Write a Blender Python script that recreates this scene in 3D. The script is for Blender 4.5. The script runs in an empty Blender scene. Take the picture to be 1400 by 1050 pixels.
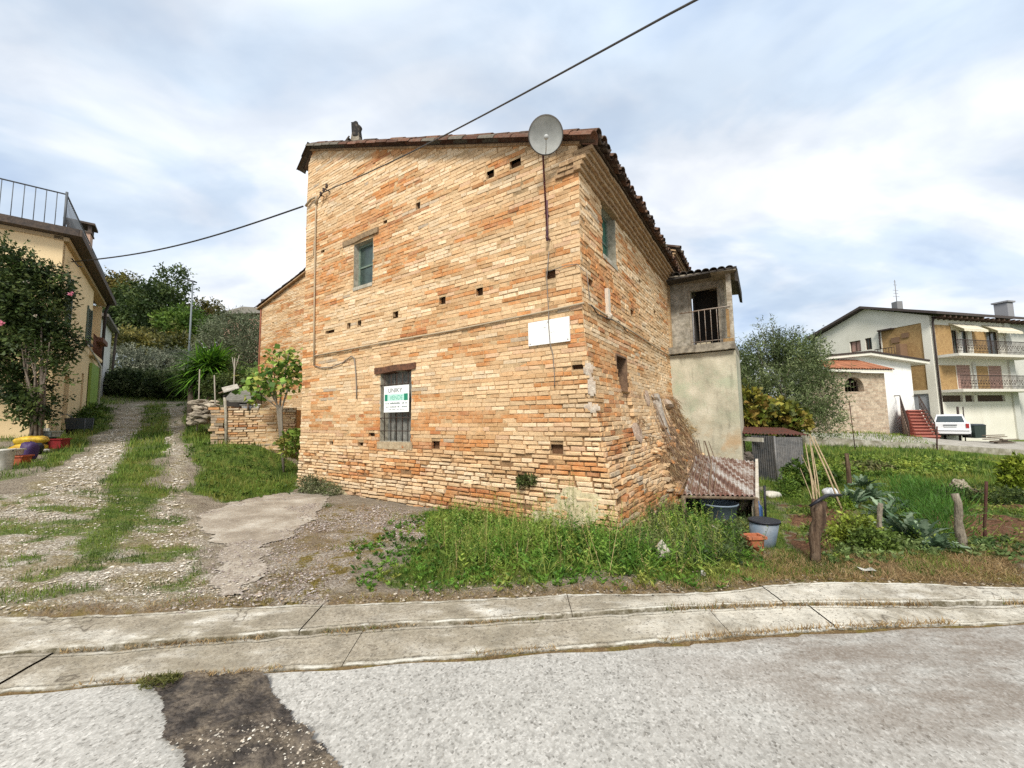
import bpy, math, random
import numpy as np
from mathutils import Vector, Matrix
random.seed(7); RNG = np.random.default_rng(11)
scene = bpy.context.scene; COL = scene.collection
def A(*v): return np.array(v, float)
# ------------------------------------------------------------------ camera geometry (used to read real positions off the site)
FPX = 530.; PITCH = math.atan(45/530); ROLL = -0.0173; EYE = A(0, 0, 1.6)
_f = A(0, math.cos(PITCH), math.sin(PITCH)); _r0 = A(1, 0, 0); _u0 = A(0, -math.sin(PITCH), math.cos(PITCH))
_r = math.cos(ROLL)*_r0 + math.sin(ROLL)*_u0; _u = -math.sin(ROLL)*_r0 + math.cos(ROLL)*_u0
def ray(px, py): return _f*FPX + _r*(px-700) + _u*(525-py)
def atY(px, py, Y): d = ray(px, py); return EYE + d*(Y/d[1])
def atZ(px, py, Z): d = ray(px, py); return EYE + d*((Z-1.6)/d[2])
def onplane(px, py, p0, n): d = ray(px, py); return EYE + d*(((p0-EYE)@n)/(d@n))
TH = math.radians(32.9)
D1 = A(-math.cos(TH), math.sin(TH), 0); D2 = A(math.sin(TH), math.cos(TH), 0); UP = A(0, 0, 1)
N1 = -D2; N2 = -D1
CN = A(1.06, 5.6, 0)                                   # near corner of the brick house
def W(s, z, o=0): return CN + D1*s + N1*o + UP*z       # a point on the front wall
def S(s, z, o=0): return CN + D2*s + N2*o + UP*z       # a point on the side wall
def fpx(px, py): q = onplane(px, py, CN, N1)-CN; return float(q@D1), float(q[2])
def spx(px, py): q = onplane(px, py, CN, N2)-CN; return float(q@D2), float(q[2])
# ------------------------------------------------------------------ noise
def _h(ix, iy, seed):
    n = (ix.astype(np.int64)*374761393 + iy.astype(np.int64)*668265263 + seed*1274126177) & 0x7fffffff
    n = ((n ^ (n >> 13))*1274126177) & 0x7fffffff
    return ((n ^ (n >> 16)) & 0xffff)/65535.
def vn(x, y, seed=0):
    x = np.asarray(x, float); y = np.asarray(y, float)
    ix = np.floor(x); iy = np.floor(y); fx = x-ix; fy = y-iy
    fx = fx*fx*(3-2*fx); fy = fy*fy*(3-2*fy)
    a = _h(ix, iy, seed); b = _h(ix+1, iy, seed); c = _h(ix, iy+1, seed); d = _h(ix+1, iy+1, seed)
    return (a*(1-fx)+b*fx)*(1-fy)+(c*(1-fx)+d*fx)*fy
def fbm(x, y, seed=0, o=4):
    t = 0; a = .5; s = 0
    for k in range(o): t = t+a*vn(np.asarray(x)*2**k, np.asarray(y)*2**k, seed+k*17); s += a; a *= .5
    return t/s
def sstep(a, b, x): t = np.clip((x-a)/(b-a), 0, 1); return t*t*(3-2*t)
# ------------------------------------------------------------------ materials
def srgb(r, g, b): return tuple(((c/255)/12.92 if c/255 < .04045 else ((c/255+.055)/1.055)**2.4) for c in (r, g, b))
class NT:
    def __init__(s, name):
        m = bpy.data.materials.new(name); m.use_nodes = True; s.m = m; s.t = m.node_tree; s.n = s.t.nodes; s.l = s.t.links
        s.n.clear(); s.out = s.n.new('ShaderNodeOutputMaterial'); s.b = s.n.new('ShaderNodeBsdfPrincipled'); s.l.new(s.b.outputs[0], s.out.inputs[0])
        s.pos = s.n.new('ShaderNodeNewGeometry').outputs['Position']
    def link(s, a, b): s.l.new(a, b)
    def put(s, v, inp):
        if isinstance(v, (int, float)): inp.default_value = v
        elif isinstance(v, tuple): inp.default_value = (*v, 1) if len(v) == 3 and inp.type == 'RGBA' else v
        else: s.l.new(v, inp)
    def noise(s, scale, detail=4, rough=.55, vec=None, out=0, dist=0.):
        n = s.n.new('ShaderNodeTexNoise'); n.inputs['Scale'].default_value = scale; n.inputs['Detail'].default_value = detail; n.inputs['Roughness'].default_value = rough; n.inputs['Distortion'].default_value = dist
        s.l.new(vec or s.pos, n.inputs['Vector']); return n.outputs[out]
    def vor(s, scale, out='Distance', feat='F1', vec=None):
        n = s.n.new('ShaderNodeTexVoronoi'); n.feature = feat; n.inputs['Scale'].default_value = scale; s.l.new(vec or s.pos, n.inputs['Vector']); return n.outputs[out]
    def ramp(s, v, *st):
        n = s.n.new('ShaderNodeValToRGB'); e = n.color_ramp.elements
        while len(e) < len(st): e.new(.5)
        for k, (p, c) in enumerate(st): e[k].position = p; e[k].color = (*c, 1) if isinstance(c, tuple) else (c, c, c, 1)
        s.put(v, n.inputs[0]); return n.outputs[0]
    def mix(s, f, a, b, mode='MIX'):
        n = s.n.new('ShaderNodeMix'); n.data_type = 'RGBA'; n.blend_type = mode
        s.put(f, n.inputs[0]); s.put(a, n.inputs[6]); s.put(b, n.inputs[7]); return n.outputs[2]
    def math(s, op, a, b=0., c=0.):
        n = s.n.new('ShaderNodeMath'); n.operation = op; s.put(a, n.inputs[0]); s.put(b, n.inputs[1]); s.put(c, n.inputs[2]); return n.outputs[0]
    def attr(s, name, fac=False):
        n = s.n.new('ShaderNodeAttribute'); n.attribute_name = name; return n.outputs['Fac' if fac else 'Color']
    def mapv(s, sc):
        n = s.n.new('ShaderNodeMapping'); n.inputs['Scale'].default_value = sc; s.l.new(s.pos, n.inputs[0]); return n.outputs[0]
    def sepz(s):
        n = s.n.new('ShaderNodeSeparateXYZ'); s.l.new(s.pos, n.inputs[0]); return n.outputs[2]
    def bump(s, h, st=.5, d=.01):
        n = s.n.new('ShaderNodeBump'); n.inputs['Strength'].default_value = st; n.inputs['Distance'].default_value = d; s.put(h, n.inputs['Height']); s.l.new(n.outputs[0], s.b.inputs['Normal'])
    def fin(s, base, rough=.85, spec=.3, metal=0.):
        s.put(base, s.b.inputs['Base Color']); s.put(rough, s.b.inputs['Roughness']); s.b.inputs['Specular IOR Level'].default_value = spec; s.b.inputs['Metallic'].default_value = metal; return s.m
def simple(name, c, var=.25, sc=8., rough=.8, bump=.2, c2=None, spec=.3, metal=0., attr=False, bs=60., f0=.35, f1=.65):
    t = NT(name); n = t.noise(sc, 6, .6); base = t.attr('Col') if attr else c
    if c2: base = t.mix(t.ramp(n, (f0, 0.), (f1, 1.)), base, c2)
    base = t.mix(1., base, t.ramp(t.noise(sc*3.1, 5, .65), (.25, 1-var), (.75, 1+var*.6)), 'MULTIPLY')
    if bump: t.bump(t.noise(bs, 4, .6), bump, .01)
    return t.fin(base, rough, spec, metal)
def leafmat(name, rough=.6, trans=.25):
    t = NT(name); c = t.mix(1., t.attr('Col'), (1.32, 1.3, 1.15), 'MULTIPLY'); m = t.fin(c, rough, .25)
    tr = t.n.new('ShaderNodeBsdfTranslucent'); t.put(c, tr.inputs[0]); mx = t.n.new('ShaderNodeMixShader'); mx.inputs[0].default_value = trans
    t.link(t.b.outputs[0], mx.inputs[1]); t.link(tr.outputs[0], mx.inputs[2]); t.link(mx.outputs[0], t.out.inputs[0]); return m
# ------------------------------------------------------------------ object helpers
ROOT = {}
def props(o, label=None, cat=None, group=None, kind=None):
    if label: o['label'] = label
    if cat: o['category'] = cat
    if group: o['group'] = group
    if kind: o['kind'] = kind
    return o
def thing(name, label, cat, loc=(0, 0, 0), group=None):
    o = bpy.data.objects.new(name, None); COL.objects.link(o); o.location = tuple(loc); o.empty_display_size = .2
    ROOT[o.name] = A(*loc); return props(o, label, cat, group)
def link_mesh(name, me, mat, parent):
    o = bpy.data.objects.new(name, me); COL.objects.link(o)
    for m in (mat if isinstance(mat, (list, tuple)) else [mat]): me.materials.append(m)
    if parent is not None: o.parent = parent
    return o
def nmesh(name, V, F, mat, parent=None, cols=None, loc=None, smooth=False):
    """one mesh object from numpy vertices, equal-sized faces and optional per-vertex colours"""
    V = np.asarray(V, float).reshape(-1, 3); F = np.asarray(F, np.int64)
    L = A(*loc) if loc is not None else (ROOT[parent.name] if parent is not None else A(0, 0, 0))
    me = bpy.data.meshes.new(name); k = F.shape[1]; me.vertices.add(len(V)); me.vertices.foreach_set('co', (V-L).ravel())
    me.loops.add(F.size); me.loops.foreach_set('vertex_index', F.ravel().astype(np.int32)); me.polygons.add(len(F))
    me.polygons.foreach_set('loop_start', np.arange(0, F.size, k, dtype=np.int32))
    me.update(calc_edges=True)
    if cols is not None:
        a = me.color_attributes.new('Col', 'FLOAT_COLOR', 'POINT'); c = np.ones((len(V), 4)); c[:, :3] = cols; a.data.foreach_set('color', c.ravel())
    if smooth: me.polygons.foreach_set('use_smooth', np.ones(len(F), bool))
    me.validate(); o = link_mesh(name, me, mat, parent)
    if parent is None: o.location = tuple(L)
    ROOT[o.name] = L; return o
class MB:
    def __init__(s): s.v = []; s.f = []; s.c = []; s.m = []; s.col = (1, 1, 1); s.mi = 0; s.sm = []
    def add(s, vs, fs, smooth=False):
        b = len(s.v); s.v += [tuple(map(float, p)) for p in vs]; s.f += [tuple(b+i for i in f) for f in fs]; s.c += [s.col]*len(vs); s.m += [s.mi]*len(fs); s.sm += [smooth]*len(fs); return s
    def hexa(s, p):      # p: 4 bottom (ccw) + 4 top
        return s.add(p, [(3, 2, 1, 0), (4, 5, 6, 7), (0, 1, 5, 4), (1, 2, 6, 5), (2, 3, 7, 6), (3, 0, 4, 7)])
    def box(s, c, sx, sy, sz, ax=None):   # centre, full sizes, axes
        x, y, z = ax if ax else (A(1, 0, 0), A(0, 1, 0), A(0, 0, 1)); c = A(*c); x = x*sx/2; y = y*sy/2; z = z*sz/2
        return s.hexa([c-x-y-z, c+x-y-z, c+x+y-z, c-x+y-z, c-x-y+z, c+x-y+z, c+x+y+z, c-x+y+z])
    def span(s, fn, s0, s1, z0, z1, o0, o1):   # a box in a wall's (s, z, o) frame
        return s.hexa([fn(s0, z0, o0), fn(s1, z0, o0), fn(s1, z0, o1), fn(s0, z0, o1), fn(s0, z1, o0), fn(s1, z1, o0), fn(s1, z1, o1), fn(s0, z1, o1)])
    def quad(s, *p): return s.add(p, [tuple(range(len(p)))])
    def tube(s, pts, r, n=8, cap=True):
        pts = [A(*p) for p in pts]; rs = r if isinstance(r, (list, tuple)) else [r]*len(pts); vs = []; fs = []; prev = None
        for i, p in enumerate(pts):
            d = (pts[min(i+1, len(pts)-1)]-pts[max(i-1, 0)]); d = d/(np.linalg.norm(d)+1e-9)
            if prev is None: h = A(0, 0, 1) if abs(d[2]) < .9 else A(1, 0, 0)
            else: h = prev
            a = np.cross(d, h); a /= np.linalg.norm(a)+1e-9; b = np.cross(a, d); prev = b
            for k in range(n): t = 2*math.pi*k/n; vs.append(p+rs[i]*(math.cos(t)*a+math.sin(t)*b))
        for i in range(len(pts)-1):
            for k in range(n): fs.append((i*n+k, i*n+(k+1) % n, (i+1)*n+(k+1) % n, (i+1)*n+k))
        if cap: fs += [tuple(range(n-1, -1, -1)), tuple((len(pts)-1)*n+k for k in range(n))]
        return s.add(vs, fs, True)
    def lathe(s, c, prof, n=20, ax=None, cap=True):
        c = A(*c); x, y, z = ax if ax else (A(1, 0, 0), A(0, 1, 0), A(0, 0, 1)); vs = []; fs = []
        for (r, h) in prof:
            for k in range(n): t = 2*math.pi*k/n; vs.append(c+x*r*math.cos(t)+y*r*math.sin(t)+z*h)
        for i in range(len(prof)-1):
            for k in range(n): fs.append((i*n+k, i*n+(k+1) % n, (i+1)*n+(k+1) % n, (i+1)*n+k))
        if cap: fs += [tuple(range(n-1, -1, -1)), tuple((len(prof)-1)*n+k for k in range(n))]
        return s.add(vs, fs, True)
    def rock(s, c, r, seed=0, sq=(1, 1, 1), rough=.25):
        t = (1+5**.5)/2; v = [A(*p) for p in [(-1, t, 0), (1, t, 0), (-1, -t, 0), (1, -t, 0), (0, -1, t), (0, 1, t), (0, -1, -t), (0, 1, -t), (t, 0, -1), (t, 0, 1), (-t, 0, -1), (-t, 0, 1)]]
        f = [(0, 11, 5), (0, 5, 1), (0, 1, 7), (0, 7, 10), (0, 10, 11), (1, 5, 9), (5, 11, 4), (11, 10, 2), (10, 7, 6), (7, 1, 8), (3, 9, 4), (3, 4, 2), (3, 2, 6), (3, 6, 8), (3, 8, 9), (4, 9, 5), (2, 4, 11), (6, 2, 10), (8, 6, 7), (9, 8, 1)]
        cache = {}; v = [p/np.linalg.norm(p) for p in v]
        def mid(a, b):
            k = (min(a, b), max(a, b))
            if k not in cache: p = v[a]+v[b]; v.append(p/np.linalg.norm(p)); cache[k] = len(v)-1
            return cache[k]
        nf = []
        for a, b, c_ in f: x, y, z = mid(a, b), mid(b, c_), mid(c_, a); nf += [(a, x, z), (b, y, x), (c_, z, y), (x, y, z)]
        rr = random.Random(seed); ph = [rr.uniform(0, 6) for _ in range(6)]
        out = []
        for p in v:
            k = 1+rough*(math.sin(2.3*p[0]+ph[0])*math.sin(2.7*p[1]+ph[1])+.6*math.sin(4*p[2]+ph[2]+3*p[0])+rr.uniform(-.3, .3)*.6)
            out.append(A(*c)+p*k*r*A(*sq))
        return s.add(out, nf, False)
    def build(s, name, mat, parent=None, loc=None):
        L = A(*loc) if loc is not None else (ROOT[parent.name] if parent is not None else A(0, 0, 0))
        me = bpy.data.meshes.new(name); me.from_pydata([tuple(np.array(p)-L) for p in s.v], [], s.f); me.update()
        a = me.color_attributes.new('Col', 'FLOAT_COLOR', 'POINT'); c = np.ones((len(s.v), 4)); c[:, :3] = np.array(s.c).reshape(-1, 3); a.data.foreach_set('color', c.ravel())
        me.polygons.foreach_set('material_index', np.array(s.m, np.int32)); me.polygons.foreach_set('use_smooth', np.array(s.sm, bool))
        o = link_mesh(name, me, mat, parent)
        if parent is None: o.location = tuple(L)
        ROOT[o.name] = L; return o
def children(o): return [c for c in list(bpy.data.objects) if c.parent == o]
def copy_tree(o, parent=None):
    c = o.copy(); COL.objects.link(c); c.parent = parent; ROOT[c.name] = ROOT.get(o.name, A(0, 0, 0))
    for ch in children(o): copy_tree(ch, c)
    return c
def text_part(name, body, mat, parent, origin, xd, yd, size, width=None, loc=None):
    cu = bpy.data.curves.new(name, 'FONT'); cu.body = body; cu.size = size; cu.resolution_u = 3
    ob = bpy.data.objects.new(name+'_src', cu); COL.objects.link(ob); bpy.context.view_layer.update()
    me = bpy.data.meshes.new_from_object(ob.evaluated_get(bpy.context.evaluated_depsgraph_get())); bpy.data.objects.remove(ob); bpy.data.curves.remove(cu)
    co = np.zeros(len(me.vertices)*3); me.vertices.foreach_get('co', co); co = co.reshape(-1, 3)
    k = width/(co[:, 0].max()-co[:, 0].min()) if width else 1.
    co[:, 0] = (co[:, 0]-co[:, 0].min())*k
    L = ROOT[parent.name]; P = A(*origin)+co[:, :1]*xd+co[:, 1:2]*yd-L
    me.vertices.foreach_set('co', P.ravel()); me.name = name; me.materials.clear()
    o = link_mesh(name, me, mat, parent); ROOT[o.name] = L; return o
# ------------------------------------------------------------------ foliage helpers
def unit(n): v = RNG.normal(size=(n, 3)); return v/np.linalg.norm(v, axis=1)[:, None]
def leaf_quads(P, D, size, aspect=.45, fold=.15, up=None):
    """pointed leaves: base at P, along D"""
    n = len(P); D = D/np.linalg.norm(D, axis=1)[:, None]; h = unit(n) if up is None else up
    sd = np.cross(D, h); sd /= np.linalg.norm(sd, axis=1)[:, None]+1e-9; nm = np.cross(sd, D)
    size = np.asarray(size).reshape(-1, 1)*np.ones((n, 1))
    a = P; b = P+D*size*.45+sd*size*aspect*.5+nm*size*fold; c = P+D*size; d = P+D*size*.45-sd*size*aspect*.5+nm*size*fold
    V = np.stack([a, b, c, d], 1).reshape(-1, 3); F = np.arange(n*4).reshape(-1, 4); return V, F
def blob_points(blobs, n, shell=.55, drop=.0, seed=3):
    """points in a union of ellipsoids (cx,cy,cz,rx,ry,rz), denser toward the outside, with noise gaps"""
    B = np.array(blobs, float); w = (B[:, 3]*B[:, 4]*B[:, 5])**.67; idx = RNG.choice(len(B), n, p=w/w.sum())
    u = unit(n); r = (shell+(1-shell)*RNG.random(n)**.7); r *= 1+.12*RNG.normal(size=n)
    P = B[idx, :3]+u*B[idx, 3:]*r[:, None]
    if drop: k = fbm(P[:, 0]*1.6+P[:, 2], P[:, 1]*1.6+P[:, 2]*1.3, seed, 3); q = k > drop; P = P[q]; u = u[q]
    return P, u
def clump_cols(P, pal, seed=5, sc=2.2, jit=.25):
    pal = np.array(pal, float); t = fbm(P[:, 0]*sc+P[:, 2]*sc*.7, P[:, 1]*sc+P[:, 2]*sc, seed, 3); t = np.clip((t-.25)/.5+RNG.normal(size=len(P))*.18, 0, .999)*(len(pal)-1)
    i = t.astype(int); f = (t-i)[:, None]; c = pal[i]*(1-f)+pal[np.minimum(i+1, len(pal)-1)]*f
    return c*(1+jit*(RNG.random((len(P), 1))*2-1))
def sprays(P, D, per, ls, spread, pal, aspect, seed=5, sc=2.2):
    """each point becomes a twig of several leaves"""
    n = len(P); k = np.repeat(np.arange(n), per); t = np.tile(np.arange(per)/per, n)[:, None]
    Q = P[k]+D[k]*spread*t+RNG.normal(size=(n*per, 3))*spread*.12; d = D[k]*.6+unit(n*per)*.8
    c = clump_cols(P, pal, seed, sc)[k]*(1+.2*(RNG.random((n*per, 1))*2-1))
    V, F = leaf_quads(Q, d, ls*(.6+.8*RNG.random(n*per)), aspect); return V, F, np.repeat(c, 4, 0)
def limb(m, p, d, L, r, depth, rnd, tips, gn=.9):
    pts = [A(*p)]; rs = [r]; d = A(*d); n = 4
    for i in range(n):
        d = d+A(rnd.gauss(0, .12), rnd.gauss(0, .12), rnd.gauss(0, .06)+.03); d /= np.linalg.norm(d); pts.append(pts[-1]+d*L/n); rs.append(r*(1-.45*(i+1)/n))
    m.tube(pts, rs, 7 if r > .03 else 5)
    if depth == 0: tips.append(pts[-1]); return
    for k in range(rnd.choice((2, 3))):
        a = rnd.uniform(0, 6.28); e = d*rnd.uniform(.6, 1)+A(math.cos(a), math.sin(a), rnd.uniform(-.1, .6))*gn*.7; e /= np.linalg.norm(e)
        limb(m, pts[-1], e, L*rnd.uniform(.6, .85), rs[-1]*.8, depth-1, rnd, tips, gn)
# ------------------------------------------------------------------ render, world, sun, camera
scene.render.engine = 'CYCLES'; scene.cycles.use_denoising = False; scene.cycles.max_bounces = 6; scene.cycles.transparent_max_bounces = 4
try: scene.cycles.denoiser = 'OPENIMAGEDENOISE'; scene.cycles.denoising_prefilter = 'ACCURATE'
except Exception: pass
scene.view_settings.view_transform = 'Standard'; scene.view_settings.look = 'None'; scene.view_settings.exposure = 0; scene.view_settings.gamma = 1
SUN_EL = math.radians(44); SUN_DIR = A(-.16, -.95, 0); SUN_DIR /= np.linalg.norm(SUN_DIR)
wd = bpy.data.worlds.new('World'); scene.world = wd; wd.use_nodes = True; nt = wd.node_tree; nt.nodes.clear()
N = nt.nodes.new; Lk = nt.links.new
bg = N('ShaderNodeBackground'); wo = N('ShaderNodeOutputWorld'); Lk(bg.outputs[0], wo.inputs[0]); bg.inputs[1].default_value = .103
sky = N('ShaderNodeTexSky'); sky.sky_type = 'NISHITA'; sky.sun_disc = False; sky.sun_elevation = SUN_EL
sky.sun_rotation = math.atan2(SUN_DIR[0], SUN_DIR[1]); sky.air_density = 1.0; sky.dust_density = .6; sky.ozone_density = 1.5
tc = N('ShaderNodeTexCoord'); sep = N('ShaderNodeSeparateXYZ'); Lk(tc.outputs['Generated'], sep.inputs[0])
def wm(op, a, b=0.):
    n = N('ShaderNodeMath'); n.operation = op
    for i, v in enumerate((a, b)):
        if isinstance(v, (int, float)): n.inputs[i].default_value = v
        else: Lk(v, n.inputs[i])
    return n.outputs[0]
zz = wm('ADD', wm('MAXIMUM', sep.outputs[2], 0.), .28)          # clouds lie on a layer overhead: project the direction onto it
cv = N('ShaderNodeCombineXYZ'); Lk(wm('DIVIDE', sep.outputs[0], zz), cv.inputs[0]); Lk(wm('DIVIDE', sep.outputs[1], zz), cv.inputs[1])
def wn(scale, det, ro, off, dist=0.):
    mp = N('ShaderNodeMapping'); mp.inputs['Location'].default_value = off; mp.inputs['Rotation'].default_value = (0, 0, -.5); mp.inputs['Scale'].default_value = (1, 1.5, 1); Lk(cv.outputs[0], mp.inputs[0])
    n = N('ShaderNodeTexNoise'); n.inputs['Scale'].default_value = scale; n.inputs['Detail'].default_value = det; n.inputs['Roughness'].default_value = ro; n.inputs['Distortion'].default_value = dist; Lk(mp.outputs[0], n.inputs['Vector']); return n.outputs[0]
def wr(v, *st):
    n = N('ShaderNodeValToRGB'); e = n.color_ramp.elements; n.color_ramp.interpolation = 'EASE'
    while len(e) < len(st): e.new(.5)
    for k, (p, c) in enumerate(st): e[k].position = p; e[k].color = (*c, 1)
    Lk(v, n.inputs[0]); return n.outputs[0]
def wmix(f, a, b, mode='MIX'):
    n = N('ShaderNodeMix'); n.data_type = 'RGBA'; n.blend_type = mode
    for v, i in ((f, 0), (a, 6), (b, 7)):
        if isinstance(v, (int, float)): n.inputs[i].default_value = v
        elif isinstance(v, tuple): n.inputs[i].default_value = (*v, 1)
        else: Lk(v, n.inputs[i])
    return n.outputs[2]
cl = wr(wn(1.05, 5, .52, (3.1, 1.7, 0), .5), (.28, (5.6, 7.0, 9.1)), (.40, (7.3, 8.5, 9.9)), (.50, (9.2, 9.8, 10.5)), (.60, (11.0, 11.3, 11.6)))
det = wr(wn(2.6, 6, .55, (7.3, 2.2, 0), .3), (.3, (.86, .88, .92)), (.66, (1.07, 1.06, 1.05)))
cl = wmix(1., cl, det, 'MULTIPLY')
cover = wr(wn(.9, 4, .5, (1.2, 9.4, 0)), (.36, (.78, .78, .78)), (.56, (1, 1, 1)))
Lk(wmix(cover, sky.outputs[0], cl), bg.inputs[0])
sl = bpy.data.lights.new('Sun', 'SUN'); sl.energy = 4.4; sl.angle = math.radians(17); sl.color = (1, .95, .86)
so = bpy.data.objects.new('Sun', sl); COL.objects.link(so)
so.rotation_euler = Vector((-SUN_DIR[0]*math.cos(SUN_EL), -SUN_DIR[1]*math.cos(SUN_EL), -math.sin(SUN_EL))).to_track_quat('-Z', 'Y').to_euler()
cd = bpy.data.cameras.new('Camera'); co_ = bpy.data.objects.new('Camera', cd); COL.objects.link(co_); scene.camera = co_
cd.sensor_width = 36; cd.lens = 36*FPX/1400; cd.clip_start = .05; cd.clip_end = 3000; co_.location = tuple(EYE)
co_.matrix_world = Matrix(((_r[0], _u[0], -_f[0], EYE[0]), (_r[1], _u[1], -_f[1], EYE[1]), (_r[2], _u[2], -_f[2], EYE[2]), (0, 0, 0, 1)))

# ------------------------------------------------------------------ terrain height
LOW = [(0, 950), (195, 933), (351, 921), (465, 913), (645, 900), (782, 888), (950, 878), (1043, 868), (1150, 861), (1400, 853)]
MID = [(0, 898), (254, 878), (390, 868), (500, 858), (684, 850), (864, 836), (1032, 827), (1114, 828), (1257, 827), (1400, 825)]
UPE = [(0, 841), (144, 841), (230, 835), (406, 826), (500, 823), (684, 816), (840, 808), (950, 811), (1071, 796), (1186, 794), (1400, 803)]
def curve(px, z): p = np.array([atZ(x, y, z) for x, y in px]); return p[:, :2]
LC, MC, UC = curve(LOW, .0), curve(MID, .03), curve(UPE, .06)
def cy(c, x):
    x = np.asarray(x, float); y = sum(np.interp(x+q, c[:, 0], c[:, 1]) for q in (-.5, -.35, -.2, -.1, 0, .1, .2, .35, .5))/9
    sl0 = (c[2, 1]-c[0, 1])/(c[2, 0]-c[0, 0]); sl1 = (c[-1, 1]-c[-3, 1])/(c[-1, 0]-c[-3, 0])*.3
    return np.where(x < c[0, 0], c[0, 1]+(x-c[0, 0])*sl0, np.where(x > c[-1, 0], c[-1, 1]+(x-c[-1, 0])*sl1, y))
ctrl = []
for x, y in UC: ctrl.append((x, y, .05))
for x in (-16, -10, -7, 8, 12, 18): ctrl.append((x, float(cy(UC, x)), .05))
for s in (0, 2, 4, 6, 7.4): p = W(s, -.02, .15); ctrl.append(tuple(p))
for s in (1, 3, 6, 9): p = S(s, -.03-.01*s, .4); ctrl.append(tuple(p))
for px, py, Y in [(200, 760, 4.5), (200, 700, 6), (190, 650, 8), (190, 622, 10), (200, 597, 13), (208, 576, 16), (210, 557, 19), (210, 546, 22),
                  (30, 645, 7.5), (0, 700, 5.5), (68, 597, 11.8), (92, 590, 13.6), (111, 562, 16), (130, 553, 18.2), (150, 545, 21), (270, 640, 9), (300, 622, 10), (330, 608, 11.2), (358, 606, 11.3), (400, 640, 11.3), (355, 660, 9.5), (300, 660, 8.6), (265, 560, 17), (270, 700, 6.5), (350, 740, 5.2),
                  (1150, 625, 14.5), (1380, 627, 13.5), (1130, 612, 18.6), (1230, 614, 18.6), (1380, 624, 18.6), (1200, 655, 10), (1380, 655, 10), (1060, 655, 10.5), (1030, 640, 12)]: ctrl.append(tuple(atY(px, py, Y)))
for px, py, z in [(1110, 762, .02), (1000, 740, .0), (1050, 690, -.05), (1200, 720, -.03), (1390, 720, -.03), (1390, 765, .02), (900, 770, .03)]: ctrl.append(tuple(atZ(px, py, z)))
for c in [(-14, 30, 5.2), (-6, 30, 5.0), (-22, 30, 5.4), (-14, 40, 8), (-5, 40, 7.5), (-25, 42, 8), (2, 30, 1.5), (10, 40, .0), (26, 26, -.4), (40, 28, -.6), (24, 22, -.1), (19, 21.6, .35), (40, 15, -.6), (30, 10, -.3), (60, 60, -2), (-60, 60, 9), (-60, 10, 3), (0, 100, 6), (100, 20, -2), (100, 100, -4), (-100, 100, 10), (-30, 3, 1.2), (-22, 8, 1.6), (-20, 12, 2.0)]: ctrl.append(c)
ctrl = np.array(ctrl)
def _phi(r2): return np.where(r2 > 1e-9, .5*r2*np.log(r2+1e-12), 0)
_n = len(ctrl); _K = np.zeros((_n+3, _n+3)); _d = ((ctrl[:, None, :2]-ctrl[None, :, :2])**2).sum(2); _K[:_n, :_n] = _phi(_d)+np.eye(_n)*.6
_K[:_n, _n] = 1; _K[:_n, _n+1:] = ctrl[:, :2]; _K[_n, :_n] = 1; _K[_n+1:, :_n] = ctrl[:, :2].T
_w = np.linalg.solve(_K, np.r_[ctrl[:, 2], 0, 0, 0])
def hgt(x, y):
    x = np.asarray(x, float); y = np.asarray(y, float); sh = x.shape; x = np.clip(x.ravel(), -110, 110); y = np.clip(y.ravel(), -10, 110); out = np.full(len(x), _w[_n])+_w[_n+1]*x+_w[_n+2]*y
    for k in range(0, len(x), 20000):
        sl_ = slice(k, k+20000); out[sl_] += _phi((x[sl_, None]-ctrl[None, :, 0])**2+(y[sl_, None]-ctrl[None, :, 1])**2)@_w[:_n]
    return out.reshape(sh)
def hz(x, y): return float(hgt(A(x), A(y))[0])
def G(px, py):
    """the point of the ground seen at a pixel of the photograph"""
    d = ray(px, py); d = d/d[1]; Y = np.arange(2.4, 60, .04); P = EYE+Y[:, None]*d; q = P[:, 2]-hgt(P[:, 0], P[:, 1]); i = int(np.argmax(q < 0)) if (q < 0).any() else len(Y)-1
    p = P[i].copy(); p[2] = hz(p[0], p[1]); return p
def on(x, y, dz=0.): return A(x, y, hz(x, y)+dz)

# ------------------------------------------------------------------ ground paint (grass, gravel, soil, litter) as real attributes of the sheet
def poly(px): return np.array([G(*p)[:2] for p in px])
def inside(P, x, y):
    r = np.zeros(x.shape, bool); n = len(P)
    for i in range(n):
        x0, y0 = P[i]; x1, y1 = P[(i+1) % n]
        if y0 == y1: continue
        c = ((y0 > y) != (y1 > y)) & (x < (x1-x0)*(y-y0)/(y1-y0)+x0); r ^= c
    return r
def soft(P, x, y, w=.25, seed=1, fr=1.1):
    """0..1 membership with a ragged edge: jittered copies averaged"""
    t = np.zeros(x.shape); dx = (fbm(x*fr, y*fr, seed)-.5)*w*3; dy = (fbm(x*fr+9, y*fr+4, seed+5)-.5)*w*3
    for a, b in ((0, 0), (w, 0), (-w, 0), (0, w), (0, -w)): t += inside(P, x+dx+a*.6, y+dy+b*.6)
    return t/5
P_TRL = poly([(-60, 700), (0, 690), (60, 655), (130, 603), (168, 565), (185, 550), (208, 549), (188, 595), (165, 640), (140, 680), (150, 760), (90, 838), (-60, 838)])
P_TRR = poly([(226, 549), (246, 549), (248, 600), (258, 660), (264, 700), (285, 832), (140, 836), (185, 760), (222, 690), (226, 640), (224, 590)])
P_FORE = poly([(-60, 690), (100, 665), (262, 690), (290, 835), (-60, 842)])
P_MIDG = poly([(200, 553), (228, 553), (230, 600), (230, 640), (226, 690), (205, 740), (150, 780), (118, 770), (132, 690), (158, 640), (184, 595)])
P_BANK = poly([(246, 555), (275, 575), (300, 600), (360, 612), (415, 640), (412, 668), (385, 680), (300, 690), (262, 668), (250, 600)])
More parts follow.
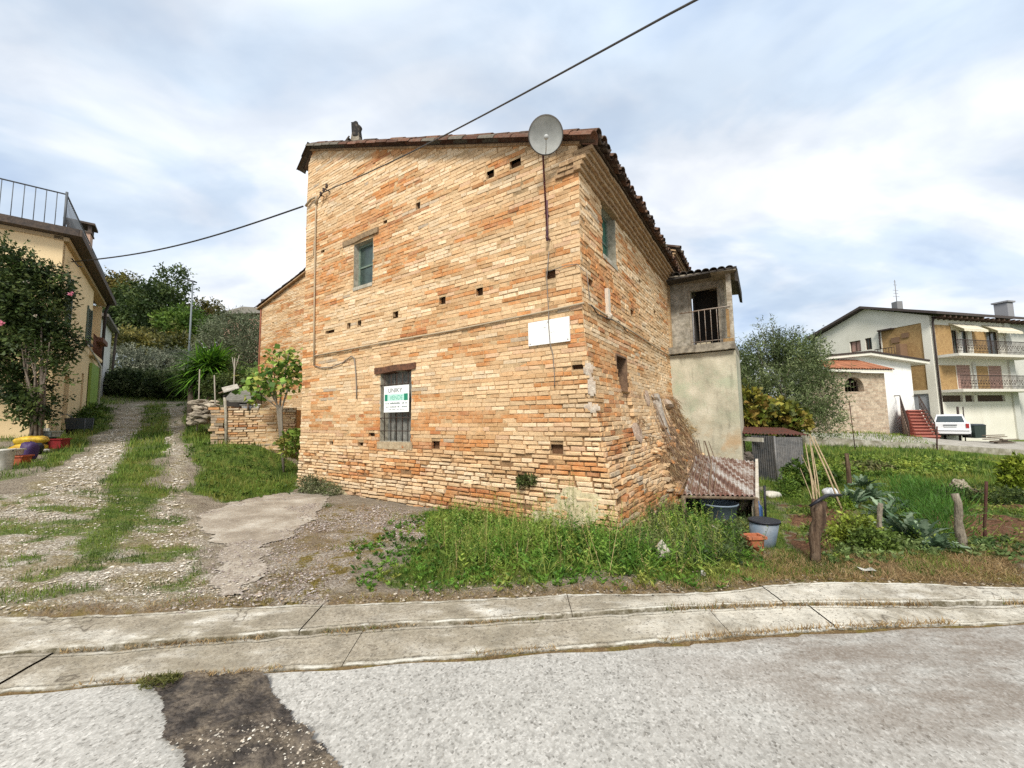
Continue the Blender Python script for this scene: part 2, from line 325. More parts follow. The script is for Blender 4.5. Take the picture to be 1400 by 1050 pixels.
P_LEFTG = poly([(50, 650), (70, 605), (100, 595), (130, 560), (150, 560), (155, 575), (120, 612), (60, 648)])
P_SLAB = poly([(262, 704), (300, 692), (345, 682), (400, 674), (455, 676), (440, 700), (425, 716), (372, 752), (350, 790), (330, 812), (300, 820), (284, 802), (290, 760), (275, 728)])
P_WEED = poly([(485, 745), (560, 715), (600, 700), (640, 690), (840, 715), (960, 690), (1030, 720), (1040, 790), (930, 800), (700, 808), (560, 815), (500, 815)])
P_BARE = poly([(420, 690), (520, 690), (590, 715), (595, 750), (500, 760), (430, 830), (300, 830), (380, 750)])
P_GARD = poly([(1020, 690), (1080, 640), (1130, 606), (1420, 616), (1420, 800), (1180, 790), (1060, 790), (1020, 740)])
P_SOIL1 = poly([(1062, 690), (1180, 690), (1190, 740), (1120, 770), (1075, 740)])
P_SOIL2 = poly([(1280, 690), (1420, 690), (1420, 742), (1320, 738), (1270, 720)])
P_VERG = poly([(1000, 790), (1080, 760), (1420, 745), (1420, 805), (1000, 800)])
def masks(x, y):
    gr = .75*sstep(17, 24, y)+0*x; gr = np.maximum(gr, soft(P_MIDG, x, y, .35, 2)*(.55+.45*sstep(.4, .6, fbm(x*1.7, y*1.7, 29)))); gr = np.maximum(gr, soft(P_BANK, x, y, .25, 3)); gr = np.maximum(gr, soft(P_LEFTG, x, y, .2, 4)*.85)
    gd = soft(P_GARD, x, y, .4, 6); gr = np.maximum(gr, gd*.85); gr = np.maximum(gr, soft(P_WEED, x, y, .55, 7)*.9)
    gr = np.maximum(gr, np.where(x < -9, .6, 0)*sstep(-.2, .3, fbm(x*.7, y*.7, 31)-.4)); gr = np.maximum(gr, .8*sstep(5.2, 6.2, x))
    gv = np.maximum(soft(P_TRL, x, y, .3, 8), soft(P_TRR, x, y, .3, 9)); fo = soft(P_FORE, x, y, .3, 10)
    # thin broken strips of grass in the near gravel
    st = sstep(.48, .62, fbm(x*.9+y*.35, y*3.2-x*.8, 12, 4))*fo*.6; st = np.maximum(st, sstep(.57, .68, fbm(x*2.5, y*4, 13))*fo*.6)
    gv = np.maximum(gv, fo*.9); gr = np.where(gv > .3, np.maximum(gr*(1-gv)*.9+soft(P_MIDG, x, y, .25, 2)*.6, st), gr)
    gv = gv*(1-gr*.8)
    so_ = np.maximum(soft(P_SOIL1, x, y, .2, 14), soft(P_SOIL2, x, y, .2, 15))*sstep(.33, .5, fbm(x*1.5, y*1.5, 28)); gr = gr*(1-so_*.92)
    sb = soft(P_SLAB, x, y, .04, 16); gr = gr*(1-sb)
    br = soft(P_BARE, x, y, .3, 17); gr = gr*(1-br*.8)+br*sstep(.55, .7, fbm(x*1.4, y*1.4, 18))*.5*(1-sb)
    vg = soft(P_VERG, x, y, .2, 19); gr = gr*(1-vg*sstep(.35, .6, fbm(x*2.2, y*2.2, 24))*.9)
    ed = np.exp(-np.maximum(y-cy(UC, x), 0)/.22); gr = gr*(1-ed*.8)
    dr = np.clip(np.maximum(np.maximum(br*.5, ed*.9), vg*.8), 0, 1)
    return gr, gv, so_, dr
def moss(x, y): return soft(P_BARE, x, y, .2, 17)*sstep(.38, .55, fbm(x*1.6, y*1.6, 26))
t = NT('ground_mat')
m_ = t.attr('mo', True); g_, v_, s_, d_ = (t.attr('gr', True), t.attr('gv', True), t.attr('so', True), t.attr('dr', True))
nf = t.noise(28, 6, .7); nm_ = t.noise(5, 5, .6)
base = t.mix(t.ramp(nm_, (.3, 0.), (.7, 1.)), (.19, .155, .115), (.32, .275, .21))
base = t.mix(t.ramp(t.math('ADD', d_, t.math('SUBTRACT', nf, .5)), (.35, 0.), (.75, 1.)), base, t.ramp(t.noise(60, 4, .7), (.3, (.10, .06, .035)), (.55, (.22, .15, .07)), (.75, (.36, .27, .15))))
gcol = t.ramp(t.vor(48, 'Color'), (.05, (.31, .27, .21)), (.5, (.58, .535, .45)), (.95, (.82, .78, .70)))
gcol = t.mix(t.ramp(t.vor(48), (.25, 0.), (.6, .75)), gcol, (.2, .16, .11))
gcol = t.mix(t.ramp(t.noise(2.6, 7, .72, t.mapv((.7, 1.7, 1))), (.44, 0.), (.58, .8)), gcol, t.ramp(t.noise(30, 4, .7), (.3, (.13, .10, .045)), (.55, (.23, .185, .08)), (.75, (.42, .36, .24))))
base = t.mix(t.ramp(t.math('ADD', v_, t.math('MULTIPLY', t.math('SUBTRACT', nf, .5), .9)), (.3, 0.), (.62, 1.)), base, gcol)
base = t.mix(t.ramp(t.math('ADD', s_, t.math('SUBTRACT', nf, .5)), (.4, 0.), (.7, 1.)), base, t.ramp(t.noise(22, 6, .7), (.3, (.055, .028, .016)), (.5, (.15, .075, .04)), (.72, (.26, .14, .08))))
bare = t.ramp(t.vor(55, 'Color'), (.1, (.19, .155, .125)), (.5, (.32, .275, .225)), (.9, (.5, .455, .39))); base = t.mix(t.ramp(t.math('ADD', m_, t.math('MULTIPLY', t.math('SUBTRACT', nf, .5), .8)), (.35, 0.), (.6, .85)), base, bare)
base = t.mix(t.math('MULTIPLY', t.ramp(t.noise(4.5, 6, .7), (.5, 0.), (.6, .9)), t.math('ADD', d_, m_)), base, t.ramp(t.noise(40, 4, .7), (.3, (.10, .075, .015)), (.7, (.24, .19, .05))))
grc = t.ramp(t.noise(3., 6, .7), (.3, (.05, .085, .015)), (.5, (.10, .15, .025)), (.68, (.21, .2, .055)))
base = t.mix(t.ramp(t.math('ADD', g_, t.math('MULTIPLY', t.math('SUBTRACT', nf, .5), .9)), (.35, 0.), (.65, 1.)), base, grc)
base = t.mix(1., base, t.ramp(t.noise(90, 3, .7), (.25, .7), (.75, 1.25)), 'MULTIPLY')
t.bump(t.math('ADD', t.noise(45, 5, .7), t.math('MULTIPLY', t.vor(32), -.8)), .9, .03); M_GROUND = t.fin(base, .95, .15)
def axis(lo, hi, st, far, k=1.12):
    a = list(np.arange(lo, hi, st)); s = st
    while a[-1] < far[1]: s *= k; a.append(a[-1]+s)
    s = st; b = [lo]
    while b[-1] > far[0]: s *= k; b.append(b[-1]-s)
    return np.array(b[:0:-1]+a)
ys = [1.9]; st_ = .045
while ys[-1] < 420: ys.append(ys[-1]+st_*max(1, (ys[-1]/5.5)**1.35))
ys = np.array([-6, -2, 0.5, 1.4]+ys); xs = axis(-12, 12, .075, (-420, 420))
gx, gy = np.meshgrid(xs, ys); gz = hgt(gx, gy)
gr, gv, so_, dr = masks(gx, gy)
gz += ((fbm(gx*1.3, gy*1.3, 40)-.5)*.06+(fbm(gx*6, gy*6, 41, 3)-.5)*.035)*np.clip(1.4-gy/20, .2, 1)*(1-soft(P_SLAB, gx, gy, .05, 16)*.8)
gz += so_*(fbm(gx*5, gy*5, 43, 3)-.4)*.1
under = sstep(.14, -.02, gy-cy(UC, gx)); gz = gz*(1-under)+np.where(gy < cy(LC, gx)-.03, -.16, -.010)*under
nx, ny = len(xs), len(ys); ii = np.arange(nx*ny).reshape(ny, nx)
F = np.stack([ii[:-1, :-1], ii[:-1, 1:], ii[1:, 1:], ii[1:, :-1]], -1).reshape(-1, 4)
ground = nmesh('ground', np.stack([gx, gy, gz], -1), F, M_GROUND, smooth=True); props(ground, kind='structure')
for nme, arr in (('gr', gr), ('gv', gv), ('so', so_), ('dr', dr), ('mo', moss(gx, gy))):
    a = ground.data.attributes.new(nme, 'FLOAT', 'POINT'); a.data.foreach_set('value', arr.ravel())

# ------------------------------------------------------------------ road, patch, concrete strips
t = NT('road_mat')
sp = t.vor(85, 'Color'); sp2 = t.vor(42, 'Color')
base = t.ramp(sp, (.12, (.12, .114, .104)), (.24, (.31, .302, .283)), (.7, (.45, .441, .42)), (.94, (.63, .62, .595)))
base = t.mix(.4, base, t.ramp(sp2, (.08, (.19, .183, .17)), (.4, (.38, .371, .35)), (.9, (.49, .48, .457))))
base = t.mix(1., base, t.ramp(t.noise(.9, 5, .6), (.3, (.84, .83, .80)), (.7, (1.1, 1.09, 1.06))), 'MULTIPLY')
sx = t.n.new('ShaderNodeSeparateXYZ'); t.link(t.pos, sx.inputs[0])       # brown tyre-dragged soil across the right of the carriageway
strk = t.math('MULTIPLY', t.ramp(t.noise(1.3, 6, .7, t.mapv((1, 2.6, 1))), (.36, 0.), (.56, 1.)), t.ramp(t.math('MULTIPLY', sx.outputs[0], .25), (.14, 0.), (.5, 1.)))
strk = t.math('MULTIPLY', strk, t.ramp(t.math('MULTIPLY', sx.outputs[1], .25), (.40, 0.), (.58, 1.)))
base = t.mix(t.math('MULTIPLY', strk, t.ramp(t.noise(60, 3, .6), (.3, .45), (.7, .95))), base, (.17, .135, .105))
base = t.mix(t.ramp(t.noise(2.4, 6, .7, dist=1.5), (.60, 0.), (.74, .4)), base, (.25, .215, .17))
ck = t.vor(.33, 'Distance', 'DISTANCE_TO_EDGE', t.noise(1.1, 5, .6, out=1)); base = t.mix(t.math('MULTIPLY', t.ramp(ck, (.0, .7), (.004, 0.)), t.ramp(t.noise(.6, 2, .5), (.5, 0.), (.6, 1.))), base, (.10, .09, .075))
base = t.mix(t.ramp(t.noise(26, 4, .7), (.60, 0.), (.72, .55)), base, (.20, .18, .15))
t.bump(t.vor(85), .2, .003); M_ROAD = t.fin(base, .9, .2)
rx = axis(-5, 6, .1, (-60, 60)); tt = np.linspace(0, 1, 24)**1.0
rv = []
for x in rx:
    y1 = float(cy(LC, x))-.012+.012*math.sin(x*7)+.02*(float(fbm(A(x*2.3), A(0.), 3)[0])-.5)
    for q in np.r_[-20, -6, 0, np.linspace(1.2, y1, 16)]: rv.append((x, q, -.006-.012*max(0, min(1, (y1-q)/2))+.006*math.sin(q*1.3+x*.7)))
nyr = 19; ii = np.arange(len(rv)).reshape(len(rx), nyr)
F = np.stack([ii[:-1, :-1], ii[1:, :-1], ii[1:, 1:], ii[:-1, 1:]], -1).reshape(-1, 4)
props(nmesh('road', rv, F, M_ROAD, smooth=True), kind='structure')

t = NT('strip_mat')
base = t.ramp(t.noise(2.2, 7, .68, t.mapv((1., 2.2, 1))), (.3, (.19, .16, .115)), (.48, (.30, .265, .20)), (.56, (.44, .405, .335)), (.66, (.68, .655, .58)))
base = t.mix(t.ramp(t.noise(.9, 5, .65), (.42, 0.), (.56, .85)), base, t.ramp(t.noise(45, 5, .75), (.3, (.19, .16, .12)), (.5, (.32, .28, .215)), (.7, (.46, .42, .34))))
sxx = t.n.new('ShaderNodeSeparateXYZ'); t.link(t.pos, sxx.inputs[0]); base = t.mix(t.math('MULTIPLY', t.ramp(t.math('MULTIPLY', sxx.outputs[0], .3), (.1, 0.), (.5, .75)), t.ramp(t.noise(1.4, 6, .7), (.42, 0.), (.56, 1.))), base, (.62, .585, .50))
ck = t.vor(.55, 'Distance', 'DISTANCE_TO_EDGE', t.noise(1.7, 4, .6, out=1)); base = t.mix(t.ramp(ck, (.0, .8), (.006, 0.)), base, (.07, .055, .04))
base = t.mix(t.ramp(t.vor(80, 'Color'), (.14, .6), (.24, 0.)), base, (.13, .11, .085)); base = t.mix(1., base, t.ramp(t.noise(6, 6, .75), (.3, .68), (.5, .95), (.7, 1.1)), 'MULTIPLY')
edc = t.n.new('ShaderNodeVertexColor'); edc.layer_name = 'Col'; es = t.n.new('ShaderNodeSeparateColor'); t.link(edc.outputs[0], es.inputs[0])
base = t.mix(t.math('MULTIPLY', es.outputs[0], t.ramp(t.noise(3.2, 6, .75), (.47, .0), (.58, .9))), base, (.62, .60, .53))       # broken pale arrises
base = t.mix(t.math('MULTIPLY', es.outputs[1], t.ramp(t.noise(14, 5, .7), (.35, 0.), (.6, 1.))), base, (.10, .085, .05))    # dirt and moss in the joints
t.bump(t.math('ADD', t.noise(30, 6, .7), t.math('MULTIPLY', t.noise(4, 5, .6), 1.6)), .7, .02); M_STRIP = t.fin(base, .9, .2)
def strip(name, c0, c1, z0, z1, joints, seed, lip):
    m = []; Fs = []; cs = []; NY = 14
    cuts = [-40.]+joints+[40.]
    for a, b in zip(cuts[:-1], cuts[1:]):
        dz = RNG.normal()*.006; n = max(3, int((min(b, 7)-max(a, -7))/.028)) if b > -7 and a < 7 else 6
        X = np.linspace(a+.003, b-.003, n) if (a > -12 and b < 12) else np.unique(np.r_[np.linspace(max(a, -7), min(b, 7), max(3, n)), np.linspace(a+.008, b-.008, 6)])
        X = X[(X >= a+.002) & (X <= b-.002)]; b0 = len(m)
        for x in X:
            y0 = float(cy(c0, x))+(float(fbm(A(x*9), A(seed*3.), seed, 5)[0])-.5)*.034+.020; y1 = float(cy(c1, x))+(float(fbm(A(x*7), A(seed*7.), seed+1, 5)[0])-.5)*.045-.010
            prof = [(y0, z0-.12, 0, 1), (y0, z0-.006, .1, 1.), (y0+.007, z0, .95, 0), (y0+.035, z0, .5, 0)]+[(y0+(y1-y0)*q, z0+(z1-z0)*q, 0, 0) for q in np.linspace(.08, .92, 8)]+[(y1-.045, z1, .5 if lip else .2, 0), (y1-.008, z1, 1 if lip else .3, 0), (y1, z1-.008, .4, .7), (y1, z1-.12, 0, 1)]
            for yy, z, e, d in prof: m.append((x, yy, z+dz+(float(fbm(A(x*2), A(yy*3), seed+2, 2)[0])-.5)*.010+(float(fbm(A(x*25), A(yy*25), seed+4, 2)[0])-.5)*.004)); cs.append((e, d, 0))
        k = len(prof); ii = b0+np.arange(len(X)*k).reshape(len(X), k); Fs.append(np.stack([ii[:-1, :-1], ii[1:, :-1], ii[1:, 1:], ii[:-1, 1:]], -1).reshape(-1, 4))
    o = nmesh(name, m, np.concatenate(Fs), M_STRIP, cols=np.array(cs), smooth=False); return props(o, kind='structure')
j1 = [float(atZ(px, py, .02)[0]) for px, py in ((5, 930), (478, 890), (985, 850), (1130, 846), (1290, 840))]
j2 = [float(atZ(px, py, .05)[0]) for px, py in ((60, 870), (425, 845), (780, 830), (1060, 815))]
strip('gutter', LC, MC, .004, .030, [-9.]+[-6.5]+j1+[5.2, 8], 3, False)
strip('pavement', MC, UC, .042, .058, [-9.]+j2+[5.8, 9], 6, True)
def raggedsheet(name, P, step, zf, mat, seed, w, kind='structure', colf=None):
    x0, y0 = P.min(0)-.2; x1, y1 = P.max(0)+.2; xs_ = np.arange(x0, x1, step); ys_ = np.arange(y0, y1, step); X, Y = np.meshgrid(xs_, ys_)
    X = X+RNG.normal(size=X.shape)*step*.2; Y = Y+RNG.normal(size=X.shape)*step*.2
    dx = (fbm(X*2.2, Y*2.2, seed)-.5)*w+(fbm(X*9, Y*9, seed+3)-.5)*w*.4; dy = (fbm(X*2.2+5, Y*2.2, seed+1)-.5)*w+(fbm(X*9+5, Y*9, seed+4)-.5)*w*.4
    k = inside(P, X+dx, Y+dy); Z = zf(X, Y); n = X.shape[1]; ii = np.arange(X.size).reshape(X.shape)
    kk = k[:-1, :-1] & k[1:, :-1] & k[1:, 1:] & k[:-1, 1:]
    F = np.stack([ii[:-1, :-1], ii[:-1, 1:], ii[1:, 1:], ii[1:, :-1]], -1)[kk]
    u, inv = np.unique(F, return_inverse=True); V = np.stack([X, Y, Z], -1).reshape(-1, 3)[u]
    o = nmesh(name, V, inv.reshape(F.shape), mat, cols=(colf(V[:, 0], V[:, 1]) if colf else None), smooth=True); return props(o, kind=kind)
t = NT('slab_mat')
base = t.ramp(t.noise(1.6, 7, .65), (.32, (.21, .175, .135)), (.5, (.34, .295, .235)), (.62, (.47, .43, .36)), (.78, (.68, .65, .58)))
base = t.mix(t.ramp(t.noise(40, 4, .7), (.5, 0.), (.7, .6)), base, (.17, .13, .10))
base = t.mix(t.ramp(t.vor(70, 'Color'), (.1, .6), (.2, 0.)), base, (.6, .57, .5))
ed_ = t.attr('Col', True); base = t.mix(t.ramp(t.math('ADD', ed_, t.math('MULTIPLY', t.math('SUBTRACT', t.noise(7, 7, .78), .5), 2.)), (.32, 0.), (.75, .9)), base, t.ramp(t.vor(55, 'Color'), (.1, (.19, .155, .125)), (.5, (.32, .275, .225)), (.9, (.5, .455, .39))))
t.bump(t.noise(50, 6, .7), .6, .015); M_SLAB = t.fin(base, .92, .2)
raggedsheet('concrete_slab', P_SLAB, .03, lambda x, y: hgt(x, y)+.010+(fbm(x*1.3, y*1.3, 40)-.5)*.03+(fbm(x*8, y*8, 71)-.5)*.010, M_SLAB, 70, .42, colf=lambda x, y: np.repeat((1-soft(P_SLAB, x, y, .55, 72, 1.8))[:, None], 3, 1))
t = NT('patch_mat')
base = t.ramp(t.noise(5, 6, .7), (.34, (.022, .019, .017)), (.5, (.06, .05, .043)), (.62, (.16, .13, .10)), (.75, (.27, .235, .18)))
base = t.mix(t.ramp(t.noise(1.9, 5, .7), (.46, 0.), (.6, .85)), base, t.ramp(t.noise(50, 4, .7), (.3, (.12, .09, .06)), (.6, (.26, .21, .15)), (.8, (.42, .37, .3)))); t.bump(t.math('ADD', t.noise(40, 5, .7), t.math('MULTIPLY', t.vor(38), -1)), .9, .02); M_PATCH = t.fin(base, .85, .3)
P_PATCH = np.array([atZ(px, py, -.01)[:2] for px, py in [(188, 931), (352, 921), (380, 955), (462, 1052), (520, 1130), (270, 1130), (238, 1052), (208, 965)]])
def patch_z(x, y): return .003+.03*sstep(.42, .75, fbm(x*5, y*5, 81))+.014*fbm(x*22, y*22, 82)
raggedsheet('road_patch', P_PATCH, .014, patch_z, M_PATCH, 80, .11)

# ------------------------------------------------------------------ brick house
t = NT('brick_mat'); c = t.attr('Col')
base = t.mix(1., c, t.ramp(t.noise(22, 6, .7), (.25, .70), (.5, 1.), (.75, 1.28)), 'MULTIPLY')
base = t.mix(t.ramp(t.noise(2.6, 7, .72), (.42, 0.), (.66, .5)), base, (.64, .455, .265)); base = t.mix(t.ramp(t.noise(3., 6, .65, t.mapv((1.2, 1.2, .16))), (.54, 0.), (.74, .30)), base, (.26, .155, .08))
base = t.mix(t.ramp(t.noise(55, 4, .75), (.62, 0.), (.74, .75)), base, (.16, .10, .06))
t.bump(t.math('ADD', t.noise(70, 5, .7), t.noise(16, 4, .6)), .8, .012); M_BRICK = t.fin(base, .93, .15)
t = NT('mortar_mat'); c = t.attr('Col')
base = t.mix(1., c, t.ramp(t.noise(26, 6, .7), (.25, .65), (.75, 1.3)), 'MULTIPLY'); t.bump(t.noise(50, 6, .75), 1., .02); M_MORTAR = t.fin(base, .95, .1)
PAL = dict(cream=A(.66, .455, .262), pale=A(.73, .56, .37), yellow=A(.60, .375, .195), tan=A(.50, .295, .14), orange=A(.53, .235, .085), red=A(.42, .165, .065), grey=A(.45, .36, .26), pink=A(.60, .385, .235), dark=A(.25, .16, .09))
def brick_colour(s, z, seed, rnd, orange_bias=0., grey_bias=0.):
    a = float(fbm(A(s*1.1), A(z*5.5), seed, 3)[0]); b = float(fbm(A(s*.45+3), A(z*.5), seed+9, 3)[0]); r = rnd.random()
    o = (a-.5)*3.1+(b-.5)*2.2+orange_bias-.05+rnd.gauss(0, .2)
    if o > .62: k = 'red' if r < .22 else 'orange'
    elif o > .36: k = 'orange' if r < .6 else 'tan'
    elif o > .12: k = ('tan', 'yellow', 'pink')[int(r*3)]
    elif o > -.3: k = 'cream' if r < .6 else ('yellow' if r < .9 else 'pale')
    else: k = 'pale' if r < .45 else 'cream'
    if rnd.random() < .007+grey_bias: k = 'grey'
    return PAL[k]*rnd.uniform(.84, 1.12)
COURSE = .069
def brickwall(name, fn, off, smin, smax, z0, z1, mat, parent, seed, openings=(), holes=(), recess=(), erode=lambda s, z: 0., bias=lambda s, z: 0., stain_shade=lambda s, z: 1., gstep=.12, grey=lambda s, z: 0.):
    """a wall of single bricks laid in courses over a mortar bed; openings/holes are left empty"""
    rnd = random.Random(seed); m = MB(); k = 0; z = z0; lastc = (.6, .42, .22)
    gaps = list(openings)+list(holes)
    while z < z1:
        h = COURSE; zc = z+h/2; a = smin(zc); b = smax(zc)
        if b-a > .05:
            s = a-(.0 if k % 2 else .13); er0 = erode((a+b)/2, zc)
            while s < b:
                e = erode(s, zc); L = rnd.choice((.27, .28, .26, .29)) if rnd.random() > .30 else rnd.choice((.135, .19, .21))
                s0, s1 = max(s, a), min(s+L, b); s += L
                if s1-s0 < .03: continue
                segs = [(s0, s1)]
                for (g0, g1, gz0, gz1) in gaps:
                    if gz0-.02 < zc < gz1+.02:
                        ns = []
                        for (p, q) in segs:
                            if q <= g0 or p >= g1: ns.append((p, q)); continue
                            if p < g0: ns.append((p, g0))
                            if q > g1: ns.append((g1, q))
                        segs = ns
                for p, q in segs:
                    if q-p < .03: continue
                    if e > .5 and rnd.random() < (e-.4)*.018: continue
                    sc = (p+q)/2; j = .0035+.0055*e; g = .0028+.005*e
                    rc = 0.
                    for (r0, r1, rz0, rz1, rd) in recess:
                        if r0 < sc < r1 and rz0 < zc < rz1: rc = rd
                    o = off(sc, zc)-rc+rnd.gauss(0, .003+.009*e); tl = rnd.gauss(0, .0025+.008*e)
                    if e > .35 and rnd.random() < .10*e: o -= rnd.uniform(.006, .02)
                    col = brick_colour(sc, zc, seed, rnd, bias(sc, zc), grey(sc, zc))*stain_shade(sc, zc)*(1-.12*min(1, rc*8)); m.col = tuple(col)  # set-back bricks get recess shade in their colour
                    J = lambda w=1.: rnd.uniform(-j, j)*w
                    prev_ = m.col if (rnd.random() > .4 or not m.v) else lastc; m.col = prev_; lastc = prev_; zb, zt = z+g+J(), z+h-g+J(); t1, t2 = tl, -tl; cf = .004+.005*e
                    dpt = o-.085
                    p, q = p+g*.8, q-g*.8; back = [fn(p+g, zb, dpt), fn(q-g, zb, dpt), fn(q-g, zt, dpt), fn(p+g, zt, dpt)]
                    md = [fn(p+g+J(.5), zb+J(.6), o-cf+t1), fn(q-g+J(.5), zb+J(.6), o-cf+t2), fn(q-g+J(.5), zt+J(.6), o-cf+t2), fn(p+g+J(.5), zt+J(.6), o-cf+t1)]
                    ci = cf*.9
                    fr = [fn(p+g+ci+J(.4), zb+ci+J(.3), o+t1+J(.5)), fn(q-g-ci+J(.4), zb+ci+J(.3), o+t2+J(.5)), fn(q-g-ci+J(.4), zt-ci+J(.3), o+t2+J(.5)), fn(p+g+ci+J(.4), zt-ci+J(.3), o+t1+J(.5))]
                    m.add(back+md+fr, [(0, 1, 5, 4), (1, 2, 6, 5), (2, 3, 7, 6), (3, 0, 4, 7), (4, 5, 9, 8), (5, 6, 10, 9), (6, 7, 11, 10), (7, 4, 8, 11), (8, 9, 10, 11)])
        z += h; k += 1
    # mortar bed
    zs = sorted(set([round(v, 4) for v in np.arange(z0-.1, z1+.05, gstep)]+[round(v, 4) for g in gaps for v in (g[2], g[3])]))
    m.mi = 1; lim = (smin(z0), smax(z0))
    lo = min(smin(zz_) for zz_ in zs); hi = max(smax(zz_) for zz_ in zs)
    ss = sorted(set([round(v, 4) for v in np.arange(lo, hi+.001, gstep)]+[round(hi, 4)]+[round(v, 4) for g in gaps for v in (g[0], g[1])]))
    idx = {}; vs = []; fs = []; cs = []
    def vid(i, jz):
        if (i, jz) not in idx:
            s_, z_ = ss[i], zs[jz]; s2 = min(max(s_, smin(z_)), smax(z_)); e = erode(s2, z_); rc = 0.
            for (r0, r1, rz0, rz1, rd) in recess:
                if r0 < s2 < r1 and rz0 < z_ < rz1: rc = rd
            idx[(i, jz)] = len(vs); vs.append(fn(s2, z_, off(s2, z_)-rc-.004-.036*min(1, e)))
            cs.append(tuple((A(.60, .42, .235)*(1-min(1, e))+A(.27, .165, .085)*min(1, e))*stain_shade(s2, z_)*rnd.uniform(.85, 1.1)))
        return idx[(i, jz)]
    for jz in range(len(zs)-1):
        for i in range(len(ss)-1):
            sc, zc = (ss[i]+ss[i+1])/2, (zs[jz]+zs[jz+1])/2
            if any(g[0] < sc < g[1] and g[2] < zc < g[3] for g in gaps): continue
            if ss[i] > smax(zc)+.001 or ss[i+1] < smin(zc)-.001: continue
            fs.append((vid(i, jz), vid(i+1, jz), vid(i+1, jz+1), vid(i, jz+1)))
    b0 = len(m.v); m.v += [tuple(v) for v in vs]; m.c += cs; m.f += [tuple(b0+q for q in f) for f in fs]; m.m += [1]*len(fs); m.sm += [False]*len(fs)
    for (g0, g1, gz0, gz1) in holes:
        m.mi = 1; m.col = (.16, .085, .045); oo = off((g0+g1)/2, gz0)-.11; m.quad(fn(g0-.02, gz0-.02, oo), fn(g1+.02, gz0-.02, oo), fn(g1+.02, gz1+.02, oo), fn(g0-.02, gz1+.02, oo))
    return m.build(name, mat, parent)
def off_side(s, z):
    q = max(0., (2.9-z)/2.9); base = .50+.10*min(max(s, 0), 4.5)
    ex = 1.25+.33*min(max(s, 0), 4.)
    bul = .10*math.exp(-((s-4.3)/1.1)**2)*max(0, 1-z/2.2)
    return base*q**ex*(1+.04*math.sin(s*3+z*4))+bul+.010*math.sin(s*2.1+1)*math.sin(z*2.7)
def off_front(s, z):
    q = max(0., (2.1-z)/2.1); return .13*q**1.5*math.exp(-max(s, 0)/1.4)+.05*q**2+.012*math.sin(s*1.7+.5)*math.sin(z*1.9+1)
ZR = lambda s: 5.80+.393*s                      # underside of the roof
SR = 7.36                                        # ridge
H = thing('brick_house', 'old two-storey brick farmhouse with a flared crumbling corner and dark tiled roof', 'house', tuple(CN))
def roofz(s): return ZR(s) if s < SR else ZR(SR)-1.25*(s-SR)
hp = [(450, 457, .36, .09), (476, 448, .13, .11), (491, 445, .13, .11), (541, 433, .16, .12), (604, 417, .16, .12), (655, 406, .15, .12), (571, 287, .12, .12), (670, 242, .16, .12), (704, 226, .22, .12), (441, 344, .16, .08), (753, 381, .17, .13), (508, 594, .2, .1), (453, 609, .14, .09), (493, 610, .18, .08), (596, 614, .2, .12), (762, 618, .2, .13), (526, 307, .12, .09), (715, 655, .16, .07), (790, 505, .2, .1)]
holes = []
for px, py, w, h in hp:
    s, z = fpx(px, py); k = round((z-.0+.2)/COURSE)*COURSE-.2; holes.append((s-w/2, s+w/2, k, k+max(1, round(h/COURSE))*COURSE))
OPF = [(4.85, 5.52, 4.57, 5.60), (3.62, 4.54, 1.14, 2.57)]
OPS = [(1.0, 1.76, 4.35, 5.32), (1.42, 2.02, 2.02, 2.66)]
hs = [(2.55, 2.8, 3.62, 3.76), (3.3, 3.45, 4.5, 4.62), (.28, .5, 3.62, 3.74), (4.6, 4.8, 4.1, 4.2), (.95, 1.2, 1.02, 1.12)]
def er_f(s, z): return float(np.clip(.12+.95*sstep(1.55, .5, z)+.75*math.exp(-max(s+.3, 0)/.9)*sstep(3.0, 1.6, z)+.12*(fbm(A(s*.8), A(z*.8), 55)[0]-.5), 0, 1.1))
def bias_f(s, z):
    b = .62*math.exp(-((z-1.22)/.33)**2)*float(sstep(4.0, 3.4, s))*float(sstep(.5, 1.2, s))+.25*math.exp(-((z-4.9)/.5)**2-((s-1.2)/.7)**2)
    return b+.35*math.exp(-((s-.3)/.4)**2-((z-2.75)/.5)**2)-.16*float(sstep(2.0, 3.0, z)*sstep(3.4, 2.6, z))-.22*float(sstep(.9, .3, z))+.12*float(sstep(4.2, 5.4, z))
def stain_f(s, z):
    k = 1-.50*math.exp(-((s-1.08)/.16)**2)*float(sstep(4.4, 5.4, z))*float(sstep(5.9, 5.7, z)); k *= 1-.35*math.exp(-((s-.52)/.09)**2)*float(sstep(2.6, 3.3, z)*sstep(4.6, 4.2, z))
    return k*(1-.30*float(sstep(.35, -.1, z)))*(1-.18*math.exp(-((z-1.75)/.3)**2-((s-.15)/.5)**2))
brickwall('front_wall', W, off_front, lambda z: -off_side(0, z)-.0 if z < 5.62 else max(-.0, (z-5.765)/.393), lambda z: 7.56 if z < 8.35 else 7.56-(z-8.35)*.75, -.22, 8.68, [M_BRICK, M_MORTAR], H, 21, OPF, holes, (), er_f, bias_f, stain_f, .1)
def er_s(s, z): return float(np.clip(.2+.65*sstep(2.0, .8, z)+.25*sstep(.9, .2, s)*sstep(3, 2, z), 0, 1.15))
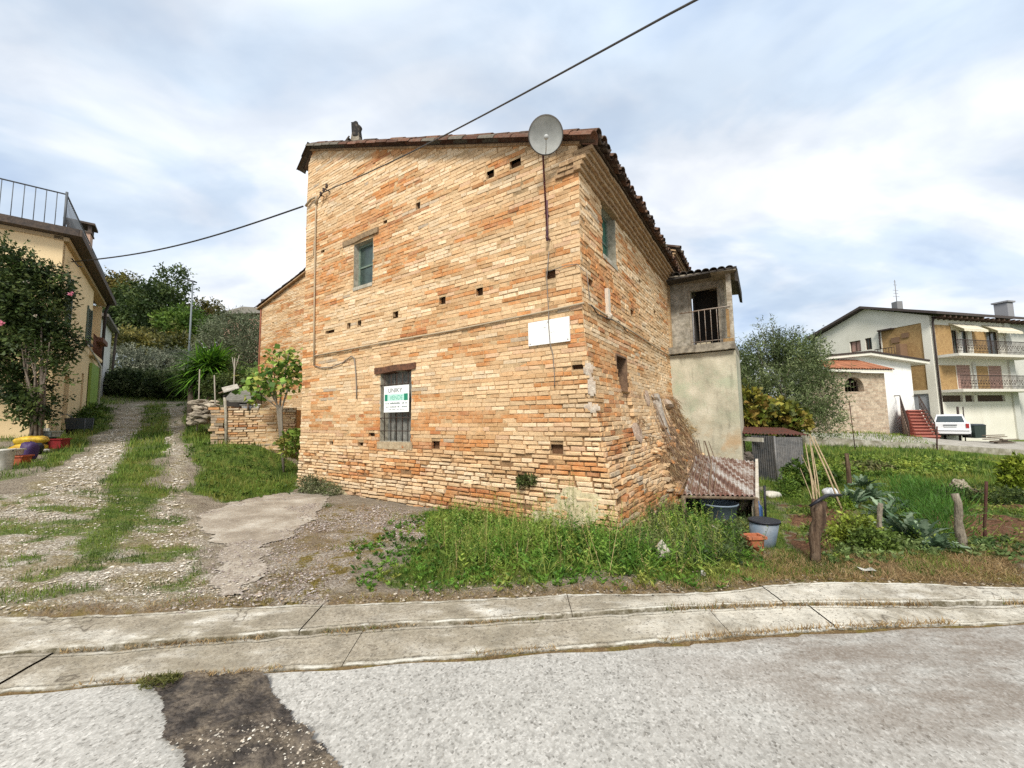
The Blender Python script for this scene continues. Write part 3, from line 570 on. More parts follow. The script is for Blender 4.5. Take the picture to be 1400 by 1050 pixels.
brickwall('side_wall', S, off_side, lambda z: -off_front(0, z)+.004, lambda z: 6.36, -.22, 5.56, [M_BRICK, M_MORTAR], H, 33, OPS, hs, [(1.42, 2.02, 1.45, 2.02, .09)], er_s, lambda s, z: -.10+.25*float(sstep(1.8, .6, z)), lambda s, z: (1-.25*float(sstep(.9, 0, z)))*(1-.6*math.exp(-((s-1.65)/.3)**2-((z-2.4)/.3)**2)), .1, lambda s, z: .08*float(sstep(2.2, .8, z)))  # bricks round the niche darkened in colour as recess shade, besides the stained foot
# hidden sides: plain brick planes so the house is closed
t = NT('plain_brick_mat'); mp = t.n.new('ShaderNodeTexBrick'); mp.inputs['Scale'].default_value = 1; mp.inputs['Brick Width'].default_value = .28; mp.inputs['Row Height'].default_value = .073; mp.inputs['Mortar Size'].default_value = .006
sx = t.n.new('ShaderNodeSeparateXYZ'); t.link(t.pos, sx.inputs[0]); cb = t.n.new('ShaderNodeCombineXYZ'); t.link(t.math('ADD', sx.outputs[0], sx.outputs[1]), cb.inputs[0]); t.link(sx.outputs[2], cb.inputs[1]); t.link(cb.outputs[0], mp.inputs[0])
mp.inputs['Color1'].default_value = (.60, .42, .22, 1); mp.inputs['Color2'].default_value = (.46, .26, .12, 1); mp.inputs['Mortar'].default_value = (.5, .4, .27, 1)
t.bump(t.noise(60, 5, .7), .6, .01); M_PBRICK = t.fin(t.mix(1., mp.outputs[0], t.ramp(t.noise(9, 5, .7), (.3, .75), (.7, 1.2)), 'MULTIPLY'), .93, .15)
LEN = 6.6
m = MB(); bk = lambda s, z, d: CN+D1*s+D2*d+UP*z
m.hexa([bk(7.3, -.4, .12), bk(7.54, -.4, .12), bk(7.54, -.4, LEN), bk(7.3, -.4, LEN), bk(7.3, 8.3, .12), bk(7.54, 8.1, .12), bk(7.54, 8.1, LEN), bk(7.3, 8.3, LEN)]).build('left_wall', M_PBRICK, H)
m = MB(); m.add([bk(.0, -.4, LEN), bk(7.5, -.4, LEN), bk(7.5, 8.2, LEN), bk(7.2, 8.55, LEN), bk(0, 5.75, LEN)], [(0, 1, 2, 3, 4)]); m.build('back_wall', M_PBRICK, H)
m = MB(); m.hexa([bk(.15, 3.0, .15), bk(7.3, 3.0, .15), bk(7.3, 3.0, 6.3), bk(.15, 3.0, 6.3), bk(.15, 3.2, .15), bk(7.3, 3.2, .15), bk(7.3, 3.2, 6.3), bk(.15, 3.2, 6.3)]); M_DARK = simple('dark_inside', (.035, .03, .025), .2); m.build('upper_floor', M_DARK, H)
# roof
M_TILE = simple('roof_tile_mat', (.1, .06, .04), .5, 9., .9, .5, (.16, .13, .10), .15, attr=True, f0=.5, f1=.8)
TCOL = [A(.085, .05, .034), A(.11, .06, .038), A(.15, .08, .05), A(.07, .05, .038), A(.16, .125, .09), A(.125, .07, .045)]
def coppo(m, a, d, n, L, r0, r1, up=True, th=.014, seg=6):
    """one half-round tile: from a along d, normal n"""
    w = np.cross(d, n); sg = 1 if up else -1; vs = []
    for (q, r) in ((0, r0), (L, r1)):
        for rr in (r, r-th):
            for k in range(seg+1): tt_ = math.pi*k/seg; vs.append(a+d*q+w*rr*math.cos(tt_)+n*sg*rr*math.sin(tt_)*.85)
    k = seg+1; fs = []
    for i in range(seg): fs += [(i, i+1, 2*k+i+1, 2*k+i), (k+i, 3*k+i, 3*k+i+1, k+i+1), (i, k+i, k+i+1, i+1), (2*k+i, 2*k+i+1, 3*k+i+1, 3*k+i)]
    m.add(vs, fs)
def tiled(name, org, dslope, dalong, length, width, parent, rnd, pitch=.215, expo=.34, drop=0.):
    n = np.cross(dslope, dalong); n = n if n[2] > 0 else -n; m = MB(); R_ = int(width/pitch)+1; T_ = int(length/expo)+1
    for r in range(R_):
        wob = rnd.uniform(-.04, .04)
        for k in range(T_):
            m.col = tuple(rnd.choice(TCOL)*rnd.uniform(.7, 1.25)); dd = dslope+dalong*rnd.uniform(-.03, .03)+n*.03
            a = org+dalong*(r*pitch+rnd.uniform(-.012, .012))+dslope*(k*expo+wob*(k == 0)+rnd.uniform(-.015, .015))+n*(.055+rnd.uniform(-.004, .012))
            coppo(m, a, dd/np.linalg.norm(dd), n, .44, .105, .085)
            if k < 2 or r < 1: m.col = tuple(rnd.choice(TCOL)*rnd.uniform(.6, 1.)); coppo(m, org+dalong*((r+.5)*pitch)+dslope*(k*expo+wob-.03)+n*.075, dslope, n, .44, .10, .085, False)
    return m.build(name, M_TILE, parent)
rr = random.Random(5)
sl_ = A(*(D1*1+UP*.393)); sl_ /= np.linalg.norm(sl_)
def RP(s, d, dz=0.): return CN+D1*s+D2*d+UP*(ZR(s)+dz)
M_WOOD = simple('old_wood', (.10, .065, .04), .4, 12, .85, .5, (.2, .15, .10)); M_CORN = simple('corbel_brick', (.46, .31, .17), .4, 10, .93, .5, (.27, .165, .09))
m = MB(); m.hexa([RP(-.27, .0, -.03), RP(SR, .0, -.03), RP(SR, LEN, -.03), RP(-.27, LEN, -.03), RP(-.27, .0, .02), RP(SR, .0, .02), RP(SR, LEN, .02), RP(-.27, LEN, .02)])
LZ = lambda s, d, dz: CN+D1*s+D2*d+UP*(ZR(SR)-1.25*(s-SR)+dz)
m.hexa([LZ(SR+.01, -.02, -.04), LZ(7.68, -.02, -.04), LZ(7.68, LEN, -.04), LZ(SR+.01, LEN, -.04), LZ(SR+.01, -.02, .02), LZ(7.68, -.02, .02), LZ(7.68, LEN, .02), LZ(SR+.01, LEN, .02)])
RD = m.build('roof', simple('roof_deck', (.13, .085, .055), .3, 9, .9, .3), H)
o = tiled('roof_tiles', RP(-.34, -.02, .0), sl_, D2, 7.28/sl_.dot(D1), 6.5, RD, rr)
ls = A(*(-D1+UP*1.25)); ls /= np.linalg.norm(ls)
tiled('ridge_side_tiles', LZ(7.70, -.04, .0), ls, D2, .33, 6.5, RD, rr)
m = MB()
for k in range(1, 16): m.col = tuple(rr.choice(TCOL)*rr.uniform(.7, 1.2)); coppo(m, RP(SR+.02, -.06+k*.41, .03+rr.uniform(-.01, .02)), D2, UP, .46, .11, .095)
m.build('ridge_tiles', M_TILE, RD)
m = MB(); slv = sl_; nv = np.cross(D2, sl_); nv = nv if nv[2] > 0 else -nv
for k in range(22):
    m.col = tuple(A(.17, .085, .055)*rr.uniform(.55, 1.25)) if rr.random() < .7 else (.16, .14, .11); coppo(m, RP(-.30+k*.345, -.09, -.055)+nv*rr.uniform(-.005, .015), slv+nv*.03, nv, .43, .14, .12)
nl = np.cross(D2, ls); nl = nl if nl[2] > 0 else -nl
for k in range(2): m.col = (.09, .07, .05); coppo(m, LZ(7.76-k*.22, -.075, -.03), ls, nl, .40, .12, .10)
m.build('verge_tiles', M_TILE, RD)
m = MB(); rr2 = random.Random(3)    # thin brick course under the verge and stepped brick cornice under the eave
for k in range(30):
    s0 = -.05+k*.25; s1 = s0+.243
    if s1 > SR+.1: break
    dz = rr2.uniform(-.006, .006); m.col = (1, 1, 1); m.hexa([RP(s0, -.04, -.078+dz), RP(s1, -.04, -.078+dz), RP(s1, .12, -.078), RP(s0, .12, -.078), RP(s0, -.04, -.033), RP(s1, -.04, -.033), RP(s1, .12, -.033), RP(s0, .12, -.033)])
VG = m.build('verge_course', M_CORN, H)
m = MB()
for z0, z1, o in ((5.30, 5.365, .055), (5.37, 5.43, .10), (5.435, 5.50, .15), (5.505, 5.565, .20), (5.57, 5.63, .25)):
    s = -.06 if o < .2 else -.02
    while s < 6.3:
        L = rr2.uniform(.2, .29); e = rr2.gauss(0, .006); m.span(S, s, min(s+L-.006, 6.32), z0+rr2.uniform(-.004, .004), z1, -.05, o+e); s += L
    if o < .2:                                                        # the first courses return on to the front
        for q in (0, .27): m.span(W, -o+q, -o+q+.262-(.1 if q else 0), z0+.002, z1-.002, -.05, o*.45+rr2.gauss(0, .003))
m.build('cornice', M_CORN, H)
m = MB(); p = RP(5.98, .35, .05)                                      # chimney stump capped with leaning tiles
m.col = (.3, .26, .2); m.hexa([p+A(-.17, -.13, -.2), p+A(.15, -.13, -.2), p+A(.15, .14, -.2), p+A(-.17, .14, -.2), p+A(-.10, -.08, .52), p+A(.07, -.08, .52), p+A(.07, .08, .52), p+A(-.10, .08, .52)])
CH = m.build('chimney', simple('chimney_mortar', (.30, .26, .2), .4, 14, .95, .8, (.17, .14, .1)), H)
m = MB(); m.col = (.035, .032, .03); dd = A(-.1, 0, 1); dd /= np.linalg.norm(dd); coppo(m, p+A(0, -.01, .42), A(-.12, -.1, .98), A(.2, -.97, 0), .34, .12, .09); coppo(m, p+A(-.02, .1, .48), A(-.05, 0, 1), A(0, 1, 0), .3, .11, .08); m.rock(p+A(-.05, -.02, .76), .085, 4, (1, .8, 1.1)); m.rock(p+A(.02, 0, .66), .09, 5)
m.col = (.06, .05, .04); coppo(m, p+A(-.34, -.08, -.02), A(.5, 0, .86), A(-.86, -.1, .5), .44, .1, .08); m.build('cap_tile', M_TILE, CH)
# windows -------------------------------------------------------------
M_PLAST = simple('old_plaster', (.46, .42, .34), .35, 7, .9, .4, (.30, .27, .2)); M_GLASS = simple('window_glass', (.035, .05, .045), .3, 3, .12, 0, spec=.6); M_GREENW = simple('faded_green_wood', (.11, .17, .13), .4, 14, .7, .3, (.2, .23, .18)); M_GREYW = simple('grey_board', (.14, .14, .125), .35, 9, .8, .3, (.26, .25, .22)); M_IRON = simple('rusty_iron', (.03, .026, .024), .4, 30, .7, .2, (.07, .035, .02))
def reveal(fn, op, d, parent, mat=None, off=-.012):
    s0, s1, z0, z1 = op; m = MB(); t_ = .035
    m.span(fn, s0-t_, s0+.004, z0, z1, -d, off); m.span(fn, s1-.004, s1+t_, z0, z1, -d, off); m.span(fn, s0, s1, z0-t_-.03, z0+.012, -d, off+.025); m.span(fn, s0, s1, z1-.004, z1+t_, -d, off-.02)
    return m.build('reveal', mat or M_PLAST, parent)
def pane_window(fn, op, d, parent, rails, mat, glass=M_GLASS):
    s0, s1, z0, z1 = op; w = .055; m = MB()
    m.span(fn, s0, s0+w, z0, z1, -d-.05, -d); m.span(fn, s1-w, s1, z0, z1, -d-.05, -d); m.span(fn, s0+w, s1-w, z0, z0+w, -d-.05, -d-.001); m.span(fn, s0+w, s1-w, z1-w, z1, -d-.05, -d-.001)
    for q in rails: m.span(fn, s0+w, s1-w, z0+(z1-z0)*q-.018, z0+(z1-z0)*q+.018, -d-.045, -d-.004)
    f = m.build('window', mat, parent); m = MB(); m.span(fn, s0+w-.01, s1-w+.01, z0+w-.01, z1-w+.01, -d-.035, -d-.025); m.build('pane', glass, f); return f
reveal(W, OPF[0], .24, H); reveal(W, OPF[1], .3, H); reveal(S, OPS[0], .26, H)
m = MB(); s0, s1, z0, z1 = OPS[1]; oS = off_side(1.7, 2.3); m.span(S, s0-.02, s0+.004, z0, z1, -.3, oS-.015); m.span(S, s1-.004, s1+.02, z0, z1, -.3, oS-.015); m.span(S, s0, s1, z0-.03, z0+.02, -.3, oS-.02); m.span(S, s0, s1, z1-.004, z1+.03, -.3, oS-.02); m.build('reveal', simple('brown_reveal', (.24, .15, .09), .4, 9, .95, .8, (.14, .085, .055)), H)
m = MB(); m.span(S, s0, s1, z0, z1, oS-.32, oS-.27); m.build('dark_board', simple('dark_board', (.07, .05, .04), .4, 9, .9, .5, (.12, .085, .06)), H)
s0, s1, z0, z1 = OPF[0]; pane_window(W, (s0+.004, s1-.004, z0+.012, z1-.004), .13, H, (.48,), M_GREENW, simple('green_pane', (.055, .085, .07), .3, 5, .25, 0, (.03, .045, .04), spec=.5))
s0, s1, z0, z1 = OPS[0]; pane_window(S, (s0+.004, s1-.004, z0+.012, z1-.004), .16, H, (.45,), M_GREENW, simple('green_shutter', (.05, .15, .10), .3, 9, .5, .1))
def beam(fn, s0, z0, s1, z1, h, o0, o1, sag=0.):
    m = MB(); n = 9
    for i in range(n):
        a, b = i/n, (i+1)/n; f = lambda q: (s0+(s1-s0)*q, z0+(z1-z0)*q+.008*math.sin(9*q+s0))
        (sa, za), (sb, zb) = f(a), f(b); m.hexa([fn(sa, za, o0), fn(sb, zb, o0), fn(sb, zb, o1+.004*math.sin(b*17)), fn(sa, za, o1+.004*math.sin(a*17)), fn(sa, za+h, o0), fn(sb, zb+h, o0), fn(sb, zb+h, o1), fn(sa, za+h, o1)])
    return m
beam(W, 4.66, 5.66, 5.92, 5.63, .12, -.1, .03).build('lintel', simple('pale_old_wood', (.30, .21, .12), .4, 12, .9, .5, (.18, .12, .07)), H)
beam(W, 3.48, 2.57, 4.70, 2.55, .125, -.2, .035).build('lintel', simple('brown_old_wood', (.17, .075, .04), .45, 12, .9, .5, (.075, .04, .025)), H)
s0, s1, z0, z1 = OPF[1]; m = MB()            # boarded lower window behind iron bars
m.span(W, s0+.2, s1-.004, z0+.012, z1-.004, -.24, -.2); m.span(W, s0+.17, s0+.2, z0+.012, z1-.004, -.2, -.16); m.span(W, s1-.26, s1-.23, z0+.012, z1-.02, -.2, -.17); m.span(W, s0+.23, s1-.27, 2.1, 2.13, -.2, -.18); m.span(W, s0+.23, s1-.27, 1.62, 1.66, -.2, -.18)
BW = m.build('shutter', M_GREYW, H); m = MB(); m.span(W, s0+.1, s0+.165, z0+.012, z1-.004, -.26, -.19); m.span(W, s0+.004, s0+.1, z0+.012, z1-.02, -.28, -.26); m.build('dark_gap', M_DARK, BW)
m = MB()
for q in (.10, .26, .43, .60, .80): m.tube([W(s0+q, z0-.02, -.02), W(s0+q, z1-.04, -.02)], .0095, 6)
for z in (1.36, 1.62, 2.3): m.tube([W(s0-.02, z, -.012), W(s1+.02, z, -.012)], .009, 6)
m.build('window_bars', M_IRON, H)
m = MB(); m.span(W, s0-.06, s1+.05, 1.0, 1.145, -.1, .03); m.build('sill', simple('sill_plaster', (.46, .37, .24), .4, 9, .9, .6, (.34, .24, .14)), H)
# pale repair render on the wall foot, near the corner
def lumpsheet(fn, off, blobs, mat, name, parent, st=.03, pr=.03):
    ss_ = np.arange(min(b[0]-b[2] for b in blobs), max(b[0]+b[2] for b in blobs), st); zs_ = np.arange(min(b[1]-b[3] for b in blobs), max(b[1]+b[3] for b in blobs), st); X, Z = np.meshgrid(ss_, zs_); h = np.full(X.shape, -1.)
    for b in blobs: h = np.maximum(h, 1-((X-b[0])/b[2])**2-((Z-b[1])/b[3])**2)
    h += (fbm(X*6, Z*6, 91)-.5)*1.1; k = h > 0; m = MB(); ids = {}
    def vv(j, i):
        if (j, i) not in ids: ids[(j, i)] = len(vs); vs.append(fn(X[j, i], Z[j, i], off(X[j, i], Z[j, i])+pr*min(1, max(h[j, i], 0)*1.5)+.012*float(fbm(A(X[j, i]*18), A(Z[j, i]*18), 92)[0]-.3)))
        return ids[(j, i)]
    vs = []; fs = []
    for j in range(len(zs_)-1):
        for i in range(len(ss_)-1):
            if k[j, i] and k[j+1, i] and k[j, i+1] and k[j+1, i+1]: fs.append((vv(j, i), vv(j, i+1), vv(j+1, i+1), vv(j+1, i)))
    m.add(vs, fs, True); return m.build(name, mat, parent)
M_LIME = simple('lime_render', (.60, .52, .34), .45, 6, .95, 1., (.44, .37, .21), bs=25)
lumpsheet(W, off_front, [(.12, .33, .42, .26), (.35, .2, .4, .2), (.6, .1, .3, .2)], M_LIME, 'render_patch', H, pr=.008)
lumpsheet(W, off_front, [(6.6, .02, .6, .14), (5.9, .0, .4, .10)], M_LIME, 'render_patch', H, pr=.012)
lumpsheet(W, off_front, [(-.06, 2.28, .10, .10), (-.10, 2.0, .09, .16), (-.1, 1.72, .15, .08)], simple('white_rubble', (.62, .54, .44), .4, 9, .95, 1., (.42, .32, .24)), 'render_patch', H, pr=.012)
lumpsheet(S, off_side, [(1.8, 1.3, .3, .2), (3.3, 1.95, .22, .2)], simple('pinkish_render', (.55, .42, .32), .4, 9, .95, 1., (.40, .28, .2)), 'render_patch', H, pr=.03)
# broken grey plastered flue standing against the side wall
m = MB(); m.tube([S(3.92, .8, .36), S(3.9, 1.3, .24), S(3.84, 1.75, .16), S(3.80, 1.93, .12)], [.10, .09, .09, .11], 9); m.rock(S(3.8, 1.98, off_side(3.8, 2.)+.05), .13, 3, (1, 1, .7)); m.build('flue', simple('grey_plaster', (.46, .41, .35), .45, 9, .95, 1., (.26, .22, .18), bs=25), H); m = MB(); m.rock(S(5.0, 1.85, off_side(5, 1.85)-.02), .2, 8, (1, 1, .9)); m.build('rubble_lump', simple('pale_rubble', (.46, .38, .30), .45, 9, .95, 1., (.30, .22, .16), bs=25), H)
m = MB(); rb = random.Random(77)      # tumbled rubble of the eroded footing
for k in range(150):
    s = rb.uniform(2.2, 6.2); z = max(0, rb.betavariate(1.2, 2.2)*1.5); m.col = tuple(PAL[rb.choice(('tan', 'grey', 'orange', 'cream', 'pink', 'dark'))]*rb.uniform(.6, .95)); m.rock(S(s, z-.05, off_side(s, z)+rb.uniform(-.03, .06)), rb.uniform(.05, .12), k, (1.3, 1, .6))
props(m.build('rubble', M_BRICK, H), kind='stuff')
# pipes and cables fixed to the wall
M_CABLE = simple('grey_cable', (.20, .175, .15), .2, 20, .7, 0); M_CABLE2 = simple('buff_conduit', (.42, .33, .22), .3, 20, .8, .1); M_BLACK = simple('black_cable', (.03, .03, .03), .2, 20, .6, 0)
f_ = lambda px, py, o=.03: (lambda q: W(q[0], q[1], off_front(q[0], q[1])+o))(fpx(px, py)); g_ = lambda px, py, o=.03: (lambda q: S(q[0], q[1], off_side(q[0], q[1])+o))(spx(px, py))
m = MB(); m.tube([f_(431, 487), f_(520, 470), f_(620, 452), f_(740, 428), f_(800, 415, .04)], .017, 7); m.tube([g_(801, 416, .04), g_(835, 437), g_(869, 458), g_(895, 475), g_(914, 487)], .017, 7); m.build('conduit', M_CABLE2, H)
m = MB(); m.tube([f_(431, 500), f_(431, 440), f_(432, 380), f_(433, 300), f_(434, 275)], .020, 7); m.tube([f_(434, 280, .05), f_(436, 270, .06), f_(428, 274, .06), f_(421, 283, .05)], .03, 7); m.tube([f_(423, 355), f_(430, 350), f_(431, 330)], .012, 6); m.build('conduit', M_CABLE2, H)
m = MB(); m.tube([f_(432, 500), f_(440, 503), f_(455, 502), f_(470, 496), f_(482, 487), f_(486, 490), f_(488, 510), f_(489, 530), f_(489, 545)], .012, 6); m.build('cable', M_CABLE, H)
m = MB(); m.tube([f_(752, 345), f_(749, 380), f_(752, 430, .035), f_(752, 442, .05), f_(754, 470, .05), f_(757, 485), f_(759, 515), f_(759, 530)], .007, 5); m.tube([f_(752, 372), f_(775, 364), f_(790, 362), f_(800, 372, .03)], .006, 5); m.tube([g_(801, 372, .02), g_(803, 395, .02), g_(804, 412, .03)], .006, 5); m.build('cable', M_CABLE, H)
m = MB(); m.tube([g_(803, 418, .06), g_(815, 430, .02), g_(826, 436, .05), g_(845, 440, .02), g_(855, 455, .05)], .009, 5); m.build('cable', M_BLACK, H)
m = MB(); m.span(S, 1.0, 1.1, 3.3, 3.75, .0, .06); m.rock(S(1.05, 3.28, .06), .05, 2); m.build('junction_box', simple('whitish', (.6, .52, .42), .3, 20), H)
m = MB(); q0, z_ = fpx(447, 266); m.tube([W(q0+.12, z_-.02, -.03), W(q0+.12, z_-.02, .12)], .012, 6); m.tube([W(q0-.1, z_+.05, -.03), W(q0-.1, z_+.05, .10)], .012, 6); m.tube([W(q0+.2, z_-.09, .1), W(q0-.2, z_+.12, .1)], .014, 6)
for i in range(3): m.lathe(W(q0+.1-i*.12, z_+i*.06, .1), [(.02, -.05), (.035, -.02), (.02, 0), (.035, .03), (.01, .06)], 8)
m.build('cable_bracket', M_IRON, H)
# rear block with a higher eave, seen over the roof
RB = lambda s, d, z: CN+D1*s+D2*d+UP*z
m = MB(); m.add([RB(.0, 6.62, -.4), RB(7., 6.62, -.4), RB(7., 6.62, 8.9), RB(0, 6.62, 6.3), RB(0, 10.5, -.4), RB(7, 10.5, -.4), RB(7, 10.5, 8.9), RB(0, 10.5, 6.3)], [(0, 1, 2, 3), (4, 0, 3, 7), (5, 4, 7, 6), (1, 5, 6, 2)]); m.build('rear_block', M_PBRICK, H)
m = MB(); zr2 = lambda s: 6.47+.393*s
for o, z0, z1 in ((.06, 5.98, 6.04), (.11, 6.05, 6.11), (.16, 6.12, 6.18), (.21, 6.19, 6.25), (.26, 6.26, 6.32)): m.hexa([RB(.05, 6.62-o*.3, z0), RB(-o, 6.62-o*.3, z0), RB(-o, 10.5, z0), RB(.05, 10.5, z0), RB(.05, 6.62-o*.3, z1), RB(-o, 6.62-o*.3, z1), RB(-o, 10.5, z1), RB(.05, 10.5, z1)])
m.hexa([RB(-.05, 6.53, zr2(-.05)-.12), RB(7, 6.53, zr2(7)-.12), RB(7, 6.63, zr2(7)-.12), RB(-.05, 6.63, zr2(-.05)-.12), RB(-.05, 6.53, zr2(-.05)-.05), RB(7, 6.53, zr2(7)-.05), RB(7, 6.63, zr2(7)-.05), RB(-.05, 6.63, zr2(-.05)-.05)])
m.build('rear_cornice', M_CORN, H)
m = MB(); m.hexa([RB(-.28, 6.5, zr2(-.28)-.04), RB(7, 6.5, zr2(7)-.04), RB(7, 10.6, zr2(7)-.04), RB(-.28, 10.6, zr2(-.28)-.04), RB(-.28, 6.5, zr2(-.28)), RB(7, 6.5, zr2(7)), RB(7, 10.6, zr2(7)), RB(-.28, 10.6, zr2(-.28))]); rf2 = m.build('rear_roof', M_CORN, H)
tiled('roof_tiles', RB(-.34, 6.55, zr2(-.34)), sl_, D2, 2.6, 4., rf2, rr)
# lower wing on the left, set back
WO = lambda s, z, o=0: CN+D2*3.0+D1*s+N1*o+UP*z
wq = lambda px, py: (lambda q: (float(q@D1), float(q[2])))(onplane(px, py, CN+D2*3.0, N1)-CN-D2*3.0)
(wsA, wzA), (wsB, wzB) = wq(358, 421), wq(413, 379); slw = (wzB-wzA)/(wsB-wsA)
brickwall('wing_wall', WO, lambda s, z: 0., lambda z: 7.3 if z < wzB+.2 else 7.3, lambda z: min(wsA, wsA+(z-wzA)/slw) if z > wzA else wsA, -.2, wzB+.4, [M_BRICK, M_MORTAR], H, 51, (), (), (), lambda s, z: .15+.5*float(sstep(1.6, .6, z)), lambda s, z: -.02, lambda s, z: .95, .12)
wz = lambda s: wzA+slw*(s-wsA)
m = MB(); m.hexa([WO(wsA+.25, wz(wsA+.25), .12), WO(7.3, wz(7.3), .12), WO(7.3, wz(7.3), -3), WO(wsA+.25, wz(wsA+.25), -3), WO(wsA+.25, wz(wsA+.25)+.05, .12), WO(7.3, wz(7.3)+.05, .12), WO(7.3, wz(7.3)+.05, -3), WO(wsA+.25, wz(wsA+.25)+.05, -3)]); wr_ = m.build('wing_roof', M_CORN, H)
dsl = D1*(-1)+UP*(-slw); dsl = dsl/np.linalg.norm(dsl)
tiled('roof_tiles', WO(wsA+.3, wz(wsA+.3)+.03, .06), dsl if dsl[2] > 0 else dsl, D2, (wsA-7.2), 3., wr_, rr)
m = MB(); m.span(WO, wsA, wsA+.02, -.2, wzA, -3, .0); m.tube([WO(wsA+.03, .5, .02), WO(wsA+.03, wzA-.05, .02)], .03, 6); m.build('wing_side', simple('rust_pipe', (.25, .09, .05), .3, 12), H)
# plastered balcony tower on the far end of the side wall
T0 = CN+D2*6.3
def TW(o, z, d=0): return T0+N2*o+UP*z-D2*d           # outward along the side-wall normal, d toward the camera
t = NT('tower_plaster'); z_ = t.sepz()
base = t.ramp(t.noise(1.7, 7, .62), (.3, (.30, .285, .21)), (.45, (.42, .39, .295)), (.6, (.52, .48, .37)), (.75, (.62, .57, .46)))
base = t.mix(t.math('MULTIPLY', t.ramp(t.noise(2.2, 5, .65), (.44, 0.), (.62, .55)), t.ramp(t.math('MULTIPLY', z_, .25), (.30, 0.), (.44, 1.), (.62, 1.), (.76, 0.))), base, (.36, .42, .29))
base = t.mix(t.ramp(t.noise(5, 6, .7, t.mapv((1, 1, .25))), (.55, 0.), (.75, .6)), base, (.12, .105, .08))
base = t.mix(t.math('MULTIPLY', t.ramp(t.noise(1.4, 4, .6), (.48, 0.), (.6, .8)), t.ramp(t.math('MULTIPLY', z_, .25), (.12, 1.), (.4, 0.))), base, (.42, .24, .10))
cr = t.vor(.9, 'Distance', 'DISTANCE_TO_EDGE', t.noise(2.2, 3, .6, out=1)); base = t.mix(t.ramp(cr, (.0, .75), (.010, 0.)), base, (.06, .05, .04))
t.bump(t.noise(22, 6, .7), .6, .02); M_TOWER = t.fin(base, .93, .15)
TWd = 1.62
def tbox(m, o0, o1, z0, z1, d0, d1):
    return m.hexa([TW(o0, z0, d1), TW(o1, z0, d1), TW(o1, z0, d0), TW(o0, z0, d0), TW(o0, z1, d1), TW(o1, z1, d1), TW(o1, z1, d0), TW(o0, z1, d0)])
def wallgrid(name, o0, o1, z0, z1, d, th, parent, mat, hole=None):
    m = MB()
    if hole:
        a, b, c_, e = hole; tbox(m, o0, a, z0, z1, d-th, d); tbox(m, b, o1, z0, z1, d-th, d); tbox(m, a, b, e, z1, d-th, d); 
        if c_ > z0: tbox(m, a, b, z0, c_, d-th, d)
    else: tbox(m, o0, o1, z0, z1, d-th, d)
    return m.build(name, mat, parent)
wallgrid('tower_wall', -.1, TWd, -.4, 3.24, 0, 2.1, H, M_TOWER)
m = MB(); n = 22
for i in range(n):                                     # slab with a crumbling front edge
    a, b = -.1+(TWd+.1)*i/n, -.1+(TWd+.1)*(i+1)/n; e = .13+.05*float(fbm(A(i*.35), A(2.), 4)[0]); e2 = .03*float(fbm(A(i*.5), A(7.), 6)[0]); tbox(m, a, b, 3.25+e2, 3.46, -2.1, e)
m.build('balcony_slab', simple('slab_concrete', (.36, .32, .25), .4, 6, .93, .7, (.16, .14, .11)), H)
dr_ = (.56, 1.24, 3.47, 5.16)
UW = wallgrid('loggia_wall', -.05, 1.42, 3.47, 5.42, -.55, .15, H, simple('loggia_plaster', (.45, .41, .34), .45, 5, .93, .5, (.24, .215, .165)), dr_)
m = MB(); tbox(m, 1.42, 1.50, 3.47, 5.42, -2.1, -.551); m.build('loggia_side_wall', M_TOWER, H)
m = MB(); tbox(m, 1.50, TWd, 3.47, 5.40, -.14, -.01); m.build('corner_post', simple('post_plaster', (.5, .46, .38), .4, 8, .93, .5, (.25, .2, .14)), H)
m = MB(); tbox(m, 1.46, 1.53, 3.6, 4.35, -.03, .02); tbox(m, 1.36, 1.60, 3.47, 3.56, -.02, .05); m.build('rust_stain_board', simple('ochre_wood', (.33, .21, .09), .4, 9, .9, .4, (.2, .12, .06)), H)
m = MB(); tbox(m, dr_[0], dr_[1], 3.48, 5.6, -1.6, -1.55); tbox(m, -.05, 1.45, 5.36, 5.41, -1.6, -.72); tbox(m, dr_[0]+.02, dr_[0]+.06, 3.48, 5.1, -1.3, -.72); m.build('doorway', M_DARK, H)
m = MB()
for a, b in ((dr_[0]-.06, dr_[0]-.003), (dr_[1]+.003, dr_[1]+.06)): tbox(m, a, b, 3.475, 5.16, -.57, -.532)
tbox(m, dr_[0]-.06, dr_[1]+.06, 5.163, 5.24, -.57, -.532); m.build('door_frame', simple('frame_grey', (.4, .36, .29), .35, 9, .9, .3, (.25, .21, .16)), H)
m = MB(); tbox(m, dr_[0]+.02, dr_[0]+.42, 3.48, 3.66, -.9, -.8); m.build('box', simple('box_buff', (.5, .43, .3), .2), H)
m = MB(); m.tube([TW(.30, 4.44, -.10), TW(1.0, 4.43, -.03), TW(1.56, 4.42, .0)], .019, 7)
for i in range(5): m.tube([TW(.66+.145*i, 3.46, -.02), TW(.66+.145*i, 4.43, -.02)], .0085, 6)
m.tube([TW(.58, 3.56, -.02), TW(1.5, 3.56, -.02)], .009, 6); m.build('balcony_railing', simple('worn_rail', (.33, .30, .26), .3, 20, .6, .1, (.2, .13, .09)), H)
m = MB(); m.hexa([TW(-.1, 5.44, .22), TW(TWd+.14, 5.30, .22), TW(TWd+.14, 5.30, -2.3), TW(-.1, 5.44, -2.3), TW(-.1, 5.48, .22), TW(TWd+.14, 5.34, .22), TW(TWd+.14, 5.34, -2.3), TW(-.1, 5.48, -2.3)]); tr_ = m.build('tower_roof', simple('roof_board', (.32, .28, .22), .3, 8, .9, .3, (.2, .17, .13)), H)
m = MB(); rr3 = random.Random(9)
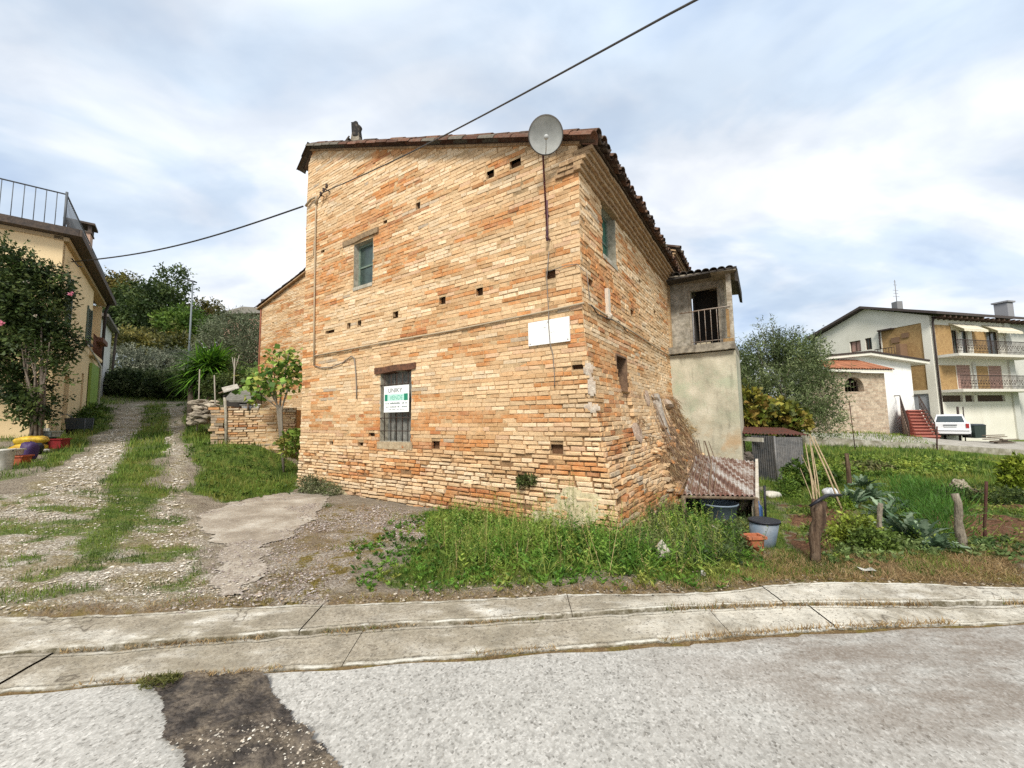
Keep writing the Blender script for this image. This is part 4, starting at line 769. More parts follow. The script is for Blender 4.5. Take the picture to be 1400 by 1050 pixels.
for r in range(10):
    m.col = tuple(A(.045, .04, .036)*rr3.uniform(.7, 1.4)); o = -.05+r*.185; coppo(m, TW(o, 5.485-.0814*(o+.1), .28), D2, UP, .5, .1, .085); 
    for k in range(1, 6): coppo(m, TW(o, 5.49-.0814*(o+.1), .16-k*.38), D2, UP, .44, .1, .085)
tbox(m, -.1, TWd+.16, 5.345, 5.385, -.2, .245); m.hexa([TW(TWd+.1, 5.05, .1), TW(TWd+.17, 5.02, .1), TW(TWd+.17, 5.02, -2.3), TW(TWd+.1, 5.05, -2.3), TW(TWd+.1, 5.38, .1), TW(TWd+.17, 5.36, .1), TW(TWd+.17, 5.36, -2.3), TW(TWd+.1, 5.38, -2.3)])
m.build('roof_tiles', M_TILE, tr_)
# things fixed to or hung from the house -------------------------------
pc = f_(752, 325, .0); pt = f_(748, 200, .17); dc = onplane(746, 185, W(0, 0, .36), N1)
SD = thing('satellite_dish', 'round grey satellite dish on a thin red pole by the upper brick corner', 'satellite dish', tuple(pc))
ax = EYE-dc+A(.25, 0, .9); ax /= np.linalg.norm(ax); ex = np.cross(UP, ax); ex /= np.linalg.norm(ex); ey = np.cross(ax, ex); R_ = 0.252
m = MB(); prof = [(.001, 0)]+[(R_*q, .055*q*q) for q in np.linspace(.1, 1, 9)]+[(R_+.008, .058), (R_+.004, .05)]+[(R_*q, .055*q*q-.012) for q in np.linspace(.98, .1, 8)]+[(.001, -.012)]
m.lathe(dc-ax*.05, prof, 40, (ex, ey, ax), False); DI = m.build('dish', simple('dish_grey', (.33, .335, .31), .15, 5, .5, .05, (.40, .40, .375)), SD)
m = MB(); m.lathe(dc-ax*.05, [(R_-.004, .050), (R_+.012, .052), (R_+.012, .062), (R_-.004, .063)], 40, (ex, ey, ax), False); m.build('rim', simple('rim_dark', (.10, .09, .08), .2), DI)
lb = dc+ax*.2+ey*(-.045)
m = MB(); m.lathe(lb, [(.012, -.05), (.03, -.05), (.034, -.01), (.034, .03), (.02, .05)], 14, (ex, ey, ax)); m.tube([dc-ey*R_*.9, dc-ey*.2+ax*.12, lb-ax*.02], .008, 6); m.build('feed_horn', simple('feed_grey', (.42, .42, .40), .1, 5, .5, 0), SD)
m = MB(); m.tube([f_(752, 326, .09), pt, dc-ax*.07], .014, 8); m.build('pole', simple('red_brown_pole', (.16, .035, .03), .3, 15, .6, .1, (.08, .03, .04)), SD)
m = MB(); m.tube([f_(752, 328, -.03), f_(752, 328, .12)], .016, 6); m.tube([f_(750, 295, -.03), f_(750, 295, .12)], .016, 6); m.tube([f_(752, 332, .09), f_(751, 278, .1)], .021, 8); m.build('wall_bracket', simple('purple_rust', (.10, .055, .09), .4, 15, .7, .2, (.16, .08, .06)), SD)
s_a, z_a = .20, 2.715
SP = thing('stone_plaque', 'blank white marble plaque, fixed to the brick wall beside the corner', 'plaque', tuple(W(.56, 2.9, 0)))
m = MB(); m.span(W, .205, .915, 2.71, 3.085, .005, .035); m.build('slab', simple('white_marble', (.80, .79, .75), .06, 4, .55, .05, (.74, .735, .70)), SP)
m = MB()
for q, z in ((.235, 2.74), (.885, 2.74), (.56, 3.05)): m = MB(); m.lathe(W(q, z, .0351), [(.010, 0), (.009, .004), (.001, .005)], 8, (D1, UP, N1)); m.build('screw', M_IRON, SP)
m = MB(); [m.span(W, a, b, z, z+.02, .0352, .0362) for a, b, z in ((.50, .515, 2.87), (.44, .452, 2.865), (.465, .475, 2.88), (.575, .59, 3.02), (.60, .64, 2.96))]; m.build('worn_lettering', simple('faint_grey', (.5, .5, .48), .2), SP)
# estate agent's board on the window bars
BO = W(4.40, 1.74, .015); SG = thing('sale_sign', 'white and green sale board tied to the barred lower window', 'sign', tuple(W(4.0, 1.74, .02)))
m = MB(); m.span(W, 3.665, 4.40, 1.735, 2.27, .004, .014); m.build('board', simple('white_board', (.78, .79, .77), .04, 4, .5, 0), SG)
M_INK = simple('dark_ink', (.05, .055, .06), .1, 20, .6, 0); M_TEAL = simple('green_ink', (.02, .22, .13), .1, 20, .6, 0); M_PALEG = simple('pale_green', (.45, .70, .60), .1, 20, .6, 0)
XD, YD = -D1, UP
m = MB(); m.span(W, 3.69, 4.375, 1.965, 2.10, .0142, .0150); bd = m.build('green_band', M_PALEG, SG)
m = MB(); m.span(W, 4.29, 4.375, 1.965, 2.10, .0152, .0158); m.build('green_block', M_TEAL, SG); m = MB(); m.span(W, 3.69, 3.80, 1.965, 2.10, .0152, .0158); m.build('green_block', M_TEAL, SG)
text_part('lettering', 'UNIKY', M_INK, SG, W(4.27, 2.135, .0165), XD, YD, .125, .42)
text_part('lettering', 'VENDE', simple('white_teal', (.10, .38, .28), .1, 20, .6, 0), SG, W(4.22, 1.985, .0165), XD, YD, .125, .38)
m = MB(); rl = random.Random(4)
for z, h, a0, a1 in ((1.90, .035, 3.72, 4.35), (1.83, .03, 3.72, 4.35), (1.785, .014, 3.8, 4.25)):      # lines too small to read
    q = a0
    while q < a1:
        w = rl.uniform(.012, .03)
        if rl.random() < .8: m.span(W, q, min(q+w, a1), z, z+h*rl.uniform(.6, 1), .0146, .0152)
        q += w+.008
m.build('small_print', simple('grey_ink', (.12, .17, .16), .1, 20, .6, 0), SG)
a = f_(447, 266, .12); b = atY(950, 0, 3.0); cdir = b-a; pts = [a+cdir*q+A(0, 0, -.10*math.sin(math.pi*min(q, 1)))*1 for q in np.linspace(0, 1.6, 24)]
m = MB(); m.tube(pts, .0105, 6); props(m.build('overhead_cable', simple('dark_twist', (.065, .06, .055), .3, 40, .7, .3), None, tuple(a)), 'long dark cable rising across the sky to the upper right from the brick wall', 'cable')
a = f_(419, 284, .08); b = atY(98, 358, 12.6); pts = [a+(b-a)*q+A(0, 0, -.28*math.sin(math.pi*q)) for q in np.linspace(0, 1, 24)]
m = MB(); m.tube(pts, .02, 6); props(m.build('overhead_cable', M_BLACK, None, tuple(a)), 'thin cable sagging between the yellow house and the left edge of the brick house', 'cable')
# ------------------------------------------------------------------ neighbours on the left
def openwall(name, fn, s0, s1, z0, z1, ops, th, mat, parent, o=0., col=None):
    """a slab with rectangular openings, in a wall's (s, z, o) frame"""
    m = MB(); ss_ = sorted(set([s0, s1]+[v for q in ops for v in q[:2] if s0 < v < s1])); zs_ = sorted(set([z0, z1]+[v for q in ops for v in q[2:4] if z0 < v < z1]))
    for i in range(len(ss_)-1):
        j = 0
        while j < len(zs_)-1:
            sc = (ss_[i]+ss_[i+1])/2
            free = lambda k: not any(q[0] < sc < q[1] and q[2] < (zs_[k]+zs_[k+1])/2 < q[3] for q in ops)
            if not free(j): j += 1; continue
            k = j
            while k+1 < len(zs_)-1 and free(k+1): k += 1
            m.span(fn, ss_[i], ss_[i+1], zs_[j], zs_[k+1], o-th, o); j = k+1
    return m.build(name, mat, parent)
def plaster(name, c, c2, stain_shade=(.25, .2, .14), sc=1.2):
    t = NT(name); base = t.mix(t.ramp(t.noise(sc, 6, .6), (.35, 0.), (.7, 1.)), c, c2); base = t.mix(t.ramp(t.noise(1.6, 6, .65, t.mapv((1, 1, .18))), (.56, 0.), (.8, .5)), base, stain_shade)
    t.bump(t.noise(60, 5, .7), .3, .008); return t.fin(base, .92, .2)
AY = A(-14.08, 11.8, 0); E1 = A(-.657, .754, 0); E2 = A(-.754, -.657, 0); NS = A(.754, .657, 0); NFr = A(.657, -.754, 0)
YS = lambda s, z, o=0: AY+E1*s+NS*o+UP*z
YF = lambda s, z, o=0: AY+E2*s+NFr*o+UP*z
M_YEL = plaster('yellow_plaster', (.80, .62, .37), (.74, .56, .32), (.48, .36, .22)); M_EAVE = simple('dark_eave', (.055, .045, .04), .4, 9, .8, .3, (.11, .08, .06)); M_RAIL = simple('grey_rail', (.10, .11, .12), .2, 20, .5, 0)
M_SHUT = simple('green_grey_shutter', (.10, .135, .11), .3, 12, .6, .1)
YH = thing('yellow_house', 'yellow plastered house on the left with a railed roof terrace', 'house', tuple(on(AY[0], AY[1])))
openwall('front_wall', YF, .0, 7, .2, 7.4, [(2.2, 3.0, 2.3, 3.3)], .3, M_YEL, YH)
openwall('side_wall', YS, .001, 6.2, .4, 7.4, [(1.75, 2.6, 0, 3.3), (4.85, 5.35, 0, 3.66)], .28, M_YEL, YH)
openwall('side_wall', YS, 6.2, 9.1, .4, 4.55, [], .28, M_YEL, YH); openwall('recessed_wall', YS, 6.2, 9.1, 4.7, 7.4, [], .2, M_YEL, YH, o=-1.0)
m = MB(); m.span(YS, 6.2, 9.1, 4.56, 4.69, -1.2, .12); m.span(YS, 8.95, 9.1, 4.7, 7.3, -1., -.02); m.build('balcony_slab', M_YEL, YH)
m = MB(); m.tube([YS(6.3, 5.5, .08), YS(9.0, 5.5, .08)], .03, 6); [m.tube([YS(6.35+.2*k, 4.7, .08), YS(6.35+.2*k, 5.5, .08)], .013, 5) for k in range(14)]; m.span(YS, 7.0, 8.6, 5.3, 5.5, .09, .3); m.build('balcony_railing', simple('flower_box', (.15, .07, .045), .3), YH)
m = MB(); m.span(YS, 1.75, 2.6, .6, 3.29, -.30, -.26); m.build('door', simple('dark_door', (.16, .11, .07), .3, 9), YH); m = MB(); m.span(YS, 4.85, 5.35, .8, 3.65, -.3, -.26); m.build('door', simple('brown_door', (.16, .11, .07), .3, 9), YH)
m = MB(); m.span(YF, -.35, 7, 7.52, 7.74, -6, .34); m.span(YS, -.33, 9.4, 7.522, 7.738, -6, .42); m.build('roof', M_EAVE, YH)
m = MB(); m.span(YS, -.05, 9.3, 7.38, 7.5, -.2, .12); m.span(YF, 0, 7, 7.401, 7.515, -.2, .05); m.build('cornice', simple('pale_trim', (.48, .36, .21), .2), YH)
def railing(m, fn, s0, s1, z0, z1, o, st=.2, r=.011, top=.022):
    m.tube([fn(s0, z1, o), fn(s1, z1, o)], top, 6); n = max(1, int(abs(s1-s0)/st))
    for k in range(n+1): m.tube([fn(s0+(s1-s0)*k/n, z0, o), fn(s0+(s1-s0)*k/n, z1, o)], r, 5)
m = MB(); railing(m, YF, .0, 6.5, 7.74, 8.92, -.02, .21); railing(m, YS, .02, 9.2, 7.74, 8.92, -.02, .18); m.tube([YS(.02, 7.74, -.02), YS(.02, 9.0, -.02)], .035, 6); m.build('terrace_railing', M_RAIL, YH)
m = MB(); cp = atY(111, 310, 15.2)*A(1, 1, 0); m.box(cp+UP*8.5, .62, .62, 1.7, (E1, NS, UP)); CHY = m.build('chimney', simple('pink_plaster', (.5, .33, .24), .3), YH)
m = MB(); m.box(cp+UP*9.36, .7, .7, .06, (E1, NS, UP)); [m.box(cp+E1*a*.28+NS*b*.28+UP*9.52, .1, .1, .28, (E1, NS, UP)) for a in (-1, 1) for b in (-1, 1)]; m.box(cp+UP*9.7, .86, .86, .08, (E1, NS, UP)); m.build('chimney_cap', M_EAVE, CHY)
def shutter(fn, s0, s1, z0, z1, parent, mat=M_SHUT):
    m = MB(); m.span(fn, s0, s0+.07, z0, z1, .0, .05); m.span(fn, s1-.07, s1, z0, z1, .0, .05); n = int((z1-z0)/.09)
    for k in range(n): z = z0+(z1-z0)*k/n; m.hexa([fn(s0+.07, z, .005), fn(s1-.07, z, .005), fn(s1-.07, z, .045), fn(s0+.07, z, .045), fn(s0+.07, z+.075, .0), fn(s1-.07, z+.075, .0), fn(s1-.07, z+.06, .015), fn(s0+.07, z+.06, .015)])
    return m.build('shutter', mat, parent)
shutter(YS, 4.9, 5.95, 5.0, 6.45, YH); shutter(YS, 1.0, 1.7, 4.9, 6.6, YH)
m = MB(); m.span(YS, 4.9, 6.0, 4.88, 4.97, 0, .12); m.build('sill', M_EAVE, YH)
m = MB(); m.tube([YS(9.05, 7.5, .2), YS(9.05, 7.1, .1), YS(9.0, 2.4, .08)], .06, 7); m.build('downpipe', simple('dark_pipe', (.045, .035, .03), .2), YH)
M_GREENP = simple('green_panel', (.22, .33, .06), .2, 6, .6, .1); m = MB(); m.span(YS, 6.3, 8.4, 2.3, 4.25, .02, .1); m.build('green_panel', M_GREENP, YH)
m = MB(); m.tube([YS(8.45, 2.3, .14), YS(8.45, 4.3, .14), YS(6.9, 4.5, .14)], .05, 6); m.tube([YS(4.6, 4.75, .14), YS(6.9, 4.5, .14)], .035, 6); m.build('canopy_frame', simple('white_frame', (.6, .58, .52), .2), YH)
m = MB(); m.hexa([YF(1.15, 3.85, .0), YF(7, 3.85, .0), YF(7, 3.7, 1.1), YF(1.15, 3.7, 1.1), YF(1.15, 4.0, 0), YF(7, 4.0, 0), YF(7, 3.85, 1.1), YF(1.15, 3.85, 1.1)]); m.build('porch_roof', M_EAVE, YH)
m = MB(); m.span(YF, 2.2, 3., 2.3, 3.3, -.25, -.2); m.build('window', M_DARK, YH)
m = MB(); m.tube([YS(1.15, 7.2, .02), YS(1.15, 6.95, .2), YS(.9, 6.9, .3)], .02, 5); m.build('cable_hook', M_RAIL, YH)
WHp = AY+E1*12.2+NS*(-.4); WH = thing('white_house', 'small white plastered house behind the yellow house', 'house', tuple(on(WHp[0], WHp[1])))
Wf = lambda s, z, o=0: YS(s, z, o)
m = MB(); m.span(Wf, 10.6, 15.2, 1.8, 7.2, -5, -.2); m.build('wall', plaster('white_plaster', (.62, .61, .57), (.52, .51, .47), (.3, .28, .25)), WH)
m = MB(); m.hexa([Wf(10.3, 7.2, -2.5), Wf(15.5, 7.2, -2.5), Wf(15.5, 7.12, .1), Wf(10.3, 7.12, .1), Wf(10.3, 7.4, -2.5), Wf(15.5, 7.4, -2.5), Wf(15.5, 7.26, .1), Wf(10.3, 7.26, .1)]); m.build('roof', simple('grey_roof', (.16, .14, .12), .3), WH)
m = MB(); m.tube([Wf(15.1, 7.1, .0), Wf(15.1, 2.5, -.1)], .06, 6); m.build('downpipe', M_EAVE, WH)

# ---- clutter in front of the yellow house (each a thing of its own)
def place(px, py): return G(px, py)
def sc_(p): return p[1]/FPX
M_SACKY = simple('yellow_plastic', (.60, .41, .03), .35, 9, .5, .5, (.42, .23, .02)); M_WPL = simple('white_plastic', (.60, .58, .52), .3, 7, .55, .2, (.42, .40, .34)); M_RED = simple('red_plastic', (.29, .02, .022), .35, 9, .55, .2, (.2, .03, .03)); M_ORG = simple('orange_plastic', (.42, .08, .025), .35, 9, .55, .2, (.3, .08, .04)); M_GRNP = simple('dark_green_plastic', (.012, .06, .03), .2, 9, .5, .1); M_PURP = simple('purple_bag', (.05, .025, .09), .3, 14, .5, .5); M_BLK = simple('black_plastic', (.015, .015, .02), .3, 14, .45, .4); M_CHAR = simple('charcoal_plastic', (.045, .055, .065), .2, 9, .6, .1)
def sack(name, label, cat, c, w, d, h, mat, seed, group=None, ang=0.):
    m = MB(); n = 18; k = 9; vs = []; fs = []; r = random.Random(seed); ph = [r.uniform(0, 6) for _ in range(5)]
    for i in range(k+1):
        v = math.pi*i/k
        for j in range(n):
            u = 2*math.pi*j/n; x = math.copysign(abs(math.cos(u))**.55, math.cos(u))*math.sin(v)**.6; y = math.copysign(abs(math.sin(u))**.55, math.sin(u))*math.sin(v)**.6
            q = 1+.06*math.sin(3*u+ph[0]+2*v)+.04*math.sin(7*u+ph[1])+.04*math.sin(5*v+ph[2]+u); z = -math.cos(v)*.5*q+.5+.06*math.sin(2*u+ph[3])*math.sin(v)
            X, Y = x*w/2*q, y*d/2*q; vs.append(c+A(X*math.cos(ang)-Y*math.sin(ang), X*math.sin(ang)+Y*math.cos(ang), max(0, z)*h))
    for i in range(k):
        for j in range(n): fs.append((i*n+j, i*n+(j+1) % n, (i+1)*n+(j+1) % n, (i+1)*n+j))
    m.add(vs, fs, True); o = m.build(name, mat, None, tuple(c)); return props(o, label, cat, group)
def crate(name, label, cat, c, w, d, h, mat, ang=0., taper=.9, lattice=True, wall=.02, group=None):
    x = A(math.cos(ang), math.sin(ang), 0); y = A(-math.sin(ang), math.cos(ang), 0); t_ = thing(name, label, cat, tuple(c), group); m = MB()
    for sx_, sy_, L in ((1, 0, d), (-1, 0, d), (0, 1, w), (0, -1, w)):
        nrm = x*sx_+y*sy_; tg = np.cross(UP, nrm); hh = (w if sx_ else d)/2
        a = c+nrm*hh*taper-tg*L/2*taper; b = c+nrm*hh*taper+tg*L/2*taper; e = c+nrm*hh+tg*L/2+UP*h; f = c+nrm*hh-tg*L/2+UP*h
        m.hexa([a-nrm*wall, b-nrm*wall, b, a, f-nrm*wall, e-nrm*wall, e, f])
    m.box(c+UP*.012, w*taper-.01, d*taper-.01, .02, (x, y, UP)); m.build('body', mat, t_)
    m = MB(); e = .018
    for sx_, sy_, L in ((1, 0, d), (-1, 0, d), (0, 1, w-.07), (0, -1, w-.07)):
        nrm = x*sx_+y*sy_; m.box(c+nrm*((w if sx_ else d)/2+.004)+UP*(h-.003), .034, L+.035, .03, (nrm, np.cross(UP, nrm), UP))
    m.build('rim', mat, t_); return t_
def bucket(name, label, cat, c, r, h, mat, handle=True, inner=None, seg=20, group=None):
    t_ = thing(name, label, cat, tuple(c), group); m = MB(); m.lathe(c, [(r*.78, 0), (r*.8, .005), (r*.97, h*.92), (r*1.04, h*.93), (r*1.05, h), (r*.98, h), (r*.95, h*.9), (r*.76, .03), (.001, .03)], seg); m.build('body', mat, t_)
    if handle: m = MB(); m.tube([c+A(math.cos(a)*r*1.05, .1*r, h*.95-math.sin(a)*r*.5) for a in np.linspace(0, math.pi, 10)], .006, 5); m.build('handle', M_IRON, t_)
    return t_
p = place(5, 644); k = sc_(p); bucket('bucket', 'grubby white bucket at the left edge of the photo', 'bucket', p, .13, .42, M_WPL)
p = place(22, 636); crate('crate', 'orange-red plastic crate between the white bucket and the purple bag', 'crate', p, .34, .26, .19, M_ORG, .3)
crate('box', 'small white plastic box lying on the orange-red crate', 'box', p+A(-.05, 0, .215), .17, .2, .12, M_WPL, .3)
p = place(18, 622); p = p+A(.0, .28, 0); sack('sack', 'lower of the two yellow plastic sacks', 'sack', p, .62, .4, .26, M_SACKY, 3, 'yellow sacks', .3); sack('sack', 'upper yellow sack, lying on another yellow sack', 'sack', p+A(.03, .03, .235), .58, .36, .2, simple('yellow_plastic_b', (.64, .46, .05), .35, 9, .5, .5, (.45, .25, .02)), 8, 'yellow sacks', .5)
p = place(39, 630); sack('bag', 'dark purple rubbish bag on the grass beside the orange-red crate', 'bag', p, .22, .26, .42, M_PURP, 12)
p = place(48, 622); sack('bag', 'black rubbish bag between the purple bag and the green bucket', 'bag', p, .22, .24, .28, M_BLK, 15)
p = place(62, 613); bucket('bucket', 'dark green bucket beside the red crate', 'bucket', p, .19, .29, M_GRNP); crate('bottle_crate', 'clear pale plastic crate resting on the dark green bucket', 'crate', p+A(.02, .03, .295), .36, .3, .15, simple('clear_plastic', (.42, .46, .42), .35, 14, .35, .3, (.22, .25, .22)), .2)
p = place(80, 613); crate('crate', 'bright red square tub at the foot of the yellow wall', 'tub', p, .30, .28, .25, M_RED, .25, .93)
p = place(61, 619); sack('rag', 'crumpled white plastic rag on the grass below the green bucket', 'rag', p, .18, .12, .09, M_WPL, 21)
p = place(46, 606); t_ = thing('metal_stand', 'thin white metal frame stand behind the black bag', 'stand', tuple(p)); m = MB(); a = p+A(-.08, .05, 0); b = p+A(.14, .12, 0)
m.tube([a, a+UP*.52, b+UP*.54, b], .014, 6); m.tube([a+UP*.25, b+UP*.25], .01, 5); m.build('frame', M_WPL, t_); m = MB(); m.box((a+b)/2+A(.04, .1, .35), .26, .02, .12); m.build('shelf', M_WPL, t_)
p = place(107, 594); x = A(.9, .3, 0); x /= np.linalg.norm(x); t_ = thing('wheelbarrow', 'dark grey garden cart with its handle against the yellow wall', 'cart', tuple(p)); m = MB(); y = np.cross(UP, x); c = p+UP*.18
for (o, nx_, L, hh) in ((x, x, .42, .26), (-x, x, .42, .26), (y, y, .5, .21), (-y, y, .5, .21)):
    tg = np.cross(UP, o); a = c+o*hh*.85-tg*L/2*.85; b = c+o*hh*.85+tg*L/2*.85; e = c+o*hh+tg*L/2+UP*.36; f = c+o*hh-tg*L/2+UP*.36; m.hexa([a-o*.015, b-o*.015, b, a, f-o*.015, e-o*.015, e, f])
m.box(c+UP*.01, .44, .35, .02, (x, y, UP)); m.build('tray', M_CHAR, t_); m = MB(); [m.tube([c+x*.26+y*s*.2+UP*.33, c+x*.24+y*s*.17-UP*.18], .014, 6) for s in (-1, 1)]; m.tube([c-x*.2+y*.18+UP*.3, c-x*.45+y*.2+UP*.5, c-x*.52+y*.05+UP*.47], .014, 6); m.build('frame', M_RAIL, t_)
m = MB(); m.lathe(p-x*.2+UP*.13+y*.02, [(.06, -.03), (.13, -.025), (.13, .025), (.06, .03)], 14, (x, UP, y)); m.build('wheel', M_BLK, t_)

# ---- ruined brick pen, its roof and the dry stone heap
pA = place(303, 607); pB = atY(357, 604, pA[1]+.25); pB[2] = hz(pB[0], pB[1]); ux = (pB-pA)*A(1, 1, 0); PL = np.linalg.norm(ux); ux = ux/PL; uy = np.cross(UP, ux); zb = min(pA[2], pB[2])-.12
PW = lambda s, z, o=0: pA*A(1, 1, 0)+ux*s-uy*o+UP*z
PEN = thing('brick_pen', 'low ruined brick pen with a grey sheet roof beside the brick house', 'animal pen', tuple(pA)); topz = lambda s: zb+.98+.06*math.sin(s*9)
zt = float(atY(330, 560, pA[1])[2])
brickwall('wall', PW, lambda s, z: .02*math.sin(s*4), lambda z: .12, lambda z: PL+.9, zb, zt, [M_BRICK, M_MORTAR], PEN, 61, (), (), (), lambda s, z: .75, lambda s, z: -.05, lambda s, z: .82, .12, lambda s, z: .15)
m = MB(); m.hexa([PW(.12, zb, -.5), PW(PL+.9, zb, -.5), PW(PL+.9, zb, -.03), PW(.12, zb, -.03), PW(.12, zt, -.5), PW(PL+.9, zt-.02, -.5), PW(PL+.9, zt-.02, -.03), PW(.12, zt, -.03)]); m.hexa([PW(.0, zb, -1.8), PW(.14, zb, -1.8), PW(.14, zb, -.13), PW(0, zb, -.13), PW(.0, zt+.1, -1.8), PW(.14, zt+.1, -1.8), PW(.14, zt+.1, -.13), PW(0, zt+.1, -.13)]); m.build('wall_core', M_PBRICK, PEN)
m = MB(); m.tube([PW(.14, zb, .03), PW(.08, zt-.1, .02), PW(.0, zt+.35, -.05)], [.045, .04, .035], 7); m.build('post', simple('pale_post', (.42, .38, .30), .4, 12, .9, .4, (.26, .23, .17)), PEN)
m = MB(); rp = random.Random(4)
for k in range(34): m.col = tuple(PAL[rp.choice(('tan', 'grey', 'cream', 'orange'))]*rp.uniform(.5, .9)); m.hexa((lambda s, z, o, w, h, d: [PW(s-w, z, o-d), PW(s+w, z+.01, o-d), PW(s+w, z, o+d), PW(s-w, z, o+d), PW(s-w, z+h, o-d), PW(s+w, z+h, o-d), PW(s+w, z+h, o+d), PW(s-w, z+h, o+d)])(-.2+.13*(k % 2)+rp.uniform(-.03, .03), zb+(k//2)*.075, -.12+rp.uniform(-.04, .04), rp.uniform(.08, .13), .066, .11))
m.build('stone_pier', M_BRICK, PEN)
q = lambda px, py, dY=0.: atY(px, py, pA[1]+dY)
M_FIBRE = simple('fibre_cement', (.22, .205, .18), .45, 7, .95, .6, (.12, .115, .09))
def corr(name, a, b, c, d, mat, parent, n=60, amp=.02, per=14, colf=None):
    """corrugated sheet: a,b the back edge, d,c the front edge"""
    m = MB(); nr = np.cross(b-a, d-a); nr = nr/np.linalg.norm(nr); nr = nr if nr[2] > 0 else -nr; vs = []; fs = []
    for j in range(7):
        for i in range(n+1): u = i/n; v = j/6; vs.append((a*(1-u)+b*u)*(1-v)+(d*(1-u)+c*u)*v+nr*amp*math.sin(2*math.pi*per*u))
    for j in range(6):
        for i in range(n): fs.append((j*(n+1)+i, j*(n+1)+i+1, (j+1)*(n+1)+i+1, (j+1)*(n+1)+i))
    m.add(vs, fs, True); return m.build(name, mat, parent)
m = MB(); a, b, c, d = q(318, 533, 1.4), q(356, 530, 1.4), q(341, 548, .15), q(306, 547, .15); th_ = UP*.05; m.hexa([d-th_, c-th_, b-th_, a-th_, d, c, b, a]); m.build('roof_sheet', M_FIBRE, PEN)
m = MB(); a, b, c, d = q(303, 531, 1.5), q(324, 526, 1.6), q(327, 531, 1.3), q(306, 537, 1.2); m.hexa([d-th_*.6+UP*.03, c-th_*.6+UP*.03, b-th_*.6+UP*.03, a-th_*.6+UP*.03, d+UP*.03, c+UP*.03, b+UP*.03, a+UP*.03]); m.build('roof_sheet', simple('pale_sheet', (.46, .43, .37), .3, 9, .9, .3, (.3, .27, .22)), PEN)
m = MB(); m.tube([q(299, 538, 1.2), q(318, 531, 1.5), q(330, 527, 1.6)], .03, 6); m.build('beam', M_WOOD, PEN); m = MB(); m.tube([q(339, 550, .1), q(339, 562, .1)], .022, 6); m.build('beam', M_WOOD, PEN)
m = MB(); m.quad(q(340, 550, .2), q(357, 538, 1.2), q(357, 562, 1.2), q(340, 562, .2)); m.build('side_panel', simple('grey_panel', (.2, .205, .21), .2), PEN)
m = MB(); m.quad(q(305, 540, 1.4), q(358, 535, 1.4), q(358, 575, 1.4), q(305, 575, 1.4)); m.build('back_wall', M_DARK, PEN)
c = PW(.66*PL, zt+.002, -.28); crate('basin', 'white basin propped on top of the ruined brick pen wall', 'basin', c, .54, .3, .15, M_WPL, .1, .8)
m = MB(); c = PW(.62*PL, zt+.04, -.03); m.rock(c, .10, 4, (1.2, .7, .7)); props(m.build('stone', simple('grey_stone', (.16, .165, .17), .3, 9), None, tuple(c)), 'grey stone lying in front of the white basin on the pen wall', 'stone')
DS = thing('stone_heap', 'heap of dry field stones left of the brick pen', 'stone heap', tuple(place(278, 575))); m = MB(); rk = random.Random(8)
for k in range(90):
    px = rk.uniform(264, 293); py = rk.uniform(548, 578)-.3*(px-264)*.0; v = rk.random(); pp = atY(px, py, 12.6+rk.uniform(-.5, .9)); m.col = tuple(A(.34, .29, .22)*rk.uniform(.5, 1.35)); m.rock(pp, rk.uniform(.07, .15), k, (1.35, 1.1, .6))
t = NT('field_stone'); c = t.attr('Col'); t.bump(t.noise(40, 5, .7), .7, .01); M_FSTONE = t.fin(t.mix(1., c, t.ramp(t.noise(14, 5, .7), (.3, .6), (.7, 1.3)), 'MULTIPLY'), .95, .15); m.build('stones', M_FSTONE, DS)
for i, (x0, y0, x1, y1, Y, lb) in enumerate([(271, 556, 273, 505, 13.5, 'thin grey stake behind the stone heap, leftmost of three'), (297, 535, 293, 513, 12.8, 'short pale stake leaning over the pen roof, middle of three'), (319, 528, 321, 490, 13., 'forked pale stake behind the pen, rightmost of three')]):
    m = MB(); a = atY(x0, y0, Y); b = atY(x1, y1, Y); a[2] = min(a[2], hz(a[0], a[1])); m.tube([a, (a+b)/2+A(.02, 0, 0), b], [.026, .022, .018], 6)
    if i == 2: m.tube([(a+b)/2+(b-a)*.3, b+A(.15, 0, .12)], .012, 5); m.tube([(a+b)/2+(b-a)*.35, b+A(-.16, .1, .05)], .012, 5)
    props(m.build('stake', simple('stake_wood', (.30, .27, .22), .3, 14), None, tuple(a)), lb, 'stake', 'stakes by the brick pen')
# ---- street lamp
a = atY(261, 474, 24.); b = atY(264, 386, 24.); a[2] = hz(a[0], a[1]); a[0] = b[0]-.02; SL = thing('street_lamp', 'tall slim grey street lamp in front of the wooded hill', 'street lamp', tuple(a)); m = MB(); m.tube([a, a*A(1, 1, 0)+UP*b[2]], [.06, .04], 8); m.build('pole', simple('lamp_grey', (.17, .19, .20), .15, 9, .6, 0), SL)
m = MB(); b = a*A(1, 1, 0)+UP*b[2]; m.hexa([b+A(-.34, -.14, .14), b+A(.16, -.14, -.02), b+A(.16, .14, -.02), b+A(-.34, .14, .14), b+A(-.36, -.12, .2), b+A(.18, -.12, .06), b+A(.18, .12, .06), b+A(-.36, .12, .2)]); m.build('lamp_head', simple('lamp_dark', (.05, .055, .06), .1, 9, .5, 0), SL)
